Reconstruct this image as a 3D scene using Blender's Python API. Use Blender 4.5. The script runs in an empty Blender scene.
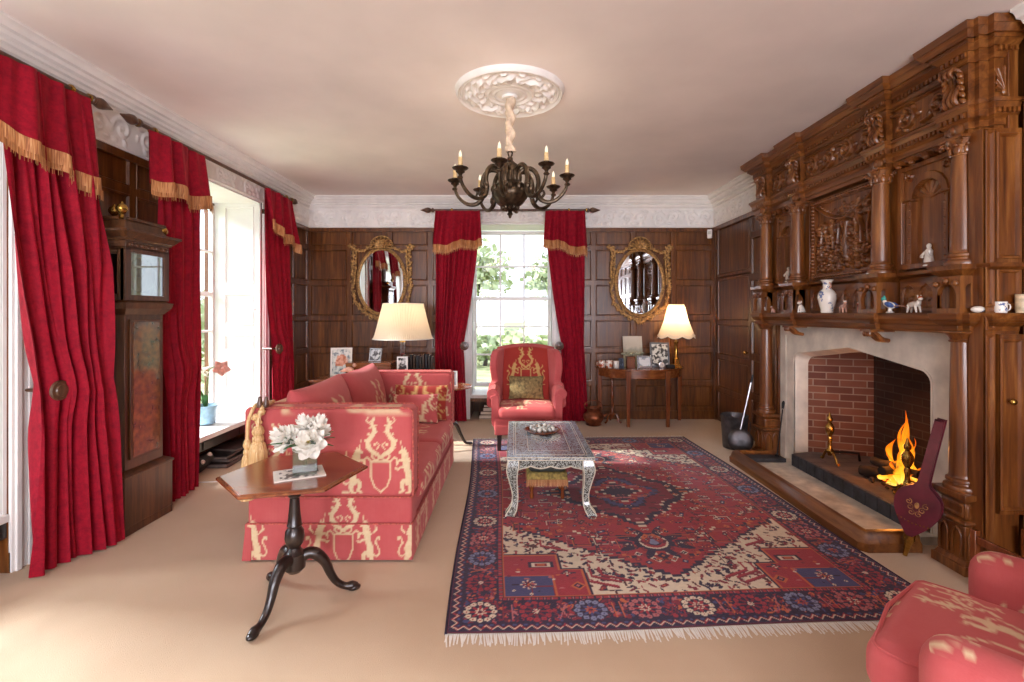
import bpy, math, random
import numpy as np
from mathutils import Matrix, Vector, Euler
random.seed(7); RNG = np.random.default_rng(11)
SC = bpy.context.scene
COL = SC.collection
PI = math.pi
R = math.radians

def lin(h):
    if isinstance(h, str):
        h = h.lstrip('#'); c = [int(h[i:i+2], 16)/255 for i in (0, 2, 4)]
    else:
        c = list(h)
    return [x/12.92 if x <= .04045 else ((x+.055)/1.055)**2.4 for x in c]

# ---------------------------------------------------------------- materials
class NT:
    def __init__(s, name):
        s.m = bpy.data.materials.new(name); s.m.use_nodes = True
        s.t = s.m.node_tree; s.t.nodes.clear()
        s.out = s.n('ShaderNodeOutputMaterial')
    def n(s, typ, **kw):
        nd = s.t.nodes.new(typ)
        for k, v in kw.items():
            if hasattr(nd, k): setattr(nd, k, v)
            else: nd.inputs[k.replace('_', ' ')].default_value = v
        return nd
    def l(s, a, b): s.t.links.new(a, b)
    def coords(s, kind='Object', scale=(1, 1, 1)):
        tc = s.n('ShaderNodeTexCoord'); mp = s.n('ShaderNodeMapping')
        s.l(tc.outputs[kind], mp.inputs['Vector']); mp.inputs['Scale'].default_value = scale
        return mp.outputs['Vector']
    def noise(s, vec, scale=5, detail=4, rough=.5, dist=0):
        nd = s.n('ShaderNodeTexNoise'); nd.inputs['Scale'].default_value = scale
        nd.inputs['Detail'].default_value = detail; nd.inputs['Roughness'].default_value = rough
        nd.inputs['Distortion'].default_value = dist
        s.l(vec, nd.inputs['Vector']); return nd.outputs['Fac']
    def ramp(s, fac, stops):
        nd = s.n('ShaderNodeValToRGB'); cr = nd.color_ramp
        while len(cr.elements) < len(stops): cr.elements.new(.5)
        for e, (p, c) in zip(cr.elements, stops):
            e.position = p; e.color = (*lin(c), 1) if not isinstance(c, float) else (c, c, c, 1)
        s.l(fac, nd.inputs['Fac']); return nd.outputs['Color']
    def mix(s, fac, a, b, mode='MIX'):
        nd = s.n('ShaderNodeMix'); nd.data_type = 'RGBA'; nd.blend_type = mode
        for sock, val in ((nd.inputs[0], fac), (nd.inputs[6], a), (nd.inputs[7], b)):
            if hasattr(val, 'is_output') or isinstance(val, bpy.types.NodeSocket): s.l(val, sock)
            elif isinstance(val, (int, float)) and sock == nd.inputs[0]: sock.default_value = val
            else: sock.default_value = (*lin(val), 1)
        return nd.outputs[2]
    def math(s, op, a, b=None):
        nd = s.n('ShaderNodeMath'); nd.operation = op
        for i, v in enumerate((a, b)):
            if v is None: continue
            if isinstance(v, (int, float)): nd.inputs[i].default_value = v
            else: s.l(v, nd.inputs[i])
        return nd.outputs[0]
    def attr(s, name):
        nd = s.n('ShaderNodeAttribute'); nd.attribute_name = name; return nd
    def bsdf(s, color, rough=.5, metal=0, bump=None, bstr=.3, bdist=.01, **kw):
        b = s.n('ShaderNodeBsdfPrincipled')
        if isinstance(color, bpy.types.NodeSocket): s.l(color, b.inputs['Base Color'])
        else: b.inputs['Base Color'].default_value = (*lin(color), 1)
        if isinstance(rough, bpy.types.NodeSocket): s.l(rough, b.inputs['Roughness'])
        else: b.inputs['Roughness'].default_value = rough
        b.inputs['Metallic'].default_value = metal
        for k, v in kw.items():
            sk = b.inputs[k.replace('_', ' ')]
            sk.default_value = v
        if bump is not None:
            bp = s.n('ShaderNodeBump'); bp.inputs['Strength'].default_value = bstr; bp.inputs['Distance'].default_value = bdist
            s.l(bump, bp.inputs['Height']); s.l(bp.outputs[0], b.inputs['Normal'])
        s.l(b.outputs[0], s.out.inputs[0]); s.b = b
        return s.m

def plain(name, c, rough=.5, metal=0, var=.12, scale=12, bstr=0., **kw):
    t = NT(name); v = t.coords('Object'); f = t.noise(v, scale, 4)
    cc = lin(c)
    def sh(k): return [min(1, max(0, x*k)) for x in ([int(c.lstrip('#')[i:i+2], 16)/255 for i in (0, 2, 4)])]
    col = t.ramp(f, [(.3, sh(1-var)), (.7, sh(1+var*.6))])
    return t.bsdf(col, rough, metal, f if bstr else None, bstr, .004, **kw)

def wood(name, dark, mid, light, rough=.35, sc=1.0, axis='z', bstr=.08, coat=.15, spec=.5):
    t = NT(name); s = {'z': (16, 16, 1.3), 'x': (1.3, 16, 16), 'y': (16, 1.3, 16)}[axis]
    v = t.coords('Object', tuple(x*sc for x in s))
    f = t.noise(v, 1.6, 6, .6, .6)
    v2 = t.coords('Object', (1, 1, 1)); g = t.noise(v2, 2.2, 3)
    c = t.ramp(f, [(.28, dark), (.5, mid), (.74, light)])
    c2 = t.mix(t.math('MULTIPLY', g, .55), c, dark)
    return t.bsdf(c2, rough, 0, f, bstr, .004, Coat_Weight=coat, Coat_Roughness=.25, Specular_IOR_Level=spec)

# ---------------------------------------------------------------- mesh building
def rotz(a): return Matrix.Rotation(a, 4, 'Z')
def TM(loc=(0, 0, 0), rz=0, rx=0, ry=0, sc=1):
    return Matrix.Translation(loc) @ Euler((rx, ry, rz)).to_matrix().to_4x4() @ Matrix.Scale(sc, 4)

class MB:
    def __init__(s): s.v = []; s.f = []; s.nv = 0; s.at = {}
    def add(s, verts, faces, M=None, **attrs):
        V = np.asarray(verts, float).reshape(-1, 3)
        if M is not None:
            A = np.array(M); V = V @ A[:3, :3].T + A[:3, 3]
        for k in set(list(s.at) + list(attrs)):
            if k not in s.at: s.at[k] = [np.zeros(s.nv)] if s.nv else []
            a = attrs.get(k); s.at[k].append(np.zeros(len(V)) if a is None else np.asarray(a, float).ravel())
        s.v.append(V); o = s.nv
        s.f.extend([tuple(i+o for i in f) for f in faces]); s.nv += len(V)
        return s
    def box(s, x0, x1, y0, y1, z0, z1, M=None):
        v = [(x, y, z) for z in (z0, z1) for y in (y0, y1) for x in (x0, x1)]
        f = [(0, 2, 3, 1), (4, 5, 7, 6), (0, 1, 5, 4), (2, 6, 7, 3), (0, 4, 6, 2), (1, 3, 7, 5)]
        return s.add(v, f, M)
    def cbox(s, c, d, rz=0, rx=0, ry=0, M=None):
        m = TM(c, rz, rx, ry)
        if M is not None: m = M @ m
        return s.box(-d[0]/2, d[0]/2, -d[1]/2, d[1]/2, -d[2]/2, d[2]/2, m)
    def prism(s, poly, z0, z1, M=None):
        n = len(poly)
        v = [(x, y, z0) for x, y in poly] + [(x, y, z1) for x, y in poly]
        f = [tuple(range(n-1, -1, -1)), tuple(range(n, 2*n))] + [(i, (i+1) % n, n+(i+1) % n, n+i) for i in range(n)]
        return s.add(v, f, M)
    def frustum(s, r0, z0, r1, z1, M=None):   # rects (x0,x1,y0,y1)
        v = [(r0[0], r0[2], z0), (r0[1], r0[2], z0), (r0[1], r0[3], z0), (r0[0], r0[3], z0),
             (r1[0], r1[2], z1), (r1[1], r1[2], z1), (r1[1], r1[3], z1), (r1[0], r1[3], z1)]
        f = [(3, 2, 1, 0), (4, 5, 6, 7)] + [(i, (i+1) % 4, 4+(i+1) % 4, 4+i) for i in range(4)]
        return s.add(v, f, M)
    def lathe(s, prof, seg=24, M=None, wob=None):
        n = len(prof); a = np.arange(seg)*2*PI/seg
        V = []
        for j, (r, z) in enumerate(prof):
            rr = np.full(seg, max(r, 1e-5))
            if wob: rr = rr*(1+wob(a, j/(n-1)))
            V.append(np.stack([rr*np.cos(a), rr*np.sin(a), np.full(seg, z)], 1))
        V = np.concatenate(V)
        F = [(j*seg+i, j*seg+(i+1) % seg, (j+1)*seg+(i+1) % seg, (j+1)*seg+i) for j in range(n-1) for i in range(seg)]
        F += [tuple(range(seg-1, -1, -1)), tuple((n-1)*seg+i for i in range(seg))]
        return s.add(V, F, M)
    def tube(s, pts, rad, seg=10, M=None, closed=False, flat=1.0, smooth=0):
        P = [Vector(p) for p in pts]; rad = list(rad) if hasattr(rad, '__len__') else [rad]*len(P)
        if smooth:
            P, rad = catmull(P, rad, smooth, closed)
        n = len(P); V = []; up = None
        for i in range(n):
            a = P[(i-1) % n] if (closed or i > 0) else P[i]; b = P[(i+1) % n] if (closed or i < n-1) else P[i]
            t = (b-a)
            if t.length < 1e-9: t = Vector((0, 0, 1))
            t.normalize()
            if up is None:
                up = Vector((0, 0, 1)) if abs(t.z) < .9 else Vector((1, 0, 0))
            u = (up - t*up.dot(t))
            if u.length < 1e-6: u = t.orthogonal()
            u.normalize(); up = u; w = t.cross(u)
            for k in range(seg):
                an = 2*PI*k/seg
                V.append(P[i] + (u*math.cos(an)*flat + w*math.sin(an))*rad[i])
        F = []
        for i in range(n if closed else n-1):
            for k in range(seg):
                F.append((i*seg+k, i*seg+(k+1) % seg, ((i+1) % n)*seg+(k+1) % seg, ((i+1) % n)*seg+k))
        if not closed: F += [tuple(range(seg-1, -1, -1)), tuple((n-1)*seg+k for k in range(seg))]
        return s.add([tuple(x) for x in V], F, M)
    def ell(s, c, r, M=None, seg=14, rings=9, rz=0, rx=0, ry=0):
        if not hasattr(r, '__len__'): r = (r, r, r)
        prof = [(math.sin(PI*j/rings), -math.cos(PI*j/rings)) for j in range(rings+1)]
        m = TM(c, rz, rx, ry) @ Matrix.Diagonal((*r, 1))
        if M is not None: m = M @ m
        return s.lathe(prof, seg, m)
    def grid(s, P, M=None, wrap=False, flip=False, **attrs):
        P = np.asarray(P, float); nu, nv = P.shape[:2]
        idx = np.arange(nu*nv).reshape(nu, nv); F = []
        if wrap: idx = np.vstack([idx, idx[:1]])
        a = idx[:-1, :-1].ravel(); b = idx[1:, :-1].ravel(); c = idx[1:, 1:].ravel(); d = idx[:-1, 1:].ravel()
        q = np.stack([a, b, c, d], 1) if not flip else np.stack([d, c, b, a], 1)
        return s.add(P.reshape(-1, 3), q.tolist(), M, **attrs)
    def rbox(s, lo, hi, r=.03, res=.02, M=None, pat=None, crown=(0, 0, 0), sag=None):
        lo = np.array(lo, float); hi = np.array(hi, float); c = (lo+hi)/2; h = (hi-lo)/2
        r = min(r, *(h*.999))
        for ax in range(3):
            u, w = [a for a in range(3) if a != ax]
            def axis_pts(k):
                L = 2*h[k]; inner = max(2, int(math.ceil((L-2*r)/res))+1)
                e = np.sin(np.linspace(0, PI/2, 4))*0
                a_ = -h[k] + r*(1-np.cos(np.linspace(0, PI/2, 4)))[:-1]
                a_ = -h[k] + np.array([0, .3, .65])*r
                m_ = np.linspace(-h[k]+r, h[k]-r, inner)
                return np.concatenate([a_, m_, -a_[::-1]])
            U = axis_pts(u); W = axis_pts(w)
            gu, gw = np.meshgrid(U, W, indexing='ij')
            for sg in (-1, 1):
                P = np.zeros(gu.shape+(3,)); P[..., u] = gu; P[..., w] = gw; P[..., ax] = sg*h[ax]
                C = np.clip(P, -(h-r), h-r); D = P-C; L = np.linalg.norm(D, axis=-1, keepdims=True); L[L == 0] = 1
                Q = C + D/L*r
                if crown[ax]:
                    b = (1-(gu/h[u])**2)*(1-(gw/h[w])**2)
                    Q[..., ax] += sg*crown[ax]*np.clip(b, 0, 1)
                if sag is not None: Q = sag(Q, h)
                Q = Q + c
                at = {}
                if pat is not None: at['pat'] = pat(Q, ax, sg)
                fl = (sg > 0) != (ax != 1)
                s.grid(Q, M, flip=fl, **at)
        return s
    def build(s, name, mat, parent=None, bevel=0, angle=38, loc=None, rot=None, sub=0, merge=False, color=None, smooth=True, bseg=2):
        me = bpy.data.meshes.new(name)
        V = np.concatenate(s.v) if s.v else np.zeros((0, 3))
        me.from_pydata(V.tolist(), [], s.f); 
        for k, a in s.at.items():
            A = me.attributes.new(k, 'FLOAT', 'POINT'); A.data.foreach_set('value', np.concatenate(a).astype(np.float32))
        if color is not None:
            A = me.attributes.new('col', 'FLOAT_COLOR', 'POINT')
            c4 = np.ones((len(V), 4), np.float32); c4[:, :3] = color; A.data.foreach_set('color', c4.ravel())
        if merge:
            import bmesh
            bm = bmesh.new(); bm.from_mesh(me); bmesh.ops.remove_doubles(bm, verts=bm.verts, dist=1e-4); bm.to_mesh(me); bm.free()
        mats = mat if isinstance(mat, (list, tuple)) else [mat]
        for m in mats: me.materials.append(m)
        if smooth:
            me.polygons.foreach_set('use_smooth', [True]*len(me.polygons))
            me.set_sharp_from_angle(angle=R(angle))
        me.update()
        o = bpy.data.objects.new(name, me); COL.objects.link(o)
        if parent is not None: o.parent = parent
        if loc is not None: o.location = loc
        if rot is not None: o.rotation_euler = rot
        if bevel:
            b = o.modifiers.new('bevel', 'BEVEL'); b.width = bevel; b.segments = bseg; b.limit_method = 'ANGLE'; b.angle_limit = R(40)
            b.harden_normals = False
        if sub:
            m = o.modifiers.new('sub', 'SUBSURF'); m.levels = sub; m.render_levels = sub
        return o

def catmull(P, rad, k, closed=False):
    n = len(P); out = []; ro = []
    rng = range(n if closed else n-1)
    for i in rng:
        p0 = P[(i-1) % n] if (closed or i > 0) else P[i]*2-P[i+1]; p1 = P[i]; p2 = P[(i+1) % n]
        p3 = P[(i+2) % n] if (closed or i < n-2) else p2*2-p1
        for j in range(k):
            t = j/k; t2 = t*t; t3 = t2*t
            out.append(.5*((2*p1)+(p2-p0)*t+(2*p0-5*p1+4*p2-p3)*t2+(3*p1-p0-3*p2+p3)*t3))
            ro.append(rad[i]*(1-t)+rad[(i+1) % n]*t)
    if not closed: out.append(P[-1]); ro.append(rad[-1])
    return out, ro

def thing(name, label, cat, loc=(0, 0, 0), rz=0, group=None, rx=0, ry=0):
    o = bpy.data.objects.new(name, None); COL.objects.link(o); o.empty_display_size = .1
    o.location = loc; o.rotation_euler = (rx, ry, rz); tag(o, label, cat, group); return o
def tag(o, label, cat, group=None, kind=None):
    o['label'] = label; o['category'] = cat
    if group: o['group'] = group
    if kind: o['kind'] = kind
    return o
def struct(o):
    o['kind'] = 'structure'; return o
def dup(root, loc, rz=None, label=None):
    def rec(o, p):
        c = o.copy(); COL.objects.link(c)
        if p is not None: c.parent = p
        for ch in [k for k in bpy.data.objects if k.parent == o]: rec(ch, c)
        return c
    r = rec(root, None); r.location = loc
    if rz is not None: r.rotation_euler = (r.rotation_euler[0], r.rotation_euler[1], rz)
    if label: r['label'] = label
    return r

# ---------------------------------------------------------------- drawing on small canvases (patterns and carving)
class Canvas:
    def __init__(s, w, h, n):       # world size w x h, n samples along w
        s.w, s.h = w, h; s.nx = n; s.ny = max(2, int(round(n*h/w)))
        s.X, s.Y = np.meshgrid(np.linspace(0, w, s.nx), np.linspace(0, h, s.ny), indexing='ij')
        s.A = np.zeros_like(s.X)
    def segd(s, p, q):
        px, py = p; qx, qy = q; dx, dy = qx-px, qy-py; L = dx*dx+dy*dy+1e-12
        t = np.clip(((s.X-px)*dx+(s.Y-py)*dy)/L, 0, 1)
        return np.hypot(s.X-px-t*dx, s.Y-py-t*dy), t
    def stroke(s, pts, r, val=1, soft=None, dome=False, mode='max'):
        rr = list(r) if hasattr(r, '__len__') else [r]*len(pts)
        for i in range(len(pts)-1):
            d, t = s.segd(pts[i], pts[i+1]); rad = rr[i]*(1-t)+rr[i+1]*t
            s._put(d, rad, val, soft, dome, mode)
        return s
    def _put(s, d, rad, val, soft, dome, mode='max'):
        if dome: m = np.sqrt(np.clip(1-(d/np.maximum(rad, 1e-6))**2, 0, 1))
        else:
            sf = soft if soft else s.w/s.nx*1.2
            m = np.clip((rad-d)/sf+.5, 0, 1)
        if mode == 'max': s.A = np.maximum(s.A, m*val)
        else: s.A = s.A*(1-m)+val*m
    def disc(s, c, r, val=1, soft=None, dome=False, mode='max', sx=1, rot=0):
        x = s.X-c[0]; y = s.Y-c[1]; ca, sa = math.cos(rot), math.sin(rot)
        s._put(np.hypot((x*ca+y*sa)/sx, -x*sa+y*ca), np.full_like(s.X, r), val, soft, dome, mode); return s
    def poly(s, pts, val=1, mode='set'):
        ins = np.zeros(s.X.shape, bool); n = len(pts)
        for i in range(n):
            x1, y1 = pts[i]; x2, y2 = pts[(i+1) % n]
            if y1 == y2: continue
            c = ((y1 > s.Y) != (y2 > s.Y)) & (s.X < (x2-x1)*(s.Y-y1)/(y2-y1)+x1)
            ins ^= c
        if mode == 'set': s.A[ins] = val
        elif mode == 'max': s.A[ins] = np.maximum(s.A[ins], val)
        return s
    def sample(s, x, y):
        fx = np.clip(x/s.w*(s.nx-1), 0, s.nx-1.001); fy = np.clip(y/s.h*(s.ny-1), 0, s.ny-1.001)
        i = fx.astype(int); j = fy.astype(int); a = fx-i; b = fy-j
        v = s.A[i, j]*(1-a)*(1-b)+s.A[i+1, j]*a*(1-b)+s.A[i, j+1]*(1-a)*b+s.A[i+1, j+1]*a*b
        return np.where((x < 0) | (x > s.w) | (y < 0) | (y > s.h), 0, v)

def vnoise(X, Y, sc, seed=0, oct=3):
    out = np.zeros_like(X); amp = 1; tot = 0
    for o in range(oct):
        g = np.random.default_rng(seed+o).random((64, 64))
        x = X*sc*2**o+17.3; y = Y*sc*2**o+9.1
        i = np.floor(x).astype(int); j = np.floor(y).astype(int); a = x-i; b = y-j
        a = a*a*(3-2*a); b = b*b*(3-2*b)
        v = g[i % 64, j % 64]*(1-a)*(1-b)+g[(i+1) % 64, j % 64]*a*(1-b)+g[i % 64, (j+1) % 64]*(1-a)*b+g[(i+1) % 64, (j+1) % 64]*a*b
        out += v*amp; tot += amp; amp *= .5
    return out/tot

def spiral(c, r0, turns, n=22, a0=0, sgn=1, r1=0.0):
    return [(c[0]+(r0+(r1-r0)*t)*math.cos(a0+sgn*turns*2*PI*t), c[1]+(r0+(r1-r0)*t)*math.sin(a0+sgn*turns*2*PI*t)) for t in np.linspace(0, 1, n)]

def relief(mb, cv, amp, M):
    """carved surface: x along canvas w, y along canvas h, relief towards +z"""
    P = np.stack([cv.X, cv.Y, cv.A*amp], -1)
    mb.grid(P, M)
    # closed rim
    w, h = cv.w, cv.h
    mb.box(0, w, 0, h, -.012, -.001, M)
    return mb
# ---------------------------------------------------------------- palette
M = {}
M['oak'] = wood('oak_panel', '#3a1c0a', '#6d3f18', '#98602b', .32, 1, 'z', .06, .3)
M['oak_red'] = wood('oak_carved', '#46220c', '#7e481c', '#ab7036', .32, 1, 'z', .08, .4)
M['oak_h'] = wood('oak_carved_h', '#46220c', '#7e481c', '#ab7036', .32, 1, 'y', .08, .4)
M['mahog'] = wood('mahogany', '#572a12', '#884a23', '#ad703e', .2, 1, 'x', .03, .6)
M['mahogz'] = wood('mahogany_z', '#552610', '#80421f', '#a0602f', .24, 1, 'z', .03, .5)
M['walnut'] = wood('walnut_clock', '#331a0c', '#5a351b', '#7a4e2b', .38, 1, 'z', .03, .12)
M['burr'] = plain('burr_walnut', '#6d4423', .2, 0, .45, 26, .05, Coat_Weight=.5)
M['dkwood'] = wood('dark_wood', '#120b09', '#221613', '#3a2a22', .28, 1, 'z', .05, .4)
M['kerb'] = wood('kerb_oak', '#4a260f', '#7a4a22', '#9a6534', .3, 1, 'y', .05, .3)
M['white'] = plain('white_paint', '#efeeec', .4, 0, .02, 6)
M['plaster'] = plain('plaster_white', '#eceae8', .6, 0, .03, 8)
M['ceil'] = plain('ceiling_paint', '#f2e9e6', .75, 0, .035, 1.6)
M['gold'] = plain('gilt', '#ab8350', .48, .55, .35, 40, .1)
M['brass'] = plain('brass', '#b08a45', .25, .95, .15, 30)
M['bronze'] = plain('dark_bronze', '#4d4032', .38, .8, .4, 30, .1)
M['iron'] = plain('black_iron', '#17171a', .5, .5, .3, 30)
M['steel'] = plain('steel', '#a9a9ac', .3, .9, .15, 30)
M['porcelain'] = plain('porcelain', '#ece7de', .15, 0, .04, 20, Coat_Weight=.4)
M['porc_blue'] = plain('porcelain_blue', '#4a68a8', .15, 0, .3, 40)
M['porc_pink'] = plain('porcelain_pink', '#d8a48e', .25, 0, .2, 30)
M['porc_teal'] = plain('porcelain_teal', '#3d9a8e', .25, 0, .3, 30)
M['porc_rust'] = plain('porcelain_rust', '#b5603a', .25, 0, .3, 30)
M['black'] = plain('black_matte', '#121110', .6, 0, .2, 20)
M['paper'] = plain('paper', '#e9e4da', .7, 0, .03, 30)
M['mirror'] = plain('mirror_glass', '#e8eaec', .02, 1, 0, 1)
M['cream_wax'] = plain('candle_wax', '#d9bd8a', .5, 0, .12, 30)
M['stone'] = plain('limestone', '#e0d8c9', .8, 0, .12, 6, .15)
M['tassel'] = None

def mk_carpet():
    t = NT('carpet'); v = t.coords('Object'); f = t.noise(v, 240, 3, .7); g = t.noise(v, 3.2, 5, .6)
    c = t.mix(g, '#c4a888', '#d5bb9d'); c2 = t.mix(t.math('MULTIPLY', f, .35), c, '#ab8d6e')
    return t.bsdf(c2, .95, 0, f, .5, .006, Sheen_Weight=.25, Specular_IOR_Level=.1)
M['carpet'] = mk_carpet()
def mk_velvet(name, c1, c2):
    t = NT(name); v = t.coords('Object', (1, 1, 1)); f = t.noise(v, 22, 8, .8); g = t.noise(v, 130, 2)
    c = t.ramp(f, [(.28, c1), (.72, c2)])
    m = t.bsdf(c, .75, 0, g, .12, .003, Sheen_Weight=.4, Sheen_Roughness=.35, Specular_IOR_Level=.2)
    t.b.inputs['Sheen Tint'].default_value = (*lin('#ff6a78'), 1); return m
M['velvet'] = mk_velvet('red_velvet', '#68021a', '#a80f29')
def mk_fringe():
    t = NT('fringe'); v = t.coords('Object', (220, 220, 6)); f = t.noise(v, 1, 2)
    c = t.ramp(f, [(.3, '#7d4422'), (.5, '#b87a48'), (.7, '#d6a674')]); return t.bsdf(c, .6, 0, f, .5, .004)
M['fringe'] = mk_fringe()
def mk_tassel():
    t = NT('tassel_silk'); v = t.coords('Object', (200, 200, 4)); f = t.noise(v, 1, 2)
    c = t.ramp(f, [(.3, '#b08350'), (.5, '#d0aa72'), (.7, '#e4cca0')]); return t.bsdf(c, .45, 0, f, .5, .004)
M['tassel'] = mk_tassel()
def mk_fabric(name, base1, base2, gold1, gold2):
    t = NT(name); v = t.coords('Object'); f = t.noise(v, 7, 5, .6); w = t.noise(t.coords('Object', (1, 1, 1)), 190, 2)
    st = t.noise(t.coords('Object', (160, 160, 3)), 1, 2)
    red = t.mix(f, base1, base2); red = t.mix(t.math('MULTIPLY', st, .35), red, base1)
    gd = t.mix(t.noise(v, 45, 3), gold1, gold2)
    a = t.attr('pat').outputs['Fac']
    c = t.mix(a, red, gd)
    m = t.bsdf(c, .8, 0, t.math('ADD', w, t.math('MULTIPLY', a, .6)), .18, .003, Sheen_Weight=.35, Specular_IOR_Level=.2)
    t.b.inputs['Sheen Tint'].default_value = (*lin('#ffb0a8'), 1); return m
M['fab'] = mk_fabric('damask_red', '#ae4649', '#c46866', '#cbb48c', '#dccaa6')
M['fab_tap'] = mk_fabric('tapestry_red', '#8f2a24', '#a0382e', '#b08a50', '#c8a66c')
def mk_glass(name, tint='#ffffff', gl=.08):
    t = NT(name); tr = t.n('ShaderNodeBsdfTransparent'); tr.inputs[0].default_value = (*lin(tint), 1)
    g = t.n('ShaderNodeBsdfGlossy'); g.inputs['Roughness'].default_value = .02
    mx = t.n('ShaderNodeMixShader'); mx.inputs[0].default_value = gl
    t.l(tr.outputs[0], mx.inputs[1]); t.l(g.outputs[0], mx.inputs[2]); t.l(mx.outputs[0], t.out.inputs[0]); return t.m
M['glass'] = mk_glass('window_glass', '#fbfdfd', .04)
M['vase_glass'] = mk_glass('vase_glass', '#dfe9e4', .16)
def mk_emit(name, c, s):
    t = NT(name); e = t.n('ShaderNodeEmission'); e.inputs[0].default_value = (*lin(c), 1); e.inputs[1].default_value = s
    t.l(e.outputs[0], t.out.inputs[0]); return t.m
M['bulb'] = mk_emit('bulb_glow', '#ffeccc', .75)  # weak glow added to the chandelier's unlit bulbs
M['bulb_s'] = mk_emit('lamp_bulb_glow', '#ffe6c0', 3.0)
M['dkbook'] = plain('dark_book', '#26211f', .5, 0, .3, 20)
M['lampglass'] = mk_glass('lamp_glass', '#dcd8da', .25)
def mk_shade(name, c, tr=.5):
    t = NT(name); d = t.n('ShaderNodeBsdfDiffuse'); d.inputs[0].default_value = (*lin(c), 1)
    q = t.n('ShaderNodeBsdfTranslucent'); q.inputs[0].default_value = (*lin(c), 1)
    mx = t.n('ShaderNodeMixShader'); mx.inputs[0].default_value = tr
    t.l(d.outputs[0], mx.inputs[1]); t.l(q.outputs[0], mx.inputs[2]); t.l(mx.outputs[0], t.out.inputs[0]); return t.m
M['shade'] = mk_shade('lampshade_cream', '#f2e6d0', .45)
M['shade_p'] = mk_shade('lampshade_silk', '#f6e8d6', .5)
def mk_brick(name, soot):
    t = NT(name); tc = t.n('ShaderNodeTexCoord'); sx = t.n('ShaderNodeSeparateXYZ'); t.l(tc.outputs['Object'], sx.inputs[0])
    cb = t.n('ShaderNodeCombineXYZ'); t.l(sx.outputs[1 if soot else 0], cb.inputs[0]); t.l(sx.outputs[2], cb.inputs[1])
    b = t.n('ShaderNodeTexBrick'); t.l(cb.outputs[0], b.inputs['Vector'])
    b.inputs['Scale'].default_value = 1; b.inputs['Brick Width'].default_value = .19; b.inputs['Row Height'].default_value = .062
    b.inputs['Mortar Size'].default_value = .005; b.inputs['Mortar Smooth'].default_value = .2; b.inputs['Bias'].default_value = -.1
    for i, h in ((1, '#9c6650'), (2, '#6c4038'), (3, '#b39c8a')): b.inputs[i].default_value = (*lin(h), 1)
    n = t.noise(t.coords('Object'), 9, 5); c = t.mix(t.math('MULTIPLY', n, .45), b.outputs['Color'], '#4a302c')
    if soot:   # soot stain settled on the bricks of the fireback
        n2 = t.noise(t.coords('Object'), 3, 4); c = t.mix(t.ramp(n2, [(.3, .82), (.7, .97)]), c, '#1c1715')
    inv = t.math('SUBTRACT', 1, b.outputs['Fac']); return t.bsdf(c, .9, 0, t.math('ADD', inv, t.math('MULTIPLY', n, .3)), .6, .008)
M['brick'] = mk_brick('firebrick', False); M['brick_soot'] = mk_brick('firebrick_sooty', True)
def mk_hearthbrick():
    t = NT('hearth_brick'); v = t.coords('Object'); b = t.n('ShaderNodeTexBrick'); mp = t.coords('Object'); t.l(mp, b.inputs['Vector'])
    b.inputs['Scale'].default_value = 1; b.inputs['Brick Width'].default_value = .22; b.inputs['Row Height'].default_value = .11
    b.inputs['Mortar Size'].default_value = .005
    for i, h in ((1, '#6b5a56'), (2, '#4d4242'), (3, '#3a3434')): b.inputs[i].default_value = (*lin(h), 1)
    n = t.noise(v, 14, 5); c = t.mix(t.math('MULTIPLY', n, .5), b.outputs['Color'], '#8f8078'); return t.bsdf(c, .85, 0, n, .4, .008)
M['hearthbrick'] = mk_hearthbrick()
M['bluebrick'] = plain('blue_brick', '#34363c', .6, 0, .4, 18, .3)
M['slab'] = plain('hearth_slab', '#cbc5b8', .6, 0, .18, 9, .1)
M['leaf'] = plain('leaf_green', '#3f6a34', .5, 0, .4, 30)
M['petal'] = plain('petal_white', '#f2efe6', .6, 0, .05, 20)
M['lawn'] = plain('lawn_green', '#a2ab80', .9, 0, .25, 2)

# ---------------------------------------------------------------- room shell
XL, XR, YB, YR, H = -2.73, 2.63, 6.38, -4.2, 2.92
ZW = 2.52                                    # top of the panelling
W1 = (1.25, 2.60); W2 = (3.88, 5.21)         # windows in the left wall (along y)
WB = (-.59, .51)                             # window in the back wall (along x)
HEAD = 2.6; SILL = .32; TH = .5

struct(MB().box(XL-.7, XR+.9, YR-.3, YB+.6, -.1, 0).build('floor', M['carpet']))
struct(MB().box(XL-.7, XR+.9, YR-.3, YB+.6, H, H+.1).build('ceiling', M['ceil']))

def cells(mb, O, U, N, us, zs, stile=.034, rail=.034, dep=.014):
    """framed panels on a wall face: O origin, U along, N into the room"""
    O = np.array(O, float); U = np.array(U, float); N = np.array(N, float); Z = np.array((0, 0, 1.))
    for a, b in zip(us[:-1], us[1:]):
        for c, d in zip(zs[:-1], zs[1:]):
            lv = [(0, 0, 0), (stile-.008, rail-.008, 0), (stile-.004, rail-.004, .005), (stile+.004, rail+.004, .004), (stile+.013, rail+.013, -dep)]
            V = []
            for s_, r_, n_ in lv:
                s_ = min(s_, (b-a)/2-.002); r_ = min(r_, (d-c)/2-.002)
                for (uu, zz) in ((a+s_, c+r_), (b-s_, c+r_), (b-s_, d-r_), (a+s_, d-r_)):
                    V.append(O+U*uu+Z*zz+N*n_)
            F = []
            for k in range(len(lv)-1):
                for i in range(4):
                    F.append((k*4+i, k*4+(i+1) % 4, (k+1)*4+(i+1) % 4, (k+1)*4+i))
            F.append(tuple((len(lv)-1)*4+i for i in range(4)))
            if np.dot(np.cross(U, Z), N) < 0: F = [f[::-1] for f in F]
            mb.add(V, F)

ZS = [.0, .13, .475, .91, 1.334, 1.80, 2.265, ZW]
def usplit(a, b, w=.45):
    n = max(1, int(round((b-a)/w))); return list(np.linspace(a, b, n+1))
PD = .03      # thickness of the panelling
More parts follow.
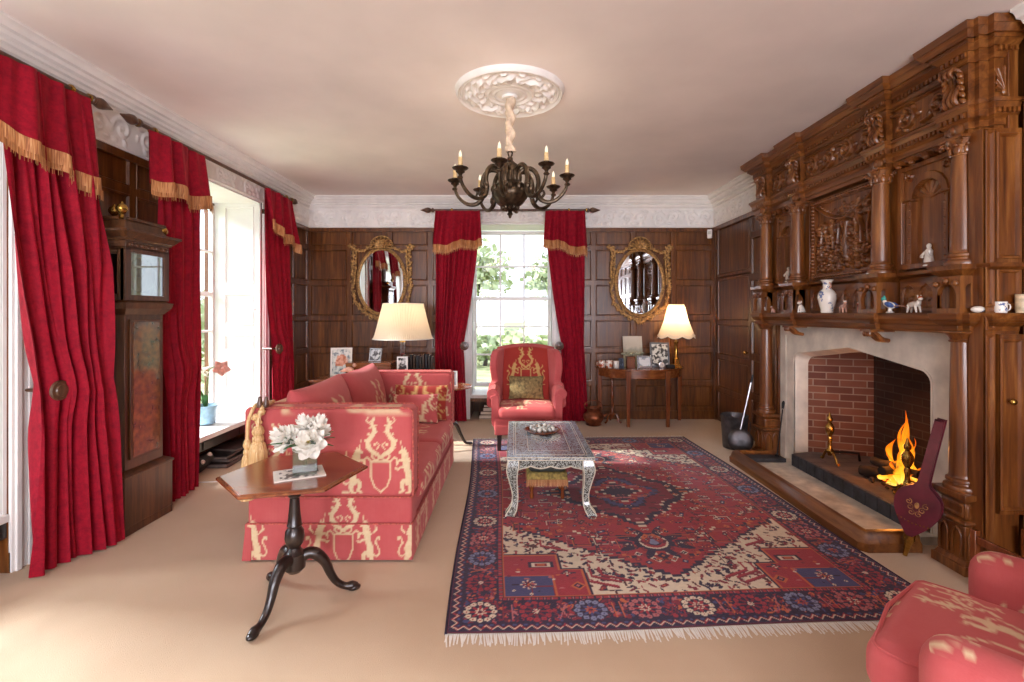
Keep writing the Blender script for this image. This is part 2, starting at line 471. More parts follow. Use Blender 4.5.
# left wall
mb = MB()
for a, b in ((YR, W1[0]), (W1[1], W2[0]), (W2[1], YB)):
    mb.box(XL-TH-.12, XL-PD, a, b, 0, H); 
    cells(mb, (XL, 0, 0), (0, 1, 0), (1, 0, 0), usplit(a, b), ZS)
    mb.box(XL-PD, XL, a, a+.001, 0, ZW); mb.box(XL-PD, XL, b-.001, b, 0, ZW); mb.box(XL-PD, XL, a, b, ZW-.001, ZW)
    mb.box(XL, XL+.03, a, b, ZW-.05, ZW); mb.box(XL, XL+.012, a, b, 0, .11)
wl = mb
for a, b in (W1, W2):
    wl.box(XL-TH-.12, XL-.001, a, b, HEAD, H)
    wl.box(XL-TH-.12, XL-TH+.02, a, b, 0, SILL-.045)
struct(wl.build('wall_left', M['oak']))
# back wall
mb = MB()
for a, b in ((XL-.62, WB[0]), (WB[1], XR+.6)):
    mb.box(a, b, YB+PD, YB+TH+.1, 0, H)
    a2, b2 = max(a, XL), min(b, XR)
    cells(mb, (0, YB, 0), (1, 0, 0), (0, -1, 0), usplit(a2, b2, .52), ZS)
    mb.box(a2, b2, YB-.03, YB, ZW-.05, ZW); mb.box(a2, b2, YB-.012, YB, 0, .11); mb.box(a2, b2, YB, YB+PD, ZW-.002, ZW)
mb.box(WB[0], WB[1], YB+.001, YB+TH+.1, HEAD, H); mb.box(WB[0], WB[1], YB+TH-.02, YB+TH+.1, 0, SILL-.045)
struct(mb.build('wall_back', M['oak']))
# right wall (open behind the fireplace)
DY = (5.40, 6.30)
mb = MB()
FY = (2.95, 4.43)
mb.box(XR+PD, XR+.8, YR, FY[0], 0, H); mb.box(XR+PD, XR+.8, FY[1], DY[0], 0, H); mb.box(XR+PD, XR+.8, DY[1], YB, 0, H)
mb.box(XR+.07, XR+.8, DY[0], DY[1], 0, H); mb.box(XR+PD, XR+.08, DY[0], DY[1], 1.86, H)
mb.box(XR+PD, XR+.8, FY[0], FY[1], 1.35, H); mb.box(XR+.62, XR+.8, FY[0], FY[1], 0, 1.4)
cells(mb, (XR, 0, 0), (0, 1, 0), (-1, 0, 0), usplit(DY[1], YB), ZS)
cells(mb, (XR, 0, 0), (0, 1, 0), (-1, 0, 0), usplit(4.9, DY[0], .5), ZS)
cells(mb, (XR, 0, 0), (0, 1, 0), (-1, 0, 0), [DY[0], DY[1]], [1.86, ZW])
cells(mb, (XR, 0, 0), (0, 1, 0), (-1, 0, 0), usplit(YR, 2.5), ZS)
mb.box(XR-.03, XR, 4.9, YB, ZW-.05, ZW); mb.box(XR-.03, XR, YR, 2.45, ZW-.05, ZW); mb.box(XR, XR+PD, YR, YB, ZW-.002, ZW)
mb.box(XR-.012, XR, 4.9, DY[0], 0, .11)
struct(mb.build('wall_right', M['oak']))
# panelled door in the right wall
mb = MB(); mb.box(XR+.012, XR+.05, DY[0]+.008, DY[1]-.008, .01, 1.85)
cells(mb, (XR+.004, 0, 0), (0, 1, 0), (-1, 0, 0), [DY[0]+.008, DY[1]-.008], [.01, .42, .84, 1.28, 1.85])
mb.box(XR+.004, XR+.013, DY[0]+.008, DY[1]-.008, 1.845, 1.85)
d1 = struct(mb.build('door_1', M['oak']))
MB().ell((XR-.03, DY[0]+.06, .95), (.025, .022, .022)).tube([(XR+.004, DY[0]+.06, .95), (XR-.03, DY[0]+.06, .95)], .008).build('door_knob', M['brass'], d1)
# rear wall behind the camera; its two tall windows are added for fill light
RW = ((-2.15, -.35), (.35, 2.15))
mb = MB()
for a, b in ((XL-.6, RW[0][0]), (RW[0][1], RW[1][0]), (RW[1][1], XR+.8)):
    mb.box(a, b, YR-.4, YR-PD, 0, H); cells(mb, (0, YR, 0), (1, 0, 0), (0, 1, 0), usplit(max(a, XL), min(b, XR)), ZS)
for a, b in RW:
    mb.box(a, b, YR-.4, YR, 2.6, H); mb.box(a, b, YR-.4, YR, 0, .3)
struct(mb.build('wall_rear', M['oak']))

# ---------------------------------------------------------------- sash windows
def sash(mb, w, z0, z1, cols, rows, M4, bar=.022, fr=.05, dep=.045):
    """frame in local x (0..w), y depth, z"""
    mb.box(0, fr, 0, dep, z0, z1, M4); mb.box(w-fr, w, 0, dep, z0, z1, M4)
    mb.box(fr, w-fr, 0, dep, z0, z0+fr*1.2, M4); mb.box(fr, w-fr, 0, dep, z1-fr, z1, M4)
    for i in range(1, cols):
        x = fr+(w-2*fr)*i/cols; mb.box(x-bar/2, x+bar/2, .008, dep-.008, z0+fr*1.2, z1-fr, M4)
    for zz, t in rows:
        mb.box(fr, w-fr, .004, dep-.004, zz-t/2, zz+t/2, M4)
def window(name, M4, w, z0, z1, cols, rows, cas=True):
    mb = MB(); sash(mb, w, z0, z1, cols, rows, M4)
    o = struct(mb.build(name, M['white'], bevel=.003))
    MB().box(.045, w-.045, .02, .024, z0+.05, z1-.045, M4).build('pane', M['glass'], o)
    return o
wz0, wz1 = SILL+.045, 2.55
mid = wz0+(wz1-wz0)*.565
def rows_for(): 
    a = wz0+.06; lo = [a+(mid-a)*k/3 for k in (1, 2)]; hi = [mid+(wz1-.05-mid)*k/2 for k in (1,)]
    return [(z, .022) for z in lo+hi]+[(mid, .05)]
# local x -> world y for the left wall: rotate by 90 deg
ML = lambda y0: Matrix(((0, -1, 0, XL-TH), (1, 0, 0, y0), (0, 0, 1, 0), (0, 0, 0, 1)))
w1 = window('window_1', ML(W1[0]), W1[1]-W1[0], wz0, wz1, 3, rows_for())
w2 = window('window_2', ML(W2[0]), W2[1]-W2[0], wz0, wz1, 3, rows_for())
w3 = window('window_3', Matrix.Translation((WB[0], YB+TH-.1, 0)), WB[1]-WB[0], wz0, wz1, 3, rows_for())
for k, (a, b) in enumerate(RW):
    window('window_%d' % (4+k), Matrix.Translation((a, YR-.2, 0)), b-a, .35, 2.6, 4, [(.9, .03), (1.45, .05), (2.0, .03)])  # unseen rear windows, added to hold the fill lights

def wpanel(mb, O, U, N, us, zs): cells(mb, O, U, N, us, zs, .07, .06, .022)
# reveals: folded shutters, soffits, seats
for (a, b), win in ((W1, w1), (W2, w2)):
    for yy, n in ((a, 1), (b, -1)):
        mb = MB(); mb.box(XL-TH+.001, XL-.006, min(yy, yy+n*.02), max(yy, yy+n*.02), SILL, HEAD)
        wpanel(mb, (XL-TH+.05, yy+n*.028, 0), (1, 0, 0), (0, n, 0), [0, TH-.06], [SILL+.01, .95, 1.22, 1.66, HEAD-.01])
        mb.box(XL-TH+.05, XL-.01, min(yy+n*.02, yy+n*.028), max(yy+n*.02, yy+n*.028), SILL, SILL+.01)
        sh = mb.build('shutter', M['white'], win)
        MB().ell((XL-.06, yy+n*.045, 1.44), .013).tube([(XL-.06, yy+n*.02, 1.44), (XL-.06, yy+n*.045, 1.44)], .005).build('shutter_knob', M['white'], sh)
    mb = MB(); mb.box(XL-TH, XL-.003, a+.03, b-.03, HEAD-.025, HEAD+.02)
    mb.build('soffit', M['white'], win)
    mb = MB(); mb.box(XL-TH+.0, XL+.012, a+.0, b-.0, SILL-.045, SILL).build('seat_board', M['white'], win, bevel=.008)
    mb = MB(); mb.box(XL-.03, XL-.004, a+.002, b-.002, SILL-.13, SILL-.047)
    for k in (.3, .72): mb.box(XL-.004, XL+.004, a+(b-a)*k-.05, a+(b-a)*k+.05, SILL-.12, SILL-.055)
    mb.build('seat_rail', M['dkwood'], win)
    # moulded white architraves beside the opening
    mb = MB()
    for y0, y1 in ((a-.12, a), (b, b+.12)):
        mb.box(XL+.001, XL+.02, y0, y1, 0, ZW-.002); mb.box(XL+.02, XL+.035, y0+.015, y0+.045, 0, ZW-.002); mb.box(XL+.02, XL+.03, y1-.035, y1-.01, 0, ZW-.002)
    mb.build('architrave', M['white'], win, bevel=.004)
mb = MB()
for xx, n in ((WB[0], 1), (WB[1], -1)):
    mb = MB(); mb.box(min(xx, xx+n*.02), max(xx, xx+n*.02), YB+.006, YB+TH-.1, SILL, HEAD)
    wpanel(mb, (xx+n*.028, YB+.01, 0), (0, 1, 0), (n, 0, 0), [0, TH-.13], [SILL+.01, .95, 1.22, 1.66, HEAD-.01])
    mb.build('shutter', M['white'], w3)
MB().box(WB[0]+.03, WB[1]-.03, YB+.003, YB+TH, HEAD-.03, HEAD+.02).build('soffit', M['white'], w3)
MB().box(WB[0], WB[1], YB-.015, YB+TH, SILL-.045, SILL).build('seat_board', M['white'], w3, bevel=.008)
MB().box(WB[0], WB[1], YB+.01, YB+.03, SILL-.09, SILL-.047).build('seat_rail', M['oak'], w3)
mb = MB()
for x0, x1 in ((WB[0]-.1, WB[0]), (WB[1], WB[1]+.1)):
    mb.box(x0, x1, YB-.02, YB-.001, 0, ZW-.002); mb.box(x0+.015, x0+.04, YB-.034, YB-.02, 0, ZW-.002); mb.box(x1-.035, x1-.01, YB-.03, YB-.02, 0, ZW-.002)
mb.build('architrave', M['white'], w3, bevel=.004)

# ---------------------------------------------------------------- cornice and plaster frieze
prof = [(0, H), (.15, H), (.15, 2.905), (.135, 2.90), (.125, 2.885), (.12, 2.872), (.095, 2.868), (.085, 2.85), (.06, 2.84), (.058, 2.822), (.04, 2.815), (.036, 2.795), (.02, 2.79), (0, 2.785)]
def run(mb, p0, d, L, n, prof):
    p0 = np.array(p0, float); d = np.array(d, float); n = np.array(n, float)
    V = []
    for s_ in (0, L):
        for (o, z) in prof: q = p0+d*s_+n*o; V.append((q[0], q[1], z))
    k = len(prof); F = [(i, i+1, k+i+1, k+i) for i in range(k-1)]
    if np.dot(np.cross(d, n), (0, 0, 1)) > 0: F = [f[::-1] for f in F]
    mb.add(V, F)
def scroll_canvas(L, h, seed):
    cv = Canvas(L, h, int(L*130)); r = random.Random(seed); n = max(1, int(L/.42))
    for k in range(n):
        c = (L*(k+.5)/n, h*.5); w = L/n
        for sgn in (-1, 1):
            cv.stroke(spiral((c[0]+sgn*w*.22, c[1]+sgn*.01), h*.3, 1.4, 24, PI if sgn > 0 else 0, -sgn), np.linspace(.016, .01, 24), 1, dome=True)
            for q in range(4): cv.disc((c[0]+sgn*w*(.08+.1*q), c[1]+(.28 if q % 2 else -.28)*h), .018, .9, dome=True, sx=1.6, rot=q)
        cv.disc(c, .03, 1.1, dome=True); cv.disc((c[0]-w/2+.02, c[1]), .026, .8, dome=True, sx=.5)
    cv.stroke([(0, .012), (L, .012)], .008, .8, dome=True); cv.stroke([(0, h-.012), (L, h-.012)], .008, .8, dome=True)
    return cv
def cornice(name, O, d, L, n, spans, dent=True):
    mb = MB(); run(mb, O, d, L, n, prof)
    d = np.array(d, float); n = np.array(n, float); O = np.array(O, float)
    ang = math.atan2(d[1], d[0])
    k = int(L/.045)
    for i in range(k):
        c = O+d*(i+.5)*L/k+n*.05; mb.cbox((c[0], c[1], 2.833), (.022, .02, .018), ang)
    for a, b, zb in spans:
        c0 = O+d*a
        X3 = d; Z3 = n; Y3 = np.array((0, 0, 1.))
        if np.dot(np.cross(X3, Y3), Z3) < 0:
            c0 = O+d*b; X3 = -d
        Mx = Matrix(((X3[0], 0, n[0], c0[0]+n[0]*.014), (X3[1], 0, n[1], c0[1]+n[1]*.014), (0, 1, 0, zb), (0, 0, 0, 1)))
        cv = scroll_canvas(b-a, 2.79-zb, 3)
        relief(mb, cv, .012, Mx)
    return struct(mb.build(name, M['plaster']))
cornice('trim_1', (XL, YR, 0), (0, 1, 0), YB-YR, (1, 0, 0), [(0, W1[0]-YR, ZW), (W1[0]-YR, W1[1]-YR, HEAD-.01), (W1[1]-YR, W2[0]-YR, ZW), (W2[0]-YR, W2[1]-YR, HEAD-.01), (W2[1]-YR, YB-YR, ZW)])
cornice('trim_2', (XL, YB, 0), (1, 0, 0), XR-XL, (0, -1, 0), [(0, WB[0]-XL, ZW), (WB[0]-XL, WB[1]-XL, HEAD-.01), (WB[1]-XL, XR-XL, ZW)])
cornice('trim_3', (XR, YR, 0), (0, 1, 0), 2.42-YR, (-1, 0, 0), [(0, 2.42-YR, ZW)])
cornice('trim_5', (XR, 5.03, 0), (0, 1, 0), YB-5.03, (-1, 0, 0), [(0, YB-5.03, ZW)])

# ceiling rose
RX, RY, RR = -.036, 3.32, .375
nr, na = 60, 160
rr = np.linspace(0, 1, nr)[:, None]*np.ones((1, na)); aa = np.linspace(0, 2*PI, na, endpoint=False)[None, :]*np.ones((nr, 1))
hgt = .018+.0*rr
hgt += .018*np.exp(-((rr-.95)/.02)**2)+.012*np.exp(-((rr-.88)/.018)**2)+.016*np.exp(-((rr-.40)/.03)**2)+.012*np.exp(-((rr-.28)/.02)**2)+.02*np.exp(-(rr/.16)**2)
leaf = np.clip(np.sin(aa*16+3*np.sin(rr*14))*np.sin((rr-.45)/.38*PI*2.5)+.25, 0, 1)*((rr > .46)*(rr < .83))
swag = np.clip(1-abs(rr-.66-.07*np.cos(aa*8))/.06, 0, 1)
hgt += .022*leaf+.02*swag
hgt[-1] = 0; hgt[-2] = np.minimum(hgt[-2], .02)
P = np.stack([RX+RR*rr*np.cos(aa), RY+RR*rr*np.sin(aa), H-hgt], -1)
mb = MB(); mb.grid(np.transpose(P, (1, 0, 2)), wrap=True)
mb.lathe([(.05, H-.05), (.055, H-.035), (.03, H-.02)], 24, Matrix.Translation((RX, RY, 0)))
struct(mb.build('trim_4', M['plaster'], angle=60))
def bw(mb, name, mat, parent, **kw):
    o = mb.build(name, mat, parent, **kw); p = parent; off = Vector((0, 0, 0))
    while p is not None: off += p.location; p = p.parent
    o.data.transform(Matrix.Translation(-off)); return o
CY = 3.70
COLX = 2.465
OUT = (2.66, 4.74); INN = (3.255, 4.215)
chim = thing('carved_chimneypiece', 'tall carved dark oak chimneypiece with columns framing the stone fireplace', 'chimneypiece', (2.55, CY, 0))
XBK = XR-.002
def stack(mb, fp, layers, back=XBK):
    x0, y0, y1 = fp
    for (z0, p0, z1, p1) in layers:
        mb.frustum((x0-p0, back, y0-p0, y1+p0), z0, (x0-p1, back, y0-p1, y1+p1), z1)
def MX(y, z, x):      # canvas frame on a face that looks to -X, starting at its far end y
    return Matrix(((0, 0, -1, x), (-1, 0, 0, y), (0, 1, 0, z), (0, 0, 0, 1)))
def MY(x, z, y):      # canvas frame on a face that looks to -Y
    return Matrix(((1, 0, 0, x), (0, 0, -1, y), (0, 1, 0, z), (0, 0, 0, 1)))

# back boards
mb = MB()
mb.box(2.575, XBK, 2.52, 4.86, 1.30, 2.9)
mb.box(2.575, XBK, 4.655, 4.86, 0, 1.30); mb.box(2.575, XBK, 2.52, 2.725, 0, 1.30)
for y0, y1 in ((4.66, 4.70), (4.715, 4.80), (2.60, 2.68), (2.69, 2.722)):
    mb.box(2.545, 2.575, y0, y1, 0, 1.30)
for c in OUT+INN: mb.box(2.525, 2.575, c-.075, c+.075, 1.66, 2.36)
bw(mb, 'back_board', M['oak_red'], chim, bevel=.004)
# near end face with its panels and the small cupboard
mb = MB(); mb.box(2.44, 2.574, 2.519, 2.60, 0, 2.36)
mb.box(2.574, XBK, 2.519, 2.535, 0, 2.36)
cells(mb, (2.44, 2.505, 0), (1, 0, 0), (0, -1, 0), [0, .05], [.0, 1.30, 1.42, 2.36], .008, .02, .006)
cells(mb, (2.44, 2.503, 0), (1, 0, 0), (0, -1, 0), [.055, .188], [1.42, 1.64], .012, .02, .008)
cells(mb, (2.44, 2.503, 0), (1, 0, 0), (0, -1, 0), [.055, .188], [1.66, 2.36], .012, .03, .012)
bw(mb, 'end_panel', M['oak_red'], chim)
mb = MB(); mb.box(2.50, 2.622, 2.498, 2.516, .36, 1.29)
cells(mb, (2.50, 2.489, 0), (1, 0, 0), (0, -1, 0), [0, .122], [.36, 1.29], .012, .03, .006)
cd_ = bw(mb, 'cupboard_door', M['oak_red'], chim)
bw(MB().ell((2.548, 2.468, .945), (.017, .013, .017)).tube([(2.548, 2.49, .945), (2.548, 2.47, .945)], .006), 'door_knob', M['brass'], cd_)
# lower columns and plinths
def column(cx, cy, z0, z1, r, cap=.1, fl=True):
    mb = MB(); m = Matrix.Translation((cx, cy, 0)); Hh = z1-z0
    base = [(r*1.45, z0), (r*1.5, z0+.012), (r*1.42, z0+.026), (r*1.18, z0+.034), (r*1.16, z0+.042), (r*1.28, z0+.05), (r*1.26, z0+.062), (r*1.06, z0+.07), (r, z0+.085)]
    sh = [(r*(1-.13*t*t), z0+.085+(Hh-.085-cap)*t) for t in np.linspace(0, 1, 8)]
    ct = z1-cap
    capp = [(r*1.0, ct), (r*1.05, ct+.008), (r*.9, ct+.014), (r*.95, ct+cap*.3), (r*1.05, ct+cap*.55), (r*1.32, ct+cap*.8), (r*1.36, ct+cap*.86)]
    mb.lathe(base+sh+capp, 28, m)
    mb.box(cx-r*1.4, cx+r*1.4, cy-r*1.4, cy+r*1.4, z1-cap*.14, z1)
    if cap > .07:
        for k in range(8):
            a = k*PI/4+PI/8; dx, dy = math.cos(a), math.sin(a)
            mb.ell((cx+dx*r*1.02, cy+dy*r*1.02, ct+cap*.32), (r*.16, r*.3, cap*.27), rz=a)
            mb.ell((cx+dx*r*1.2, cy+dy*r*1.2, ct+cap*.55), (r*.16, r*.2, cap*.1), rz=a)
        for k in range(4):
            a = k*PI/2+PI/4; dx, dy = math.cos(a), math.sin(a)
            pts = [(cx+dx*(r*1.42+.016*math.cos(t)*s_), cy+dy*(r*1.42+.016*math.cos(t)*s_), ct+cap*.68+.016*math.sin(t)*s_) for t, s_ in [(q*.75, 1-q*.085) for q in range(11)]]
            mb.tube(pts, .006, 6)
    return mb
for cy in OUT:
    mb = MB()
    stack(mb, (2.40, cy-.085, cy+.085), [(0, .02, .05, .02), (.05, .012, .075, 0), (.075, 0, .255, 0), (.255, .0, .275, .018), (.275, .018, .29, .012), (.29, -.012, .375, -.012), (.375, -.01, .40, .018), (.40, .02, .43, .02)], back=2.549)
    for s_ in (-1, 1):   # blind gothic arches in the plinth
        yy = cy+s_*.04
        for f in (-1,):
            pts = [(2.395, yy-.026, .09), (2.395, yy-.026, .2), (2.395, yy-.015, .228), (2.395, yy, .242), (2.395, yy+.015, .228), (2.395, yy+.026, .2), (2.395, yy+.026, .09)]
            mb.tube(pts, .007, 6)
    yy = cy-.09
    for xx in (2.44, 2.51):
        pts = [(xx-.026, yy, .09), (xx-.026, yy, .2), (xx-.015, yy, .228), (xx, yy, .242), (xx+.015, yy, .228), (xx+.026, yy, .2), (xx+.026, yy, .09)]
        mb.tube(pts, .007, 6)
    cells(mb, (2.411, cy, 0), (0, 1, 0), (-1, 0, 0), [-.07, .07], [.295, .372], .012, .012, .006)
    cells(mb, (2.40, cy-.0745, 0), (1, 0, 0), (0, -1, 0), [.015, .15], [.295, .372], .012, .012, .006)
    bw(mb, 'plinth', M['oak_red'], chim, bevel=.003)
    bw(column(COLX, cy, .43, 1.30, .058, .06), 'column', M['oak_red'], chim)
# mantel shelf
mb = MB()
LS = [(1.285, -.06, 1.305, -.055), (1.305, -.04, 1.33, -.035), (1.33, -.03, 1.35, -.005), (1.35, -.012, 1.365, 0), (1.365, .0, 1.40, .008)]
stack(mb, (2.385, 2.535, 4.85), LS)
stack(mb, (2.445, 2.475, 2.60), LS)
for c in OUT+INN: stack(mb, (2.355, c-.085, c+.085), LS)
bw(mb, 'mantel_shelf', M['oak_h'], chim, bevel=.003)
# brackets beneath the shelf
for c in OUT+INN:
    mb = MB()
    pts = [(2.50, c, 1.215), (2.455, c, 1.225), (2.42, c, 1.255), (2.395, c, 1.275), (2.372, c, 1.268), (2.372, c, 1.25), (2.386, c, 1.248)]
    for w_ in (-.025, 0, .025): mb.tube([(x, y+w_, z) for x, y, z in pts], [.014, .016, .016, .013, .011, .009, .005], 8, smooth=4)
    mb.box(2.36, 2.52, c-.05, c+.05, 1.274, 1.29)
    if c in INN: bw(mb, 'bracket', M['oak_red'], chim)
# predella with small arches, pedestals under the upper columns
mb = MB()
mb.box(2.53, 2.58, 2.56, 4.84, 1.40, 1.63)
for a, b in ((OUT[0]+.1, INN[0]-.1), (INN[0]+.1, INN[1]-.1), (INN[1]+.1, OUT[1]-.1)):
    w = b-a; cv = Canvas(w, .2, int(w*220)); cv.A[:] = 1
    n = max(2, int(round(w/.13)))
    for k in range(n):
        c = w*(k+.5)/n; hw = w/n*.36
        cv.poly([(c-hw, .02), (c+hw, .02), (c+hw, .11), (c+hw*.7, .145), (c, .165), (c-hw*.7, .145), (c-hw, .11)], .25)
        cv.disc((c, .1), .03, .75, dome=True); cv.stroke([(c, .03), (c, .1)], .012, .6, dome=True)
        for q in range(5): cv.disc((c+hw*.55*math.cos(q*1.26), .1+hw*.6*math.sin(q*1.26)), .016, .7, dome=True)
    relief(mb, cv, .014, MX(b, 1.415, 2.53))
stack(mb, (2.505, 2.555, 4.845), [(1.625, -.01, 1.64, .02), (1.64, .02, 1.66, .025)])
bw(mb, 'predella', M['oak_h'], chim)
for c in OUT+INN:
    mb = MB()
    # an open arcade block: two posts, an arch and a dark hollow
    mb.box(2.37, 2.53, c-.085, c+.085, 1.40, 1.425); mb.box(2.43, 2.53, c-.085, c+.085, 1.425, 1.60)
    arch = [(-.085, .425-.4), (-.085, .2), (.085, .2), (.085, .025), (.06, .025), (.06, .10), (.05, .13), (.028, .152), (0, .16), (-.028, .152), (-.05, .13), (-.06, .10), (-.06, .025)]
    mb.prism(arch, 0, .028, MX(c, 1.40, 2.402))
    arch2 = [(x*.8, y) for x, y in arch]
    for yq in (c-.085, c+.06):
        mb.prism([(x*.62, y) for x, y in arch], 0, .022, MY(2.43, 1.40, yq+.022))
    for q in (-.06, .06): mb.ell((2.368, c+q, 1.56), (.012, .018, .016))
    mb.ell((2.366, c, 1.575), (.012, .02, .018))
    stack(mb, (2.39, c-.08, c+.08), [(1.595, -.01, 1.61, .0), (1.61, .0, 1.635, .025), (1.635, .027, 1.66, .03)], back=2.53)
    bw(mb, 'pedestal', M['oak_red'], chim)
    bw(column(COLX, c, 1.66, 2.36, .055, .1), 'column', M['oak_red'], chim)
mb = MB(); stack(mb, (2.45, 2.49, 2.60), [(1.625, -.01, 1.64, .01), (1.64, .012, 1.66, .016)]); bw(mb, 'end_moulding', M['oak_h'], chim)
# outer bays: arched niches
for a, b in ((OUT[0]+.085, INN[0]-.085), (INN[1]+.085, OUT[1]-.085)):
    w = b-a; h = .66; cv = Canvas(w, h, int(w*240)); cv.A[:] = .55
    f = .03; cv.poly([(0, 0), (w, 0), (w, h), (0, h)], 1); cv.poly([(f, f), (w-f, f), (w-f, h-f), (f, h-f)], .6)
    c = w/2; hw = w*.25; sp = h*.66
    arch_o = [(c-hw-.045, .03), (c-hw-.045, sp), *[(c+(hw+.045)*math.cos(t), sp+(hw+.045)*math.sin(t)) for t in np.linspace(PI, 0, 16)], (c+hw+.045, .03)]
    arch_i = [(c-hw, .03), (c-hw, sp), *[(c+hw*math.cos(t), sp+hw*math.sin(t)) for t in np.linspace(PI, 0, 16)], (c+hw, .03)]
    cv.poly(arch_o, .85)
    ins = Canvas(w, h, cv.nx); ins.poly(arch_i, 1); dd = np.clip(1-((cv.X-c)/hw)**2, 0, 1)
    cv.A = np.where(ins.A > 0, -1.1*np.sqrt(dd)+.3, cv.A)
    sh = Canvas(w, h, cv.nx)
    for t in np.linspace(.25, PI-.25, 7): sh.stroke([(c, sp-.005), (c+hw*.85*math.cos(t), sp+hw*.85*math.sin(t))], [.006, .014], 1, dome=True)
    cv.A = np.where((ins.A > 0) & (cv.Y > sp-.01), cv.A*.4+sh.A*.5, cv.A)
    for s_ in (-1, 1):
        for q in range(9): cv.disc((c+s_*(hw+.0225), .06+q*.045), .013, 1.05, dome=True, sx=.9)
        cv.stroke([(c+s_*(hw+.07), .03), (c+s_*(hw+.07), sp)], .008, .9, dome=True)
        cv.stroke([(c+s_*(hw+.0), sp), (c+s_*(hw+.06), sp)], .012, 1.1, dome=True)
        cv.stroke(spiral((c+s_*(hw+.03), h-.07), .03, 1.2, 16, 0, s_), .009, 1, dome=True)
    mb = MB(); relief(mb, cv, .04, MX(b, 1.68, 2.55))
    for k in range(4): yk = a+w*(k+.5)/4; mb.frustum((2.47, 2.56, yk-.018, yk+.018), 2.345, (2.45, 2.56, yk-.022, yk+.022), 2.37); mb.ell((2.475, yk, 2.338), (.02, .016, .014))
    bw(mb, 'niche_panel', M['oak_red'], chim)
# centre bay: carved panel of trees and figures under a curved band
w = INN[1]-INN[0]-.17; h = .66; cv = Canvas(w, h, int(w*260)); r = random.Random(5)
cv.A[:] = .0; f = .045
fig = Canvas(w, h, cv.nx)
for k in range(120):
    x = f+.03+(w-2*f-.06)*r.random(); y = f+.02+(h*.36)*r.random()**1.2
    fig.disc((x, y), .014+.016*r.random(), .5+.4*r.random(), dome=True, sx=.5+.6*r.random(), rot=r.random()*3)
    fig.disc((x, y+.034), .010, .9, dome=True)
for k in range(9):
    x = f+.05+(w-2*f-.1)*(k+.5)/9+r.uniform(-.02, .02); y0 = .18+.1*r.random(); y1 = y0+.14+.12*r.random()
    fig.stroke([(x, y0), (x+r.uniform(-.02, .02), (y0+y1)/2), (x+r.uniform(-.05, .05), y1)], [.012, .009, .006], .8, dome=True)
    for q in range(9): fig.disc((x+r.uniform(-.05, .05), y1+r.uniform(-.05, .05)), .014+.012*r.random(), .6+.4*r.random(), dome=True, sx=1.3, rot=r.random()*3)
c = w/2
fig.stroke([(c+.03, .15), (c+.02, .3), (c+.05, .42)], [.02, .022, .012], 1, dome=True)
fig.stroke([(c-.06, .44), (c+.04, .47), (c+.13, .43)], [.012, .022, .01], 1, dome=True)
cv.A = fig.A
arc = [(f+.02+(w-2*f-.04)*t, h-.06-.14*math.sin(PI*t)) for t in np.linspace(0, 1, 24)]
ins = [(f, h-f)]+arc+[(w-f, h-f)]
cv.poly(ins, .35); cv.stroke(arc, .016, 1.0, dome=True)
for t in np.linspace(.06, .94, 20): cv.disc((f+.02+(w-2*f-.04)*t, h-.06-.14*math.sin(PI*t)+.03), .009, .8, dome=True)
for k in range(14): cv.disc((w*(.25+.5*r.random()), h-.09-.05*r.random()), .018, .7, dome=True, sx=1.6, rot=r.random()*3)
fr = Canvas(w, h, cv.nx)
for q in range(int(w/.03)): fr.disc((.015+q*.03, .022), .013, 1, dome=True); fr.disc((.015+q*.03, h-.022), .013, 1, dome=True)
for q in range(int(h/.03)): fr.disc((.022, .015+q*.03), .013, 1, dome=True); fr.disc((w-.022, .015+q*.03), .013, 1, dome=True)
edge = (cv.X < f) | (cv.X > w-f) | (cv.Y < f) | (cv.Y > h-f)
cv.A = np.where(edge, .6+fr.A*.45, cv.A)
mb = MB(); relief(mb, cv, .042, MX(INN[1]-.085, 1.68, 2.562)); bw(mb, 'carved_panel', M['oak_red'], chim)
# entablature
LE = [(2.36, .0, 2.39, .0), (2.39, .012, 2.425, .012), (2.425, .014, 2.44, .03), (2.44, .03, 2.475, .03), (2.475, .034, 2.50, .045), (2.50, .05, 2.52, .05), (2.52, .0, 2.745, .0), (2.745, .01, 2.765, .025),
      (2.765, .022, 2.80, .022), (2.80, .03, 2.825, .055), (2.825, .06, 2.845, .06), (2.845, .075, 2.875, .10), (2.875, .105, 2.915, .11)]
mb = MB()
stack(mb, (2.50, 2.60, 4.80), LE)
stack(mb, (2.44, OUT[0]-.06, OUT[0]+.06), LE); stack(mb, (2.44, OUT[1]-.06, OUT[1]+.15), LE)
for c in INN: stack(mb, (2.455, c-.06, c+.06), LE)
stack(mb, (2.475, 2.575, 2.62), LE); stack(mb, (2.525, 2.545, 2.62), LE); stack(mb, (2.525, 4.78, 4.83), LE)
def dent_y(y0, y1, x, z, s=.03):
    n = int((y1-y0)/s)
    for k in range(n): yk = y0+(k+.5)*(y1-y0)/n; mb.box(x-.014, x+.01, yk-s*.3, yk+s*.3, z, z+.026)
def dent_x(x0, x1, y, z, s=.03):
    n = max(1, int((x1-x0)/s))
    for k in range(n): xk = x0+(k+.5)*(x1-x0)/n; mb.box(xk-s*.3, xk+s*.3, y-.014, y+.01, z, z+.026)
segs = [(OUT[0]+.1, INN[0]-.1), (INN[0]+.1, INN[1]-.1), (INN[1]+.1, OUT[1]-.1)]
for a, b in segs: dent_y(a, b, 2.47, 2.445); dent_y(a, b, 2.478, 2.77)
for c in OUT: dent_y(c-.085, c+.085, 2.41, 2.445); dent_y(c-.08, c+.08, 2.418, 2.77)
for c in INN: dent_y(c-.085, c+.085, 2.425, 2.445); dent_y(c-.08, c+.08, 2.433, 2.77)
dent_x(2.50, 2.625, 2.515, 2.445, .024); dent_x(2.51, 2.625, 2.523, 2.77, .024)
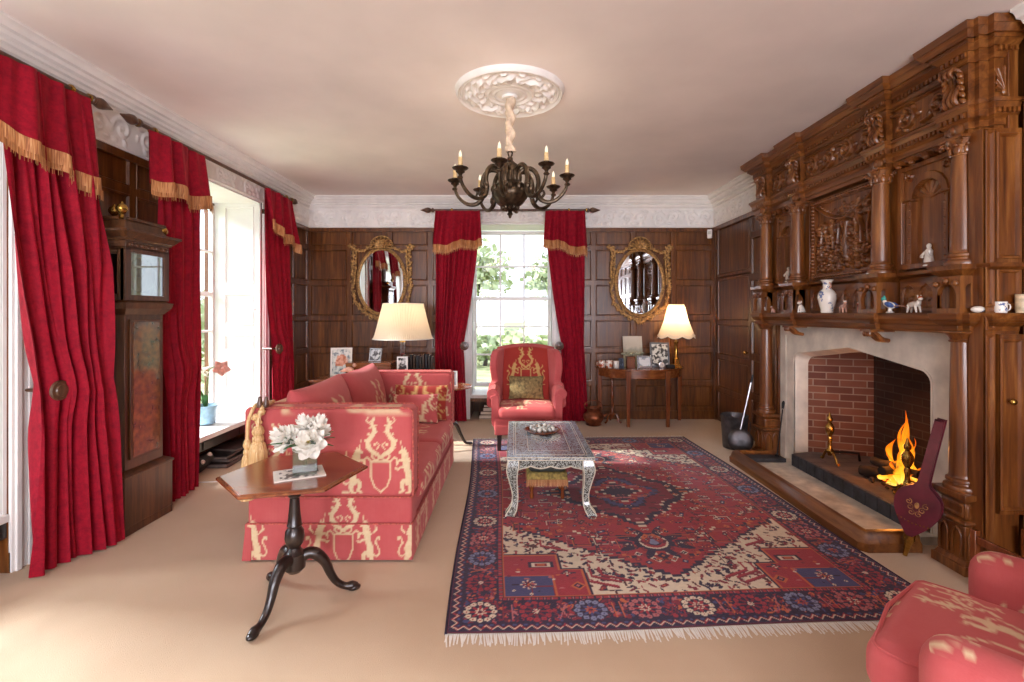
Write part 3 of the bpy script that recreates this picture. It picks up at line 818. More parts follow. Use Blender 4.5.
bw(mb, 'entablature', M['oak_h'], chim)
# carved frieze between the blocks
for i, (a, b) in enumerate([(OUT[0]+.065, INN[0]-.065), (INN[0]+.065, INN[1]-.065), (INN[1]+.065, OUT[1]-.065)]):
    w = b-a; cv = Canvas(w, .2, int(w*260)); n = max(1, int(round(w/.2)))
    for k in range(n):
        c = (w*(k+.5)/n, .1); s_ = 1 if k % 2 else -1
        cv.stroke([(w*k/n, .1-.06*s_), (w*(k+.3)/n, .1-.05*s_), (w*(k+.75)/n, .1+.0*s_)], .011, .9, dome=True)
        cv.stroke(spiral(c, .07, 1.6, 30, -s_*PI/2, s_, .008), np.linspace(.014, .008, 30), 1, dome=True)
        for q in range(14):
            an = q*.9; rr_ = .04+.05*((q*37) % 10)/10
            cv.disc((c[0]+rr_*math.cos(an), c[1]+rr_*.9*math.sin(an)), .016, .75, dome=True, sx=1.7, rot=an+.6)
        cv.disc(c, .02, 1.1, dome=True)
    cv.stroke([(0, .008), (w, .008)], .006, .7, dome=True); cv.stroke([(0, .192), (w, .192)], .006, .7, dome=True)
    mb = MB(); relief(mb, cv, .026, MX(b, 2.532, 2.498)); bw(mb, 'carved_frieze', M['oak_red'], chim)
# sunflower block on the near end
cv = Canvas(.095, .2, 50)
for t in np.linspace(.1, PI-.1, 9): cv.stroke([(.0475, .03), (.0475+.1*math.cos(t), .03+.13*math.sin(t))], [.004, .010], .9, dome=True)
cv.disc((.0475, .03), .022, 1.2, dome=True)
mb = MB(); relief(mb, cv, .012, MY(2.53, 2.535, 2.544)); bw(mb, 'sunflower_carving', M['oak_red'], chim)
# scrolled leaf consoles on the blocks
for c, xf in [(OUT[0], 2.44), (OUT[1], 2.44), (INN[0], 2.455), (INN[1], 2.455)]:
    mb = MB()
    S = [(.0, .02), (-.03, .0), (-.05, .03), (-.03, .08), (-.012, .12), (-.02, .17), (-.055, .19), (-.075, .165), (-.06, .145)]
    for q in (-.03, 0, .03): mb.tube([(xf+x, c+q, 2.535+z) for x, z in S], [.012, .014, .014, .013, .012, .014, .013, .010, .006], 8, smooth=4)
    for k in range(5):
        z = 2.55+k*.035
        for s_ in (-1, 1): mb.ell((xf-.018-.004*k, c+s_*.045, z), (.016, .012, .026), rx=s_*.5, seg=8, rings=6)
    mb.ell((xf-.012, c, 2.40), (.02, .05, .04)); mb.ell((xf-.02, c, 2.40), (.02, .02, .025))
    bw(mb, 'console', M['oak_red'], chim)

# ---------------------------------------------------------------- stone fireplace
fp = thing('stone_fireplace', 'pale stone fireplace with a flattened Tudor arch and red brick firebox', 'fireplace', (2.6, CY, 0))
OY = (3.005, 4.375)
om = (OY[0]+OY[1])/2; oh = (OY[1]-OY[0])/2
def archpts(e=0, dz=0):
    h = oh+e; p = [(om-h, 0), (om-h, .93+dz)]
    for t in np.linspace(0, 1, 7)[1:]: p.append((om-h+.1*(1-math.cos(t*PI/2))*1.0, .93+dz+.085*math.sin(t*PI/2)))
    p.append((om, 1.105+dz))
    for t in np.linspace(1, 0, 7)[:-1]: p.append((om+h-.1*(1-math.cos(t*PI/2)), .93+dz+.085*math.sin(t*PI/2)))
    p += [(om+h, .93+dz), (om+h, 0)]; return p
MXs = lambda x: Matrix(((0, 0, -1, x), (1, 0, 0, 0), (0, 1, 0, 0), (0, 0, 0, 1)))
def ring(mb, inner, outer, x0, x1):
    n = len(inner); V = [(x0, y, z) for y, z in inner]+[(x0, y, z) for y, z in outer]+[(x1, y, z) for y, z in inner]+[(x1, y, z) for y, z in outer]
    F = []
    for i in range(n-1):
        F += [(i, n+i, n+i+1, i+1), (2*n+i, 2*n+i+1, 3*n+i+1, 3*n+i), (i, i+1, 2*n+i+1, 2*n+i), (n+i, 3*n+i, 3*n+i+1, n+i+1)]
    mb.add(V, F)
SY = (2.735, 4.645)
inner = archpts(.045, .03)
def outer_for(inner, top):
    o = []
    n = len(inner)
    for i, (y, z) in enumerate(inner):
        if i <= 1: o.append((SY[0], z if i == 0 else top))
        elif i >= n-2: o.append((SY[1], z if i == n-1 else top))
        else: o.append((SY[0]+(SY[1]-SY[0])*(i-1)/(n-3), top))
    return o
mb = MB(); ring(mb, inner, outer_for(inner, 1.282), 2.552, 2.655)
# moulded chamfer leading into the opening, and an incised square line
i2 = archpts(0, 0); V = []; n = len(inner)
mb.add([(2.56, y, z) for y, z in inner]+[(2.655, y, z) for y, z in i2], [(i, i+1, n+i+1, n+i) for i in range(n-1)])
ring(mb, inner, archpts(.055, .042), 2.546, 2.56)
for y in (2.83, 4.55): mb.box(2.547, 2.553, y-.006, y+.006, 0, 1.2)
mb.box(2.547, 2.553, 2.824, 4.556, 1.194, 1.206)
bw(mb, 'stone_arch', M['stone'], fp)
bw(MB().prism([(2.66, 2.96), (2.66, 3.0), (3.12, 3.2), (3.12, 2.96)][::-1], 0, 1.34), 'brick_side', M['brick'], fp)
mb = MB(); mb.prism([(2.66, 4.42), (2.66, 4.38), (3.12, 4.2), (3.12, 4.42)], 0, 1.34)
bw(mb, 'brick_side', M['brick'], fp)
mb = MB(); mb.box(3.12, 3.22, 2.96, 4.42, 0, 1.34); mb.box(2.66, 3.22, 2.96, 4.42, 1.30, 1.34); bw(mb, 'fire_back', M['brick_soot'], fp)
mb = MB(); mb.prism([(2.47, 3.04), (2.47, 4.29), (2.66, 4.345), (3.11, 4.19), (3.11, 3.21), (2.66, 3.035)][::-1], .06, .155); bw(mb, 'raised_hearth', M['hearthbrick'], fp, bevel=.006)
mb = MB()
for k in range(11): y = 3.045+k*.1132; mb.box(2.452, 2.469, y, y+.108, .05, .152)
bw(mb, 'hearth_edge_bricks', M['bluebrick'], fp, bevel=.004)
mb = MB(); mb.box(2.105, 2.548, 2.91, 4.50, .001, .05); bw(mb, 'hearth_slab', M['slab'], fp)
mb = MB(); mb.box(2.12, 2.45, 4.36, 4.495, .05, .085); bw(mb, 'slate_strip', M['bluebrick'], fp, bevel=.004)

# oak fender kerb round the hearth
kb = thing('fender_kerb', 'low moulded oak fender kerb around the hearth, along the rug edge', 'fender', (2.1, CY, 0))
pr = [(0, 0), (0, .045), (-.0, .05), (.012, .06), (.02, .09), (.036, .108), (.06, .112), (.075, .105), (.08, .09), (.08, 0)]
def kerbrun(path, name, closed=False):
    mb = MB(); V = []; F = []; n = len(pr)
    for i, p in enumerate(path):
        p = np.array(p, float)
        d0 = (p-path[i-1]) if i > 0 else (np.array(path[i+1])-p); d1 = (np.array(path[i+1])-p) if i < len(path)-1 else d0
        d0 = d0/np.linalg.norm(d0); d1 = d1/np.linalg.norm(d1); b = d0+d1; b /= np.linalg.norm(b)
        nrm = np.array((b[1], -b[0])); k = 1/max(.3, np.dot(nrm, np.array((d1[1], -d1[0]))))
        for o, z in pr: q = p+nrm*o*k; V.append((q[0], q[1], z+.001))
    for i in range(len(path)-1):
        for j in range(n-1): F.append((i*n+j, i*n+j+1, (i+1)*n+j+1, (i+1)*n+j))
    F += [tuple(range(n)), tuple(range((len(path)-1)*n+n-1, (len(path)-1)*n-1, -1))]
    mb.add(V, F); return bw(mb, name, M['kerb'], kb)
kerbrun([(2.375, 2.815), (2.06, 2.815), (2.022, 2.853), (2.022, 4.555), (2.06, 4.593), (2.375, 4.593)], 'kerb_rail')
# ---------------------------------------------------------------- heraldic motif used on the upholstery
CR = Canvas(1, 1, 300)
def _crest():
    c = CR
    sh = [(.375, .42), (.625, .42), (.625, .22), (.58, .1), (.5, .03), (.42, .1), (.375, .22), (.375, .42)]
    c.stroke(sh, .010)
    for s in (-1, 1):
        X = lambda x: .5+s*x
        S = lambda pts, r: c.stroke([(X(p[0]), p[1]) for p in pts], r)
        sm = lambda pts, k=5: [(p.x, p.y) for p in catmull([Vector((a, b, 0)) for a, b in pts], [0]*len(pts), k)[0]]
        S(sm([(.0, .47), (.06, .44), (.11, .48), (.09, .54), (.04, .53)]), .011)
        S(sm([(.13, .43), (.17, .47), (.21, .45), (.2, .41)]), .010)
        P = sm([(.02, .49), (.08, .53), (.14, .58), (.165, .67), (.115, .745), (.08, .82), (.11, .90), (.09, .97)])
        S(P, [.012+.018*math.sin(PI*min(1, .15+.8*k/len(P))) for k in range(len(P))])
        for (x, y, r) in ((.17, .60, .020), (.195, .69, .018), (.08, .64, .018), (.155, .77, .016), (.05, .80, .014), (.135, .85, .016), (.06, .88, .012), (.13, .93, .014)): c.disc((X(x), y), r)
        S(sm([(.13, .90), (.18, .94), (.16, .985)]), .008); S(sm([(.05, .58), (.02, .63), (.05, .66)]), .008)
        X = lambda x: .5+s*(x+.035)
        # rampant beast
        P = sm([(.315, .15), (.325, .24), (.30, .33), (.285, .42), (.262, .50), (.245, .55)])
        S(P, np.interp(np.linspace(0, 1, len(P)), [0, .2, .4, .65, .85, 1], [.04, .048, .034, .046, .034, .026]))
        S([(.245, .555), (.205, .535)], [.026, .013]); S([(.24, .575), (.215, .70)], [.010, .002]); S([(.265, .57), (.275, .605)], [.012, .004])
        for q in range(5): c.disc((X(.285+.012*q), .555-.032*q), .017)
        S(sm([(.275, .41), (.215, .44), (.185, .415), (.17, .38)]), .013); S(sm([(.285, .35), (.215, .345), (.185, .32), (.16, .335)]), .013)
        S(sm([(.315, .17), (.25, .165), (.235, .1), (.255, .05), (.21, .03)]), np.linspace(.034, .012, 21)); S(sm([(.335, .14), (.345, .08), (.33, .03), (.29, .02)]), np.linspace(.034, .012, 16))
        S(sm([(.355, .17), (.41, .13), (.45, .18), (.43, .26), (.40, .32), (.43, .39), (.455, .37)]), .010)
        c.disc((X(.452), .37), .022); c.disc((X(.40), .31), .016)
        S([(.375, .03), (.45, .03)], .010); S([(.37, .45), (.41, .49), (.40, .55)], [.012, .014, .004])
    n = vnoise(c.X, c.Y, 30, 3, 2); c.A = c.A*np.clip(1.75-1.1*n, .45, 1)
_crest()
def crests(lst):
    """lst of (cu, cv, size[, flip]) -> function of in-plane coordinates"""
    def f(u, v):
        out = np.zeros_like(u)
        for c in lst:
            x = (u-c[0])/c[2]+.5; y = (v-c[1])/c[2]+.5
            if len(c) > 3 and c[3]: x, y = y, 1-x
            out = np.maximum(out, CR.sample(x, y))
        return out
    return f
def scatter(seed, w, h, s, dens=1.0):
    r = random.Random(seed); L = []; n = max(1, int(w*h/(s*s)*dens))
    for i in range(n): L.append((r.uniform(-w/2, w/2), r.uniform(-h/2, h/2), s*r.uniform(.85, 1.1)))
    return crests(L)
def pillow(mb, w, h, t, pat=None, n=26, M4=None, pw=.5):
    a = np.sin(np.linspace(-PI/2, PI/2, n)); U, V = np.meshgrid(a, a, indexing='ij')
    th = t/2*(np.clip(1-U**2, 0, 1)**pw)*(np.clip(1-V**2, 0, 1)**pw)
    pin = 1-.06*(1-U**2)*0-.05*(np.abs(V)**2)*(1-U**2)*0
    X = U*w/2*(1-.05*(1-V**2)*0+.0)*(1-.06*np.abs(U)*(1-V**2)); Z = V*h/2*(1-.06*np.abs(V)*(1-U**2))
    for s in (-1, 1):
        P = np.stack([X, s*th, Z], -1); at = {'pat': pat(X, Z) if pat else np.zeros_like(X)}
        mb.grid(P, M4, flip=(s < 0), **at)
    return mb
def piping(mb, pts, r=.006, closed=False, M4=None): return mb.tube(pts, r, 6, M4, closed=closed)

M['fab_gold'] = plain('faded_gold_braid', '#c79a5c', .7, 0, .3, 40)
M['gold_cord'] = plain('piping_cord', '#b8594e', .7, 0, .25, 60)
# ---------------------------------------------------------------- curtains
def curtain(name, label, O, U, N, t, m, b, zt=2.675, zm=.95, zb=.012, folds=9, depth=.05, group=None, vz=(2.30, 2.36), seed=0, skew=0, valm=None):
    """t, m, b: (start, end) along U at the top, at the holdback, and at the floor"""
    O = np.array(O, float); U = np.array(U, float); N = np.array(N, float)
    c0 = O+U*(t[0]+t[1])/2
    root = thing(name, label, 'curtain', (c0[0], c0[1], 0), 0, group); r = random.Random(seed)
    nu, nz = folds*14, 46
    s = np.linspace(0, 1, nu); Z = np.linspace(zt, zb, nz)
    ph = [r.uniform(0, 6) for _ in range(4)]
    def rng(z):
        if z > zm: k = (zt-z)/(zt-zm); k = k**1.5; return t[0]+(m[0]-t[0])*k, t[1]+(m[1]-t[1])*k
        k = (zm-z)/(zm-zb); k = k**.75; return m[0]+(b[0]-m[0])*k, m[1]+(b[1]-m[1])*k
    P = np.zeros((nu, nz, 3))
    for j, z in enumerate(Z):
        a, e = rng(z); w = e-a
        ss = s+.035*np.sin(s*6+ph[0]+z*.8)+.014*np.sin(s*15+ph[1]-z*1.1); ss = (ss-ss[0])/(ss[-1]-ss[0])
        u = a+w*ss
        tight = math.exp(-((z-zm)/.16)**2)
        am = depth*(.55+.45*math.sin(z*.9+ph[2]))*(1-.35*tight)*(1.25 if z < zm else 1)
        fo = np.sin(s*folds*2*PI+.8*math.sin(z*1.2+ph[3])+.9*np.sin(s*8+z*1.3+ph[0]))*(.7+.3*np.sin(s*11+ph[2]+z))+.3*np.sin(s*folds*3.3*PI+ph[1]+z*1.6)
        fo = np.sign(fo)*np.abs(fo)**.85
        d = am*fo*(.75+.25*np.sin(s*5+ph[1]))+.012*np.sin(s*folds*5+z*3)+.055*0
        d += tight*.05*np.sin(s*PI)
        off = skew*s**1.5*min(1, (zt-z)/1.0)+(.03 if z < zm else 0)*(zm-z)/zm
        P[:, j] = O+np.outer(u, U)+np.outer(d+off+.075, N)+np.array((0, 0, z))
    mb = MB(); mb.grid(P, flip=True); 
    P2 = P.copy()-N*.006; mb.grid(P2)
    # tight hem edges
    bw(mb, 'drape', M['velvet'], root, angle=80)
    # valance: shallow gathered flounce over the drape, with a fringe
    va, vb = (valm or t)
    def vbot(q): return vz[0]+(vz[1]-vz[0])*q+.02*np.sin(q*11+seed)
    nv = 12; V = np.zeros((nu, nv, 3)); Fg = np.zeros((nu, 4, 3))
    grow = 1.06
    ww = (vb-va)
    for j in range(nv):
        k = j/(nv-1); z = zt+.004+(vbot(s)-zt-.004)*k
        u = va+ww*.5+(s-.5)*ww*(1.0+.10*k)
        d = (.010+.020*k)*np.sin(s*(folds-3)*2*PI+seed+k+.8*np.sin(s*7+seed))+.007*np.sin(s*37+seed+2*k)+.010*np.sin(s*5+k)+.104+.044*k
        V[:, j] = O+np.outer(u, U)+np.outer(d, N); V[:, j, 2] = z
    for j in range(4):
        k = j/3; Fg[:, j] = V[:, -1]+N*(.008+.004*k); Fg[:, j, 2] = V[:, -1, 2]+.03-.105*k
        Fg[:, j] += np.outer(.006*np.sin(s*150+j), U)*k
    mb = MB(); mb.grid(V, flip=True); mb.grid(V-N*.006); bw(mb, 'valance', M['velvet'], root, angle=80)
    mb = MB(); mb.grid(Fg, flip=True); mb.grid(Fg-N*.006)
    # loose threads below the braid
    n = int(ww*130); q = np.linspace(.002, .998, n); idx = q*(nu-1)
    for i in range(n):
        p = Fg[int(idx[i]), 3]; l = .02+.012*r.random(); w_ = .003
        mb.add([p-U*w_+N*.003+np.array((0, 0, .03)), p+U*w_+N*.003+np.array((0, 0, .03)), p+U*w_*.6+N*.004-np.array((0, 0, l)), p-U*w_*.6+N*.004-np.array((0, 0, l))], [(0, 1, 2, 3)])
    bw(mb, 'fringe', M['fringe'], root, angle=80)
    return root
CX = -2.64
gl = 'red velvet curtains'
curtain('velvet_curtain', 'long red velvet curtain between the nearest side window and the tall clock', (CX, 0, 0), (0, 1, 0), (1, 0, 0), (2.38, 2.90), (2.585, 2.875), (2.53, 2.965), folds=6, group=gl, vz=(2.31, 2.17), seed=2, depth=.055, skew=.15, zm=1.0, valm=(2.34, 2.88))
curtain('velvet_curtain', 'red velvet curtain hanging just behind the tall clock', (CX, 0, 0), (0, 1, 0), (1, 0, 0), (3.475, 3.96), (3.505, 3.93), (3.49, 3.86), folds=6, group=gl, vz=(2.31, 2.30), seed=4, depth=.05, valm=(3.36, 3.97))
curtain('velvet_curtain', 'red velvet curtain at the far side of the shuttered window, near the room corner', (CX, 0, 0), (0, 1, 0), (1, 0, 0), (4.93, 5.53), (5.10, 5.55), (5.06, 5.55), folds=6, group=gl, vz=(2.33, 2.17), seed=6, depth=.045, zm=1.02)
BY = YB-.075
curtain('velvet_curtain', 'red velvet curtain left of the armchair window, swept back to the left', (0, BY, 0), (1, 0, 0), (0, -1, 0), (-1.02, -.45), (-1.03, -.67), (-1.02, -.62), folds=8, group=gl, vz=(2.23, 2.33), seed=8, depth=.035, zm=.98, zt=2.71)
curtain('velvet_curtain', 'red velvet curtain right of the armchair window, swept back to the right', (0, BY, 0), (1, 0, 0), (0, -1, 0), (.39, .90), (.60, .89), (.56, .94), folds=8, group=gl, vz=(2.33, 2.19), seed=10, depth=.035, zm=.98, zt=2.71)
M['dkpole'] = wood('pole_wood', '#3a2418', '#5c4030', '#7a5a44', .3)
def pole(label, a, b, brk):
    t = thing('curtain_pole', label, 'curtain pole', a, 0, 'curtain poles')
    A = Vector(a); B = Vector(b); d = (B-A); L = d.length; q = d.to_track_quat('Z', 'Y').to_matrix().to_4x4()
    MB().lathe([(.0, 0), (.016, 0), (.016, L), (0, L)], 14, q).build('rod', M['dkpole'], t)
    fin = [(.016, -.01), (.028, 0), (.03, .012), (.022, .02), (.018, .03), (.03, .045), (.036, .07), (.03, .095), (.016, .13), (.004, .165), (.0, .17)]
    for s, z in ((1, L), (-1, 0)):
        m = q @ Matrix.Translation((0, 0, z)) @ Matrix.Diagonal((1, 1, s, 1)); MB().lathe(fin, 14, m).build('finial', M['dkpole'], t)
        MB().lathe([(.024, -.02), (.026, -.012), (.024, -.004)], 14, q @ Matrix.Translation((0, 0, z))).build('collar', M['brass'], t)
    for k in brk:
        p = A+d*k-A; mb = MB(); n = Vector((-1, 0, 0)) if abs(d.y) > abs(d.x) else Vector((0, 1, 0))
        mb.tube([p+n*.0, p+n*.04], .012, 8); mb.lathe([(.022, -.012), (.026, 0), (.022, .012)], 14, Matrix.Translation(p) @ q); mb.build('pole_bracket', M['brass'], t)
PX = CX+.02
pole('wooden curtain pole over the nearest side window, spear finial by the clock', (PX, 1.1, 2.722), (PX, 2.98, 2.722), (.05, .93))
pole('wooden curtain pole over the shuttered side window behind the clock', (PX, 3.37, 2.722), (PX, 5.66, 2.722), (.06, .94))
pole('wooden curtain pole across the far window above the armchair', (-1.06, YB-.11, 2.735), (.94, YB-.11, 2.735), (.12, .88))
def holdback(label, p, n):
    t = thing('curtain_holdback', label, 'curtain holdback', p, 0, 'curtain holdbacks'); n = Vector(n); q = n.to_track_quat('Z', 'Y').to_matrix().to_4x4()
    q = q @ Matrix.Translation((0, 0, .035)); MB().lathe([(.006, -.035), (.01, -.025), (.01, .13), (.016, .14)], 12, q).build('stem', M['dkpole'], t)
    MB().lathe([(.014, .138), (.05, .145), (.056, .155), (.052, .166), (.036, .168), (.032, .176), (.0, .182)], 24, q).build('rosette', M['dkpole'], t)
holdback('round wooden holdback on the nearest curtain', (XL+.036, 2.66, .975), (1, -.02, 0))
holdback('round wooden holdback on the curtain by the room corner', (XL+.036, 5.15, 1.02), (1, -.1, 0))
holdback('round wooden holdback on the curtain left of the far window', (-.645, YB-.036, .98), (0, -1, 0))
holdback('round wooden holdback on the curtain right of the far window', (.565, YB-.036, .98), (0, -1, 0))

# ---------------------------------------------------------------- sofa
FAB = M['fab']
SX0, SX1, S0, S1 = -1.53, -.575, 2.715, 4.54
sofa = thing('sofa', 'long pink-red sofa with high straight arms and woven gold heraldic beasts', 'sofa', ((SX0+SX1)/2, (S0+S1)/2, 0))
def P3(lst, ax_, sg_, u, v, base=None):
    f = crests(lst)
    def g(Q, ax, sg):
        if ax == ax_ and sg == sg_: return f(Q[..., u], Q[..., v])
        return np.zeros(Q.shape[:2])
    return g
def multi(*gs):
    def g(Q, ax, sg):
        o = np.zeros(Q.shape[:2])
        for k in gs: o = np.maximum(o, k(Q, ax, sg))
        return o
    return g
def edge_trail(Q, ax, sg):
    return np.zeros(Q.shape[:2])
AH = .865
def wave_top(z0):   # faded gold trailing along the upper edge
    def g(Q, ax, sg):
        n = vnoise(Q[..., 0], Q[..., 2]+Q[..., 1]*.7, 9, 5, 2); e = np.clip((Q[..., 2]-z0)/.03, 0, 1)
        return np.clip((n-.52)*9, 0, 1)*e*.8
    return g
mb = MB(); mb.rbox((SX0, S0, .36), (SX1, S0+.15, AH), .03, .0075, pat=multi(P3([(-.755, .60, .44), (-1.40, .57, .43)], 1, -1, 0, 2), wave_top(AH-.05), P3([(-.9, .6, .5)], 1, 1, 0, 2)))
mb.rbox((SX0+.02, S0+.008, .2), (SX1-.006, S0+.15, .365), .02, .0075, pat=P3([(-.965, .19, .42), (-1.60, .19, .42), (-.45, .19, .42)], 1, -1, 0, 2))
bw(mb, 'arm', FAB, sofa)
mb = MB(); mb.rbox((SX0, S1-.15, .36), (SX1, S1, AH), .03, .014, pat=P3([(-.93, .70, .44), (-.50, .68, .44)], 1, -1, 0, 2)); mb.rbox((SX0+.02, S1-.15, .2), (SX1-.006, S1-.008, .365), .02, .03)
bw(mb, 'arm', FAB, sofa)
mb = MB(); mb.rbox((SX0, S0+.14, .2), (SX0+.17, S1-.14, AH-.02), .04, .02, pat=wave_top(AH-.09)); bw(mb, 'backrest', FAB, sofa)
mb = MB(); mb.rbox((SX0+.15, S0+.14, .16), (SX1-.02, S1-.14, .30), .02, .03); bw(mb, 'seat_base', FAB, sofa)
for k in range(2):
    a = S0+.155+k*.78; 
    mb = MB(); mb.rbox((SX0+.16, a, .29), (SX1+.025-.01*k, a+.765, .44), .05, .016, crown=(.012, 0, .02), pat=multi(P3([(-.95, a+.38, .5, 1)], 2, 1, 0, 1), P3([(a+.2, .37, .4), (a+.62, .37, .4)], 0, 1, 1, 2)))
    bw(mb, 'seat_cushion', FAB, sofa)
for k in range(2):
    a = S0+.155+k*.78; c = a+.38
    m = Matrix.Translation((-1.285+.02*k, c, .665)) @ Euler((0, R(-9), 0)).to_matrix().to_4x4() @ rotz(PI/2)
    mb = MB(); pillow(mb, .79, .56, .30, crests([(-.02, -.06, .46), (.36, -.02, .4)]), 44, m, .38)
    bw(mb, 'back_cushion', FAB, sofa)
# skirt: pleated valance to the floor, with corner kick pleats and a line of piping
mb = MB()
z0, z1 = .012, .215
pat_b = P3([(-.965, .19, .42), (-1.60, .19, .42), (-.45, .19, .42)], 1, -1, 0, 2)
mb.rbox((SX0+.012, S0-.004, z0), (SX1-.004, S0+.012, z1), .004, .0075, pat=pat_b)
mb.rbox((SX1-.016, S0, z0), (SX1-.001, S1, z1), .004, .012, pat=P3([(3.0+.55*k, .2, .4) for k in range(4)], 0, 1, 1, 2))
mb.rbox((SX0+.012, S0, z0), (SX0+.03, S1, z1), .004, .03); mb.rbox((SX0+.012, S1-.012, z0), (SX1-.004, S1+.002, z1), .004, .03)
mb.frustum((SX0+.0, SX0+.05, S0-.012, S0+.03), z0, (SX0+.016, SX0+.05, S0-.004, S0+.03), z1-.02)
bw(mb, 'skirt', FAB, sofa)
mb = MB()
for z in (.215, .365): mb.tube([(SX0+.02, S0-.003, z), (SX1-.006, S0-.003, z), (SX1-.001, S0+.01, z), (SX1-.001, S0+.14, z)], .005, 6)
mb.tube([(SX1-.001, S0+.14, .215), (SX1-.001, S1-.02, .215)], .005, 6)
for y in (S0+.006, S0+.144, S1-.144, S1-.006): mb.tube([(SX1+.001, y, .37), (SX1+.001, y, AH-.02), (SX1-.03, y, AH+.0), (SX0+.03, y, AH+.0)], .005, 6)
bw(mb, 'piping', M['gold_cord'], sofa)
for x in (SX0+.08, SX1-.08):
    for y in (S0+.08, S1-.08): bw(MB().lathe([(.022, 0), (.028, .05), (.03, .16)], 12, Matrix.Translation((x, y, 0))), 'leg', M['dkwood'], sofa)
# loose cushions by the far arm
def cushion(label, loc, rot, w, h, t, mat, lst, grp=None, trim=None):
    o = thing('cushion', label, 'cushion', loc, 0, grp); o.rotation_euler = rot
    mb = MB(); pillow(mb, w, h, t, crests(lst), 30); mb.build('cover', mat, o)
    if trim: 
        a = [(w/2*x*.96, 0, h/2*z*.96) for x, z in [(-1, -1), (-.5, -.95), (.5, -.95), (1, -1), (.95, -.5), (.95, .5), (1, 1), (.5, .95), (-.5, .95), (-1, 1), (-.95, .5), (-.95, -.5)]]
        MB().tube(a, .007, 6, closed=True).build('trim', trim, o)
    return o
cg = 'loose cushions on the sofa'
cushion('red and gold figured cushion leaning against the far sofa arm', (-.84, 4.30, .605), (R(-14), 0, R(-2)), .48, .31, .12, M['fab_tap'], [(0, -.02, .40), (.2, .05, .3), (-.2, .05, .3)], cg, M['fringe'])
cushion('small plain red cushion with a gold beast, in front on the sofa', (-.86, 4.165, .578), (R(-20), 0, R(3)), .40, .25, .10, M['fab'], [(.17, .0, .3), (-.2, 0, .26)], cg)

# tasselled cords over the near sofa corner
tb = thing('tassel_tieback', 'pair of gold silk tassels on a cord over the near left sofa corner', 'tassel', (-1.42, 2.70, .865))
def tassel(mb, p, L, r):
    m = Matrix.Translation(p)
    mb.lathe([(.0, 0), (r*.35, 0), (r*.5, -.012), (r*.62, -.03), (r*.55, -.045), (r*.42, -.052), (r*.55, -.06), (r*.6, -.075), (r*.5, -.085), (r*.7, -.1), (r*.85, -.14), (r*1.0, -L), (r*.4, -L-.004), (0, -L)], 26, m, wob=lambda a, k: .06*np.sin(a*9)*(k > .6))
    return mb
mb = MB()
for (x, L, r) in ((0.01, .30, .052), (-.052, .33, .036)):
    q = MB(); tassel(q, (x, -.028-r*.4, -.085 if x > 0 else -.16), L, r); q.build('tassel', M['tassel'], tb)
mb.tube([(.01, -.05, -.09), (.01, -.035, -.03), (.02, -.012, .014), (.02, .05, .018), (.0, .14, .016)], .011, 8, smooth=5)
mb.tube([(-.052, -.045, -.165), (-.05, -.035, -.06), (-.03, -.014, .012), (-.03, .04, .018), (.0, .14, .016)], .010, 8, smooth=5)
for k in range(6): mb.ell((.0+.018*math.cos(k), -.026+.012*math.sin(k*2), -.01-.012*k), (.02, .018, .014))
mb.build('cord', M['tassel'], tb)
q = MB()
for x in (0, .035): q.lathe([(.0, .05), (.008, .045), (.013, .02), (.016, 0), (.014, -.012)], 10, Matrix.Translation((x, -.012, .022)))
q.build('cord_knot', M['dkpole'], tb)

# ---------------------------------------------------------------- wing armchair by the far window
ac = thing('wing_armchair', 'red wing armchair with heraldic back panel in front of the far window', 'armchair', (.12, 5.12, .0115))
def lrot(o): return o
mb = MB()
mb.rbox((-.335, -.27, .20), (.335, .33, .33), .025, .02); mb.rbox((-.325, -.275, .16), (.325, -.25, .26), .01, .02)
mb.build('seat_frame', FAB, ac)
mb = MB(); mb.rbox((-.29, -.30, .32), (.29, .20, .44), .045, .014, crown=(0, 0, .02), pat=P3([(.15, .05, .42), (-.2, -.1, .4)], 2, 1, 0, 1)); mb.build('seat_cushion', FAB, ac)
# back: leaning slab with a gently arched top
def slab_back(hw, z0, z1, y0, lean, th, arch, mat, name, pat=None, n=40):
    u = np.linspace(-1, 1, n); v = np.linspace(0, 1, n); U, V = np.meshgrid(u, v, indexing='ij')
    top = z1+arch*(1-np.abs(U)**2.2)
    X = U*hw; Z = z0+(top-z0)*V; Y = y0+lean*V
    mb = MB(); ed = np.clip(1-np.abs(U)**10, 0, 1)**.4*np.clip(1-(2*V-1)**12, 0, 1)**.4
    for s in (-1, 1):
        P = np.stack([X, Y+s*th/2*ed, Z], -1); mb.grid(P, flip=(s < 0), pat=(pat(X, Z) if (pat and s < 0) else np.zeros_like(X)))
    return mb.build(name, mat, ac, merge=True)
slab_back(.325, .30, 1.0, .24, .13, .12, .045, FAB, 'backrest')
slab_back(.26, .42, .985, .185, .12, .06, .03, M['fab_tap'], 'back_panel', crests([(0, .80, .42)]), 80)
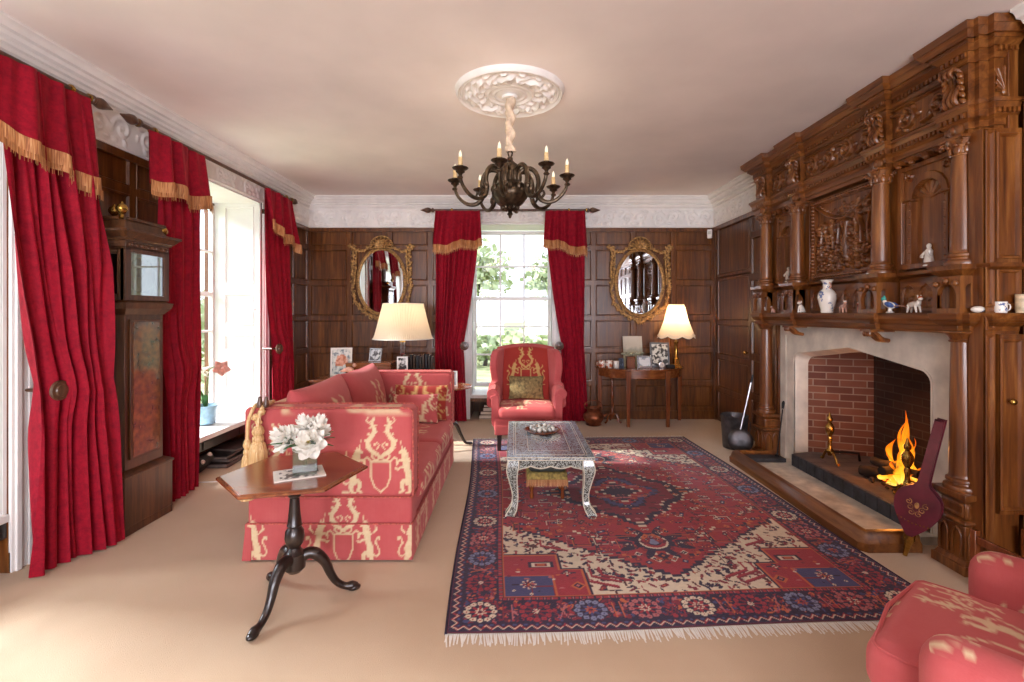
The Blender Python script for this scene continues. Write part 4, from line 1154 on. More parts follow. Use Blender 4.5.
# wings and rolled arms
for s in (-1, 1):
    mb = MB()
    out = [(-.02, .40), (.02, .62), (.09, .66), (.05, .80), (.07, .92), (.14, .985), (.30, .985), (.36, .9), (.33, .4)]
    cv_ = catmull([Vector((a, b, 0)) for a, b in out], [0]*len(out), 5, True)[0]
    pts = [(p.x, p.y) for p in cv_]
    m = Matrix(((-s*.34, 0, s, s*.335), (1, 0, 0, 0), (0, 1, 0, 0), (0, 0, 0, 1)))
    mb.prism(pts if s > 0 else pts[::-1], 0, .075, m)
    o = mb.build('wing', FAB, ac, bevel=.025, bseg=3)
    a = o.data.attributes.new('pat', 'FLOAT', 'POINT')
    mb = MB()
    # arm: outward scroll swept from the wing to the front
    sec = [(-.045, -.30), (-.045, -.04), (-.035, .02), (.0, .055), (.05, .05), (.078, .01), (.065, -.035), (.03, -.05), (.03, -.30)]
    sec = [(p.x, p.y) for p in catmull([Vector((a, b, 0)) for a, b in sec], [0]*len(sec), 4, True)[0]]
    m = Matrix(((s, 0, 0, s*.325), (0, 0, 1, -.26), (0, 1, 0, .57), (0, 0, 0, 1)))
    mb.prism(sec if s < 0 else sec[::-1], 0, .42, m); mb.lathe([(.0, -.005), (.05, -.004), (.055, .004)], 20, Matrix.Translation((s*.35, -.262, .572)) @ Euler((PI/2, 0, 0)).to_matrix().to_4x4())
    mb.build('arm', FAB, ac, bevel=.012)
    mb = MB(); 
    pts = [(-.045, .34), (.03, .34), (.035, .52), (.04, .55), (-.01, .57), (-.04, .54)]
    m = Matrix(((s, 0, 0, s*.325), (0, 0, 1, -.272), (0, 1, 0, 0), (0, 0, 0, 1)))
    mb.prism(pts, 0, .012, m); mb.build('arm_facing', FAB, ac, bevel=.004)
    for y in (-.24, .30):
        mb = MB(); k = .06 if y > 0 else 0
        mb.frustum((s*.28-.018, s*.28+.018, y+k-.018, y+k+.018), 0, (s*.275-.026, s*.275+.026, y-.026, y+.026), .22); mb.build('leg', M['dkwood'], ac, bevel=.004)
MB().box(-.012, .012, -.24, .33, .10, .125).box(-.28, .28, .03, .05, .10, .125).build('stretcher', M['dkwood'], ac)
cu = cushion('flat olive-brown oblong cushion on the wing armchair', (.12, 5.225, .595), (R(-12), 0, 0), .38, .25, .10, plain('olive_tapestry', '#7a6842', .9, 0, .35, 40), [])

# ---------------------------------------------------------------- near armchair, cut by the corner of the picture
ca = thing('armchair', 'pink-red armchair with gold heraldic figures at the front right corner, facing the rug', 'armchair', (1.395, 1.305, 0), R(219))
pt = lambda lst: P3(lst, 2, 1, 0, 1)
mb = MB(); mb.rbox((-.40, -.24, .13), (.40, .38, .335), .03, .02, pat=multi(P3([(0, .23, .4)], 1, -1, 0, 2), P3([(0, .23, .4)], 0, 1, 1, 2))); mb.build('seat_base', FAB, ca)
mb = MB(); mb.rbox((-.275, -.31, .325), (.275, .24, .475), .05, .010, crown=(0, .01, .02), pat=multi(pt([(-.16, -.17, .20), (.10, .06, .42)]), P3([(0, .4, .3)], 1, -1, 0, 2)))
mb.build('seat_cushion', FAB, ca)
mb = MB()
e = []
for (x, y) in [(-.245, -.29), (0, -.315), (.245, -.29), (.262, -.275), (.27, -.2), (.27, .2)]: e.append((x, y, .462))
mb.tube([(-.27, .2, .462), (-.27, -.2, .462), (-.262, -.275, .462)]+e, .006, 6); mb.build('piping', FAB, ca)
for s_ in (-1, 1):
    mb = MB(); x0, x1 = (.255, .415) if s_ > 0 else (-.415, -.255)
    mb.rbox((x0, -.17, .30), (x1, .36, .605), .072, .010, pat=multi(pt([(s_*.335, .05, .34), (s_*.335, -.25, .3)]), P3([(.1, .47, .4)], 0, s_, 1, 2), P3([(.1, .47, .4)], 0, -s_, 1, 2)))
    mb.build('arm', FAB, ca)
mb = MB(); mb.rbox((-.36, .24, .30), (.36, .42, .96), .06, .02, pat=P3([(0, .7, .5)], 1, -1, 0, 2)); mb.build('backrest', FAB, ca)
for x in (-.34, .34):
    for y in (-.18, .32): MB().frustum((x-.018, x+.018, y-.018, y+.018), 0, (x-.025, x+.025, y-.025, y+.025), .15).build('leg', M['dkwood'], ca)
# ---------------------------------------------------------------- rug
def mk_rug():
    t = NT('rug_wool'); v = t.coords('Object'); n = t.noise(v, 160, 2)
    c = t.attr('col').outputs['Color']; c2 = t.mix(t.math('MULTIPLY', n, .25), c, '#5a2a34')
    return t.bsdf(c2, .92, 0, n, .5, .004, Sheen_Weight=.2, Specular_IOR_Level=.1)
M['rug'] = mk_rug()
def paint_rug(w, h, res):
    nx, ny = int(w/res), int(h/res)
    U, V = np.meshgrid(np.linspace(-w/2, w/2, nx), np.linspace(-h/2, h/2, ny), indexing='ij')
    pal = {k: np.array(lin(c)) for k, c in dict(red='#a02a38', brick='#a23032', dred='#7d2033', wine='#5c1c35', navy='#201c3a', blue='#3c4674', ivory='#dccdb4', orange='#c4643a', pink='#b5686a', brown='#4f2a2a', sky='#7f88a8').items()}
    C = np.zeros((nx, ny, 3)); r = random.Random(3)
    a, b = np.abs(U), np.abs(V); e = np.minimum(w/2-a, h/2-b)
    fu, fv = w/2-.27, h/2-.27
    q = .026; uq = (np.floor(U/q)+.5)*q; vq = (np.floor(V/q)+.5)*q; ua, va = np.abs(uq), np.abs(vq)
    C[:] = pal['red']
    def put(mask, col): C[mask] = pal[col]
    F = e >= .27
    put(F & (vnoise(U, V, 5, 31, 3) > .55), 'brick')
    hexa = fv-.13-(ua/fu)*.68
    def blob(x, y, rad, cols, kind, rot=0.):
        i0, i1 = max(0, int((x-rad*1.5+w/2)/res)-1), min(nx, int((x+rad*1.5+w/2)/res)+2); j0, j1 = max(0, int((y-rad*1.5+h/2)/res)-1), min(ny, int((y+rad*1.5+h/2)/res)+2)
        if i1 <= i0 or j1 <= j0: return
        u = (U[i0:i1, j0:j1]-x)/rad; v = (V[i0:i1, j0:j1]-y)/rad; S = C[i0:i1, j0:j1]
        if rot: u, v = u*math.cos(rot)+v*math.sin(rot), -u*math.sin(rot)+v*math.cos(rot)
        d = np.hypot(u, v); an = np.arctan2(v, u)
        if kind == 0: f = d
        elif kind == 1: f = np.abs(u)+np.abs(v)
        elif kind == 2: f = d/(.70+.30*np.cos(an*8))
        elif kind == 3: f = np.maximum(np.abs(u)*.75, np.abs(v)*1.7)
        elif kind == 4: f = d/(.55+.45*np.cos(an*4))
        else: f = np.hypot(u*.8, v*2.4)
        for t, c in zip(np.linspace(1, .3, len(cols)), cols): S[f < t] = pal[c]
    def line(x, y, dx, dy, wd, col):
        n = max(2, int(max(abs(dx), abs(dy))/res*1.5))
        for t in np.linspace(0, 1, n):
            i0 = int((x+dx*t-wd+w/2)/res+.5); j0 = int((y+dy*t-wd+h/2)/res+.5); k = max(1, int(2*wd/res+.5))
            C[max(0, i0):i0+k, max(0, j0):j0+k] = pal[col]
    def quad(f):
        for sx in (-1, 1):
            for sy in (-1, 1): f(sx, sy)
    # spandrels
    put(F & (va > hexa-.016), 'navy'); sp = F & (va > hexa+.012); put(sp, 'ivory')
    for k in range(2600):
        x = r.uniform(-fu, fu); y = r.choice((-1, 1))*r.uniform(fv-.85, fv); i = min(nx-1, int((x+w/2)/res)); j = min(ny-1, int((y+h/2)/res))
        if sp[i, j]: blob(x, y, r.uniform(.009, .021), r.choice([['navy'], ['navy', 'red'], ['brown'], ['dred', 'orange'], ['navy', 'blue'], ['dred'], ['red', 'navy']]), r.choice([1, 3, 5, 5]), r.uniform(0, 3))
    for k in range(9):
        x0 = r.uniform(.05, fu-.1); y0 = fv-r.uniform(.05, .5)
        def f(sx, sy):
            i = int((sx*x0+w/2)/res); j = int((sy*y0+h/2)/res)
            if sp[i, j]:
                for o, c in ((0, 'dred'), (.011, 'red')): line(sx*x0, sy*(y0-o), sx*.14, sy*-.06, .006, c); line(sx*(x0+.14), sy*(y0-.06-o), sx*.0, sy*-.07, .006, c)
        quad(f)
    # corner pieces
    def rect(x0, x1, y0, y1, col):
        for sx in (-1, 1):
            for sy in (-1, 1): put((U*sx > x0) & (U*sx < x1) & (V*sy > y0) & (V*sy < y1) & F, col)
    for g, col in ((.012, 'navy'), (.0, 'orange'), (-.010, 'red')):
        rect(fu-.42-g, fu+.01, fv-.24-g, fv+.01, col); rect(fu-.30-g, fu+.01, fv-.40-g, fv+.01, col)
    rect(fu-.255, fu+.01, fv-.185, fv+.01, 'orange'); rect(fu-.245, fu+.01, fv-.175, fv+.01, 'blue'); rect(fu-.245, fu-.13, fv-.085, fv+.01, 'dred'); rect(fu-.237, fu-.138, fv-.077, fv+.01, 'blue')
    def f(sx, sy):
        blob(sx*(fu-.12), sy*(fv-.10), .045, ['ivory', 'red', 'navy', 'orange'], 2); blob(sx*(fu-.33), sy*(fv-.2), .035, ['navy', 'navy', 'ivory', 'red'], 4); blob(sx*(fu-.2), sy*(fv-.29), .05, ['navy', 'ivory', 'dred', 'orange'], 3); blob(sx*(fu-.37), sy*(fv-.08), .04, ['orange', 'navy', 'pink'], 1)
        for k in range(22): blob(sx*(fu-r2.uniform(.01, .40)), sy*(fv-r2.uniform(.01, .36)), r2.uniform(.007, .014), r2.choice([['navy'], ['orange'], ['ivory', 'navy'], ['pink'], ['dred']]), r2.choice([1, 3, 5]))
    for sx in (-1, 1):
        for sy in (-1, 1): r2 = random.Random(8); f(sx, sy)
    # stepped bands inside the hexagon
    dd = hexa-va
    for d0, th, col in ((.075, .008, 'orange'), (.089, .006, 'navy'), (.20, .006, 'navy'), (.212, .005, 'ivory')): put(F & (np.abs(dd-d0) < th) & (np.sin(ua*21+va*9) > -.25), col)
    # medallion
    m = ua/.56+va/.66+.09*np.cos(vq*19)*np.cos(uq*16)
    for lim, col in ((1.0, 'ivory'), (.98, 'navy'), (.84, 'ivory'), (.825, 'dred'), (.62, 'navy'), (.58, 'blue'), (.44, 'navy'), (.41, 'red'), (.25, 'ivory'), (.235, 'navy'), (.12, 'pink')): put(F & (m < lim), col)
    for k in range(70):
        x = r.uniform(.0, .5); y = r.uniform(0, .6); c = r.choice([['navy', 'ivory'], ['orange', 'navy'], ['pink', 'dred'], ['ivory', 'red'], ['brown']]); kd = r.choice([1, 3, 4, 5]); rd = r.uniform(.010, .026)
        if x/.56+y/.66 < .95: quad(lambda sx, sy: blob(sx*x, sy*y, rd, c, kd))
    # pendant figures
    for k in (-1, 1):
        vc = k*.83
        for s in (-1, 1):
            for (du, dv, l, ang) in ((.13, .05, .075, .5), (.14, -.05, .075, -.5), (.06, .13, .06, 1.1), (.06, -.13, .06, -1.1), (.19, .0, .05, 0)): blob(s*du, vc+dv, l, ['navy'], 5, s*ang)
        blob(0, vc, .115, ['navy', 'navy', 'ivory', 'red', 'red', 'navy', 'sky'], 0)
        blob(0, vc+k*.17, .04, ['navy', 'orange'], 1)
    # angular drawing and small figures in the red ground
    red = F & (va < hexa-.03) & (m > 1.02)
    for k in range(60):
        x = r.uniform(.05, fu-.08); y = r.uniform(.05, fv-.2); L1 = r.uniform(.05, .16); L2 = r.uniform(.04, .11)*r.choice((-1, 1)); c1, c2 = r.choice([('navy', 'ivory'), ('navy', 'orange'), ('dred', 'pink'), ('brown', 'orange'), ('navy', 'brick')])
        if not red[int((x+w/2)/res), int((y+h/2)/res)]: continue
        def f(sx, sy):
            for o, c in ((0, c1), (.008, c2)): line(sx*(x+o), sy*(y+o), sx*L1, 0, .0035, c); line(sx*(x+L1+o), sy*(y+o), 0, sy*L2, .0035, c)
        quad(f)
    for k in range(520):
        x = r.uniform(.0, fu); y = r.uniform(0, fv); 
        if not red[min(nx-1, int((x+w/2)/res)), min(ny-1, int((y+h/2)/res))]: continue
        c = r.choice([['navy', 'ivory'], ['dred', 'orange'], ['dred'], ['ivory', 'navy', 'red'], ['orange', 'dred'], ['brown', 'pink'], ['navy', 'blue', 'ivory'], ['wine']]); kd = r.choice([1, 1, 3, 4, 5]); rd = r.uniform(.009, .026); ro = r.uniform(0, 3)
        quad(lambda sx, sy: blob(sx*x, sy*y, rd, c, kd, sx*sy*ro))
    # borders
    B = e < .27
    put(B, 'orange'); put(e < .263, 'brown'); put(e < .258, 'red'); put(e < .236, 'navy'); put(e < .066, 'orange'); put(e < .061, 'navy'); put(e < .008, 'wine')
    along = np.where((w/2-a) < (h/2-b), V, U)
    tri = np.abs(((along/.05) % 1)-.5)*2
    g1 = (e < .058) & (e > .012)
    put(g1 & (np.abs(e-.022-.026*tri) < .007), 'red'); put(g1 & (np.abs(e-.022-.026*tri+.002) < .0028), 'ivory'); put(g1 & (e > .045) & (tri < .3), 'blue')
    g2 = (e < .256) & (e > .238); put(g2 & (np.abs(((along/.035) % 1)-.5) < .2), 'navy'); put(g2 & (np.abs(((along/.035) % 1)-.5) < .07), 'pink')
    bl = .148; n1, n2 = 9, 13
    def along_pts(n, L): return [-L/2+bl+(L-2*bl)*k/(n-1) for k in range(n)]
    spots = []
    for s in (-1, 1):
        for k, x in enumerate(along_pts(n1, w)): spots.append((x, s*(h/2-bl), k, 0))
        for k, y in enumerate(along_pts(n2, h)[1:-1]): spots.append((s*(w/2-bl), y, k+1, 1))
    M_ = (e > .07) & (e < .232)
    for k in range(5200):       # dense small leaves and buds
        if r.random() < w/(w+h): x = r.uniform(-w/2+.07, w/2-.07); y = r.choice((-1, 1))*(h/2-r.uniform(.075, .225))
        else: y = r.uniform(-h/2+.07, h/2-.07); x = r.choice((-1, 1))*(w/2-r.uniform(.075, .225))
        blob(x, y, r.uniform(.006, .014), [r.choice(['red', 'dred', 'wine', 'blue', 'dred', 'red', 'pink', 'orange'])], r.choice([1, 5, 5, 0]), r.uniform(0, 3))
    for (x, y, k, d) in spots:
        nxt = .5*((w-2*bl)/(n1-1) if d == 0 else (h-2*bl)/(n2-1))
        for s in (-1, 1):
            p = (x+nxt, y) if d == 0 else (x, y+nxt)
            if d == 0: line(p[0]-.02*s, p[1]-.055, .04*s if k % 2 else .0, .11, .004, r.choice(['orange', 'dred', 'pink']))
            else: line(p[0]-.055, p[1]-.02*s, .11, .04*s if k % 2 else 0, .004, r.choice(['orange', 'dred', 'pink']))
        cs = [['ivory', 'red', 'navy', 'ivory', 'dred'], ['red', 'dred', 'pink', 'navy', 'ivory'], ['sky', 'blue', 'navy', 'orange', 'red'], ['pink', 'red', 'navy', 'ivory', 'red']][k % 4]
        blob(x, y, .082, ['navy'], 0)
        for q_ in range(12):
            an = q_*PI/6; blob(x+.064*math.cos(an), y+.064*math.sin(an), .0145, [cs[0], cs[1]], 0)
        blob(x, y, .052, [cs[1], cs[2]], 2); blob(x, y, .030, [cs[3], cs[4], cs[2]], 2, .4)
    ab = vnoise(U*.15, V, 4, 9, 3)[..., None]; C *= .84+.32*ab
    C *= .93+.14*vnoise(U, V, 60, 5, 1)[..., None]
    return U, V, np.clip(C, 0, 1)
RW_, RH_ = 2.35, 3.24
U, V, CC = paint_rug(RW_, RH_, .006)
rug = thing('persian_rug', 'large red and navy patterned wool rug with ivory corners, beneath the low inlaid table', 'rug', (.805, 3.765, 0), R(2.6))
Z = .009+.0015*vnoise(U, V, 3, 4, 2)
wav = .012*np.sin(V*2.3+1)*(np.abs(U)/1.2)
mb = MB(); mb.grid(np.stack([U+wav, V+.008*np.sin(U*3), Z], -1))
nv0 = mb.nv
col = CC.reshape(-1, 3)
rugm = mb.build('pile', M['rug'], rug, color=col)
r = random.Random(2)
ue = np.linspace(-RW_/2, RW_/2, 260)
def wv(u, v): return u+.012*math.sin(v*2.3+1)*abs(u)/1.2, v+.008*math.sin(u*3)
for s in (-1, 1):
    mb = MB()
    for u in ue:
        x, y = wv(u, s*RH_/2); l = .045+.035*r.random(); dx = r.uniform(-.012, .012); w_ = .004
        mb.add([(x-w_, y-s*.002, .006), (x+w_, y-s*.002, .006), (x+w_*.7+dx, y+s*l, .003), (x-w_*.7+dx, y+s*l, .003)], [(0, 1, 2, 3)] if s < 0 else [(3, 2, 1, 0)])
    mb.build('fringe', M['paper'], rug, smooth=False)
sv_ = plain('selvedge_navy', '#2a2038', .9, 0, .3, 30)
for s in (-1, 1): MB().tube([(*wv(s*RW_/2, v), .006) for v in np.linspace(-RH_/2, RH_/2, 40)], .007, 6).build('selvedge', sv_, rug)

# ---------------------------------------------------------------- inlaid low table
def mk_inlay(name, sc, dens, dark='#14161a', pearl='#cfd6cf', lines=True):
    t = NT(name); v = t.coords('Object'); 
    vo = t.n('ShaderNodeTexVoronoi'); vo.inputs['Scale'].default_value = sc; t.l(v, vo.inputs['Vector'])
    n = t.noise(v, sc*.45, 2, .5, 1.2)
    f = t.math('MULTIPLY', t.math('LESS_THAN', vo.outputs['Distance'], dens), t.math('GREATER_THAN', n, .42))
    c = t.mix(f, dark, t.mix(t.noise(v, sc*.8, 1), pearl, '#9fb0b0'))
    return t.bsdf(c, .16, 0, None, Coat_Weight=.35, Coat_Roughness=.15)
M['inlay'] = mk_inlay('pearl_inlay', 150, .5, '#4a4842', '#c4c2b2'); M['inlay_top'] = mk_inlay('pearl_inlay_top', 120, .66, '#343a46', '#a9b6c8')  # blue in the top's pearl colour stands in for a sky reflection
M['bone'] = plain('bone_edging', '#cfc8b4', .35, 0, .12, 40)
ct = thing('coffee_table', 'low black table inlaid all over with mother-of-pearl, on the rug', 'coffee table', (.245, 3.845, .0158))
TW, TD, THh = .60, 1.10, .402
MB().box(-TW/2, TW/2, -TD/2, TD/2, THh-.024, THh).build('table_top', M['inlay_top'], ct, bevel=.004)
mb = MB()
for z in (THh-.022, THh-.006):
    mb.tube([(-TW/2, -TD/2, z), (TW/2, -TD/2, z), (TW/2, TD/2, z), (-TW/2, TD/2, z)], .0035, 6, closed=True)
for k in (.045, .06, .15):
    x, y = TW/2-k, TD/2-k
    for q in ((-x, x, -y-.0015, -y+.0015), (-x, x, y-.0015, y+.0015), (-x-.0015, -x+.0015, -y, y), (x-.0015, x+.0015, -y, y)): mb.box(*q, THh-.001, THh+.0008)
for k in range(24):
    an = 2*PI*k/24; p = lambda rr, q: (rr*math.cos(an+q), 1.7*rr*math.sin(an+q), THh+.0005)
    mb.tube([p(.05, 0), p(.09, .1), p(.12, 0)], .0018, 4)
mb.build('inlay_lines', M['bone'], ct)
# shaped apron
mb = MB()
n = 40
def apr(L):
    b = [( -L/2+L*k/n, THh-.07-.016*abs(math.sin(PI*4*k/n))-.03*max(0, (abs(k/n-.5)-.36)/.14)) for k in range(n+1)]
    return b
for s in (-1, 1):
    P = apr(TW-.05); poly = [(P[0][0], THh-.024)]+P+[(P[-1][0], THh-.024)]
    mb.prism(poly[::-1], 0, .016, Matrix(((1, 0, 0, 0), (0, 0, 1, s*(TD/2-.03)-.008), (0, 1, 0, 0), (0, 0, 0, 1))))
    P = apr(TD-.05); poly = [(P[0][0], THh-.024)]+P+[(P[-1][0], THh-.024)]
    mb.prism(poly, 0, .016, Matrix(((0, 0, 1, s*(TW/2-.03)-.008), (1, 0, 0, 0), (0, 1, 0, 0), (0, 0, 0, 1))))
mb.build('apron', M['inlay'], ct)
mb = MB()
for s in (-1, 1):
    P = [(x, s*(TD/2-.022), z) for x, z in apr(TW-.05)]; mb.tube(P, .0045, 5); mb.tube([(-TW/2+.03, s*(TD/2-.021), THh-.03), (TW/2-.03, s*(TD/2-.021), THh-.03)], .003, 5)
    P = [(s*(TW/2-.022), y, z) for y, z in apr(TD-.05)]; mb.tube(P, .0045, 5)
mb.build('apron_edging', M['bone'], ct)
for sx in (-1, 1):
    for sy in (-1, 1):
        prof = [(.0, THh-.024, .034), (.006, THh-.07, .040), (.012, THh-.11, .036), (.002, THh-.18, .026), (-.012, THh-.25, .020), (-.014, .10, .019), (-.004, .055, .022), (.012, .03, .028), (.03, .012, .030), (.034, 0, .028)]
        cx, cy = sx*(TW/2-.045), sy*(TD/2-.045)
        mb = MB(); ed = MB(); C4 = [[], [], [], []]
        V_ = []
        pts, _ = catmull([Vector((a, b, c)) for a, b, c in prof], [0]*len(prof), 4)
        for p in pts:
            o = p.x*.75; h = p.z
            ring = [(cx+sx*o-h, cy+sy*o-h, p.y), (cx+sx*o+h, cy+sy*o-h, p.y), (cx+sx*o+h, cy+sy*o+h, p.y), (cx+sx*o-h, cy+sy*o+h, p.y)]
            V_ += ring
            for q in range(4): C4[q].append(ring[q])
        k = len(pts); F = [(j*4+i, (j+1)*4+i, (j+1)*4+(i+1) % 4, j*4+(i+1) % 4) for j in range(k-1) for i in range(4)]+[(0, 1, 2, 3), tuple((k-1)*4+i for i in (3, 2, 1, 0))]
        mb.add(V_, F); lg = mb.build('leg', M['inlay'], ct)
        for q in range(4): ed.tube(C4[q], .0042, 5)
        ed.build('edging', M['bone'], lg)
# tray of silver balls
TZ = THh+.0158+.0012
tr = thing('wooden_dish', 'round shallow wooden dish holding silver balls on the inlaid table', 'dish', (.225, 3.98, TZ))
MB().lathe([(.0, .0), (.105, .0), (.125, .006), (.142, .02), (.146, .026), (.14, .027), (.12, .013), (.10, .008), (0, .008)], 36).build('bowl', M['mahogz'], tr)
M['silver'] = plain('silver_ball', '#a9a8a2', .3, .25, .5, 60); M['pearlball'] = plain('pearl_ball', '#dedbd0', .3, 0, .2, 60)
spots = [(0, 0)]+[(.045*math.cos(k*PI/3), .045*math.sin(k*PI/3)) for k in range(6)]+[(.088*math.cos(k*PI/6+.2), .088*math.sin(k*PI/6+.2)) for k in range(12)]
for k, (x, y) in enumerate(spots):
    o = MB().ell((0, 0, .019), (.019, .019, .019), seg=14, rings=9).build('silver_ball', M['silver'] if k % 3 else M['pearlball'])
    o.location = (.225+x, 3.98+y, TZ+.0085+(.006 if k > 6 else 0)); tag(o, 'small ball among the silver and pearl balls in the wooden dish on the low table', 'ball', 'silver balls in the dish')
# footstool beneath
fs = thing('footstool', 'small gold fringed footstool on the rug, underneath the inlaid table', 'footstool', (.24, 3.72, .0115))
fsm = plain('stool_gold', '#9a8446', .85, 0, .3, 50)
mb = MB(); mb.rbox((-.15, -.13, .12), (.15, .13, .20), .015, .03); mb.build('seat', fsm, fs)
mb = MB(); mb.rbox((-.135, -.115, .198), (.135, .115, .262), .028, .03, crown=(0, 0, .015)); mb.build('cushion_top', plain('stool_velvet', '#3e4038', .85, 0, .3, 30), fs)
mb = MB(); N_ = 70
for k in range(N_):
    for s in (-1, 1):
        mb.box(-.15+.3*k/N_, -.15+.3*(k+.8)/N_, s*.1325-.003, s*.1325+.003, .095+.006*((k*7) % 3), .15); mb.box(s*.1525-.003, s*.1525+.003, -.13+.26*k/N_, -.13+.26*(k+.8)/N_, .095, .15)
mb.build('fringe', M['fringe'], fs)
for x in (-.115, .115):
    for y in (-.1, .1): MB().lathe([(.012, 0), (.016, .02), (.010, .05), (.018, .09), (.02, .125)], 12, Matrix.Translation((x, y, 0))).build('leg', M['mahogz'], fs)

# ---------------------------------------------------------------- hexagonal tripod table with flowers
TC = (-1.07, 2.345); TH_ = .635
tt = thing('tripod_table', 'hexagonal mahogany table on a dark carved tripod, in front of the sofa', 'side table', (TC[0], TC[1], 0))
hexp = lambda r_: [(r_*math.cos(R(15+60*k)), r_*math.sin(R(15+60*k))) for k in range(6)]
mb = MB(); mb.prism(hexp(.33), TH_-.022, TH_); mb.build('table_top', M['mahog'], tt, bevel=.005)
MB().tube([(x, y, TH_-.011) for x, y in hexp(.333)], .0085, 6, closed=True).build('top_edge', M['mahogz'], tt)
MB().cbox((0, 0, TH_-.04), (.16, .16, .035)).build('block', M['dkwood'], tt)
MB().lathe([(.02, TH_-.055), (.035, TH_-.06), (.034, TH_-.075), (.026, TH_-.085), (.024, TH_-.11), (.03, TH_-.115), (.03, TH_-.122), (.022, TH_-.13), (.027, TH_-.2), (.033, TH_-.255), (.036, TH_-.262), (.03, TH_-.27), (.042, TH_-.29), (.046, TH_-.32), (.04, TH_-.35), (.026, TH_-.37), (.034, TH_-.385), (.05, TH_-.40), (.052, TH_-.43), (.05, TH_-.47), (.03, TH_-.49), (.0, TH_-.492)], 22).build('column', M['dkwood'], tt)
for foot in ((-.056-.0, -.277), (.26, .095), (-.21, .185)):
    d = Vector((foot[0], foot[1], 0)); L = d.length; d.normalize()
    P = [(.02, .20), (.06, .225), (.10, .215), (.14, .17), (.165, .11), (.195, .06), (.235, .032), (.27, .028), (.295, .022)]
    mb = MB(); mb.tube([tuple(d*(a*L/.282)+Vector((0, 0, z))) for a, z in P], [.026, .028, .029, .025, .021, .018, .017, .022, .016], 10, smooth=4)
    mb.ell(tuple(d*(L*.985)+Vector((0, 0, .018))), (.034, .022, .017), rz=math.atan2(d.y, d.x)); mb.ell(tuple(d*(.085*L/.282)+Vector((0, 0, .225))), (.03, .02, .022), rz=math.atan2(d.y, d.x))
    mb.build('leg', M['dkwood'], tt)
# leaflet, glass vase and flowers
VX, VY = -1.005, 2.315
def mk_print(name, ink, sc=30, base='#e9e4da', thr=.5):
    t = NT(name); v = t.coords('Object'); n = t.noise(v, sc, 4); f = t.ramp(n, [(thr-.05, ink), (thr+.02, base)]); return t.bsdf(f, .5)
bk = thing('leaflet', 'printed leaflet lying under the glass vase on the hexagonal table', 'leaflet', (VX-.02, VY-.02, TH_+.0005), R(28))
MB().box(-.11, .11, -.085, .085, 0, .004).build('page', M['paper'], bk); MB().box(-.085, .085, -.07, .07, .004, .0048).build('printed_panel', mk_print('leaflet_print', '#6a6660'), bk)
vz = TH_+.0005+.005
va = thing('glass_vase', 'clear square glass vase of white peonies on the hexagonal table', 'vase', (VX, VY, vz), R(20))
mb = MB(); s_ = .052
mb.box(-s_, s_, -s_, s_, 0, .012)
for q in range(4):
    m = rotz(q*PI/2); mb.box(-s_, s_, -s_, -s_+.004, .012, .125, m)
mb.build('glass', M['vase_glass'], va)
MB().box(-s_+.006, s_-.006, -s_+.006, s_-.006, .013, .075).build('water', mk_glass('vase_water', '#e4efdf', .015), va)
def peony(loc, r_, tilt, seed, label):
    o = thing('peony', label, 'flower', loc, 0, 'white peonies in the vase'); rr = random.Random(seed); mb = MB()
    m0 = Euler(tilt).to_matrix().to_4x4()
    for ring, (n, rad, up, sz) in enumerate(((7, .9, -.1, .62), (7, .7, .1, .56), (6, .48, .28, .46), (5, .26, .4, .36))):
        for k in range(n):
            a = 2*PI*k/n+ring*.5+rr.uniform(-.15, .15); nu, nv = 8, 7
            u = np.linspace(-1, 1, nu)[:, None]*np.ones((1, nv)); v = np.linspace(0, 1, nv)[None, :]*np.ones((nu, 1))
            wd = sz*np.sin(np.clip(v*.85+.12, 0, 1)*PI)**.6*.75
            x = rad*v*1.05; z = up+.55*v*v*(.4+ring*.28)+.12*u*u+.03*np.sin(u*5+k); y = u*wd*.8
            P = np.stack([x, y, z-.3], -1)*r_; mb.grid(P, m0 @ rotz(a)); 
    mb.build('petals', M['petal'], o)
    mb = MB()
    for k in range(14): a = k*2.4; mb.ell((r_*.14*math.cos(a)*(k/14), r_*.14*math.sin(a)*(k/14), r_*.18), (r_*.03, r_*.03, r_*.09), m0, 6, 5)
    mb.build('stamens', plain('stamen_yellow', '#d9bf62', .6), o)
    v = Vector((VX, VY, vz+.02))-Vector(loc); n_ = m0 @ Vector((0, 0, -1))
    MB().tube([tuple(n_*r_*.25), tuple(n_*r_*.7+v*.2), tuple(v*.6+Vector((0, 0, .0))), tuple(v*.95)], .0028, 6, smooth=4).build('stem', M['leaf'], o)
    return o
peony((VX-.095, VY-.015, vz+.165), .082, (R(40), R(-35), 0), 1, 'white peony at the left of the bunch in the glass vase')
peony((VX+.04, VY-.05, vz+.15), .085, (R(62), R(12), 0), 2, 'open white peony facing forward with a yellow centre')
peony((VX-.02, VY+.04, vz+.21), .07, (R(15), R(-12), 0), 3, 'white peony at the top of the bunch, towards the left')
peony((VX+.045, VY+.03, vz+.205), .078, (R(10), R(22), 0), 4, 'white peony at the top of the bunch, behind the open one')
lf = thing('peony_foliage', 'green leaves among the white peonies in the vase', 'leaves', (VX, VY, vz)); mb = MB(); rr = random.Random(8)
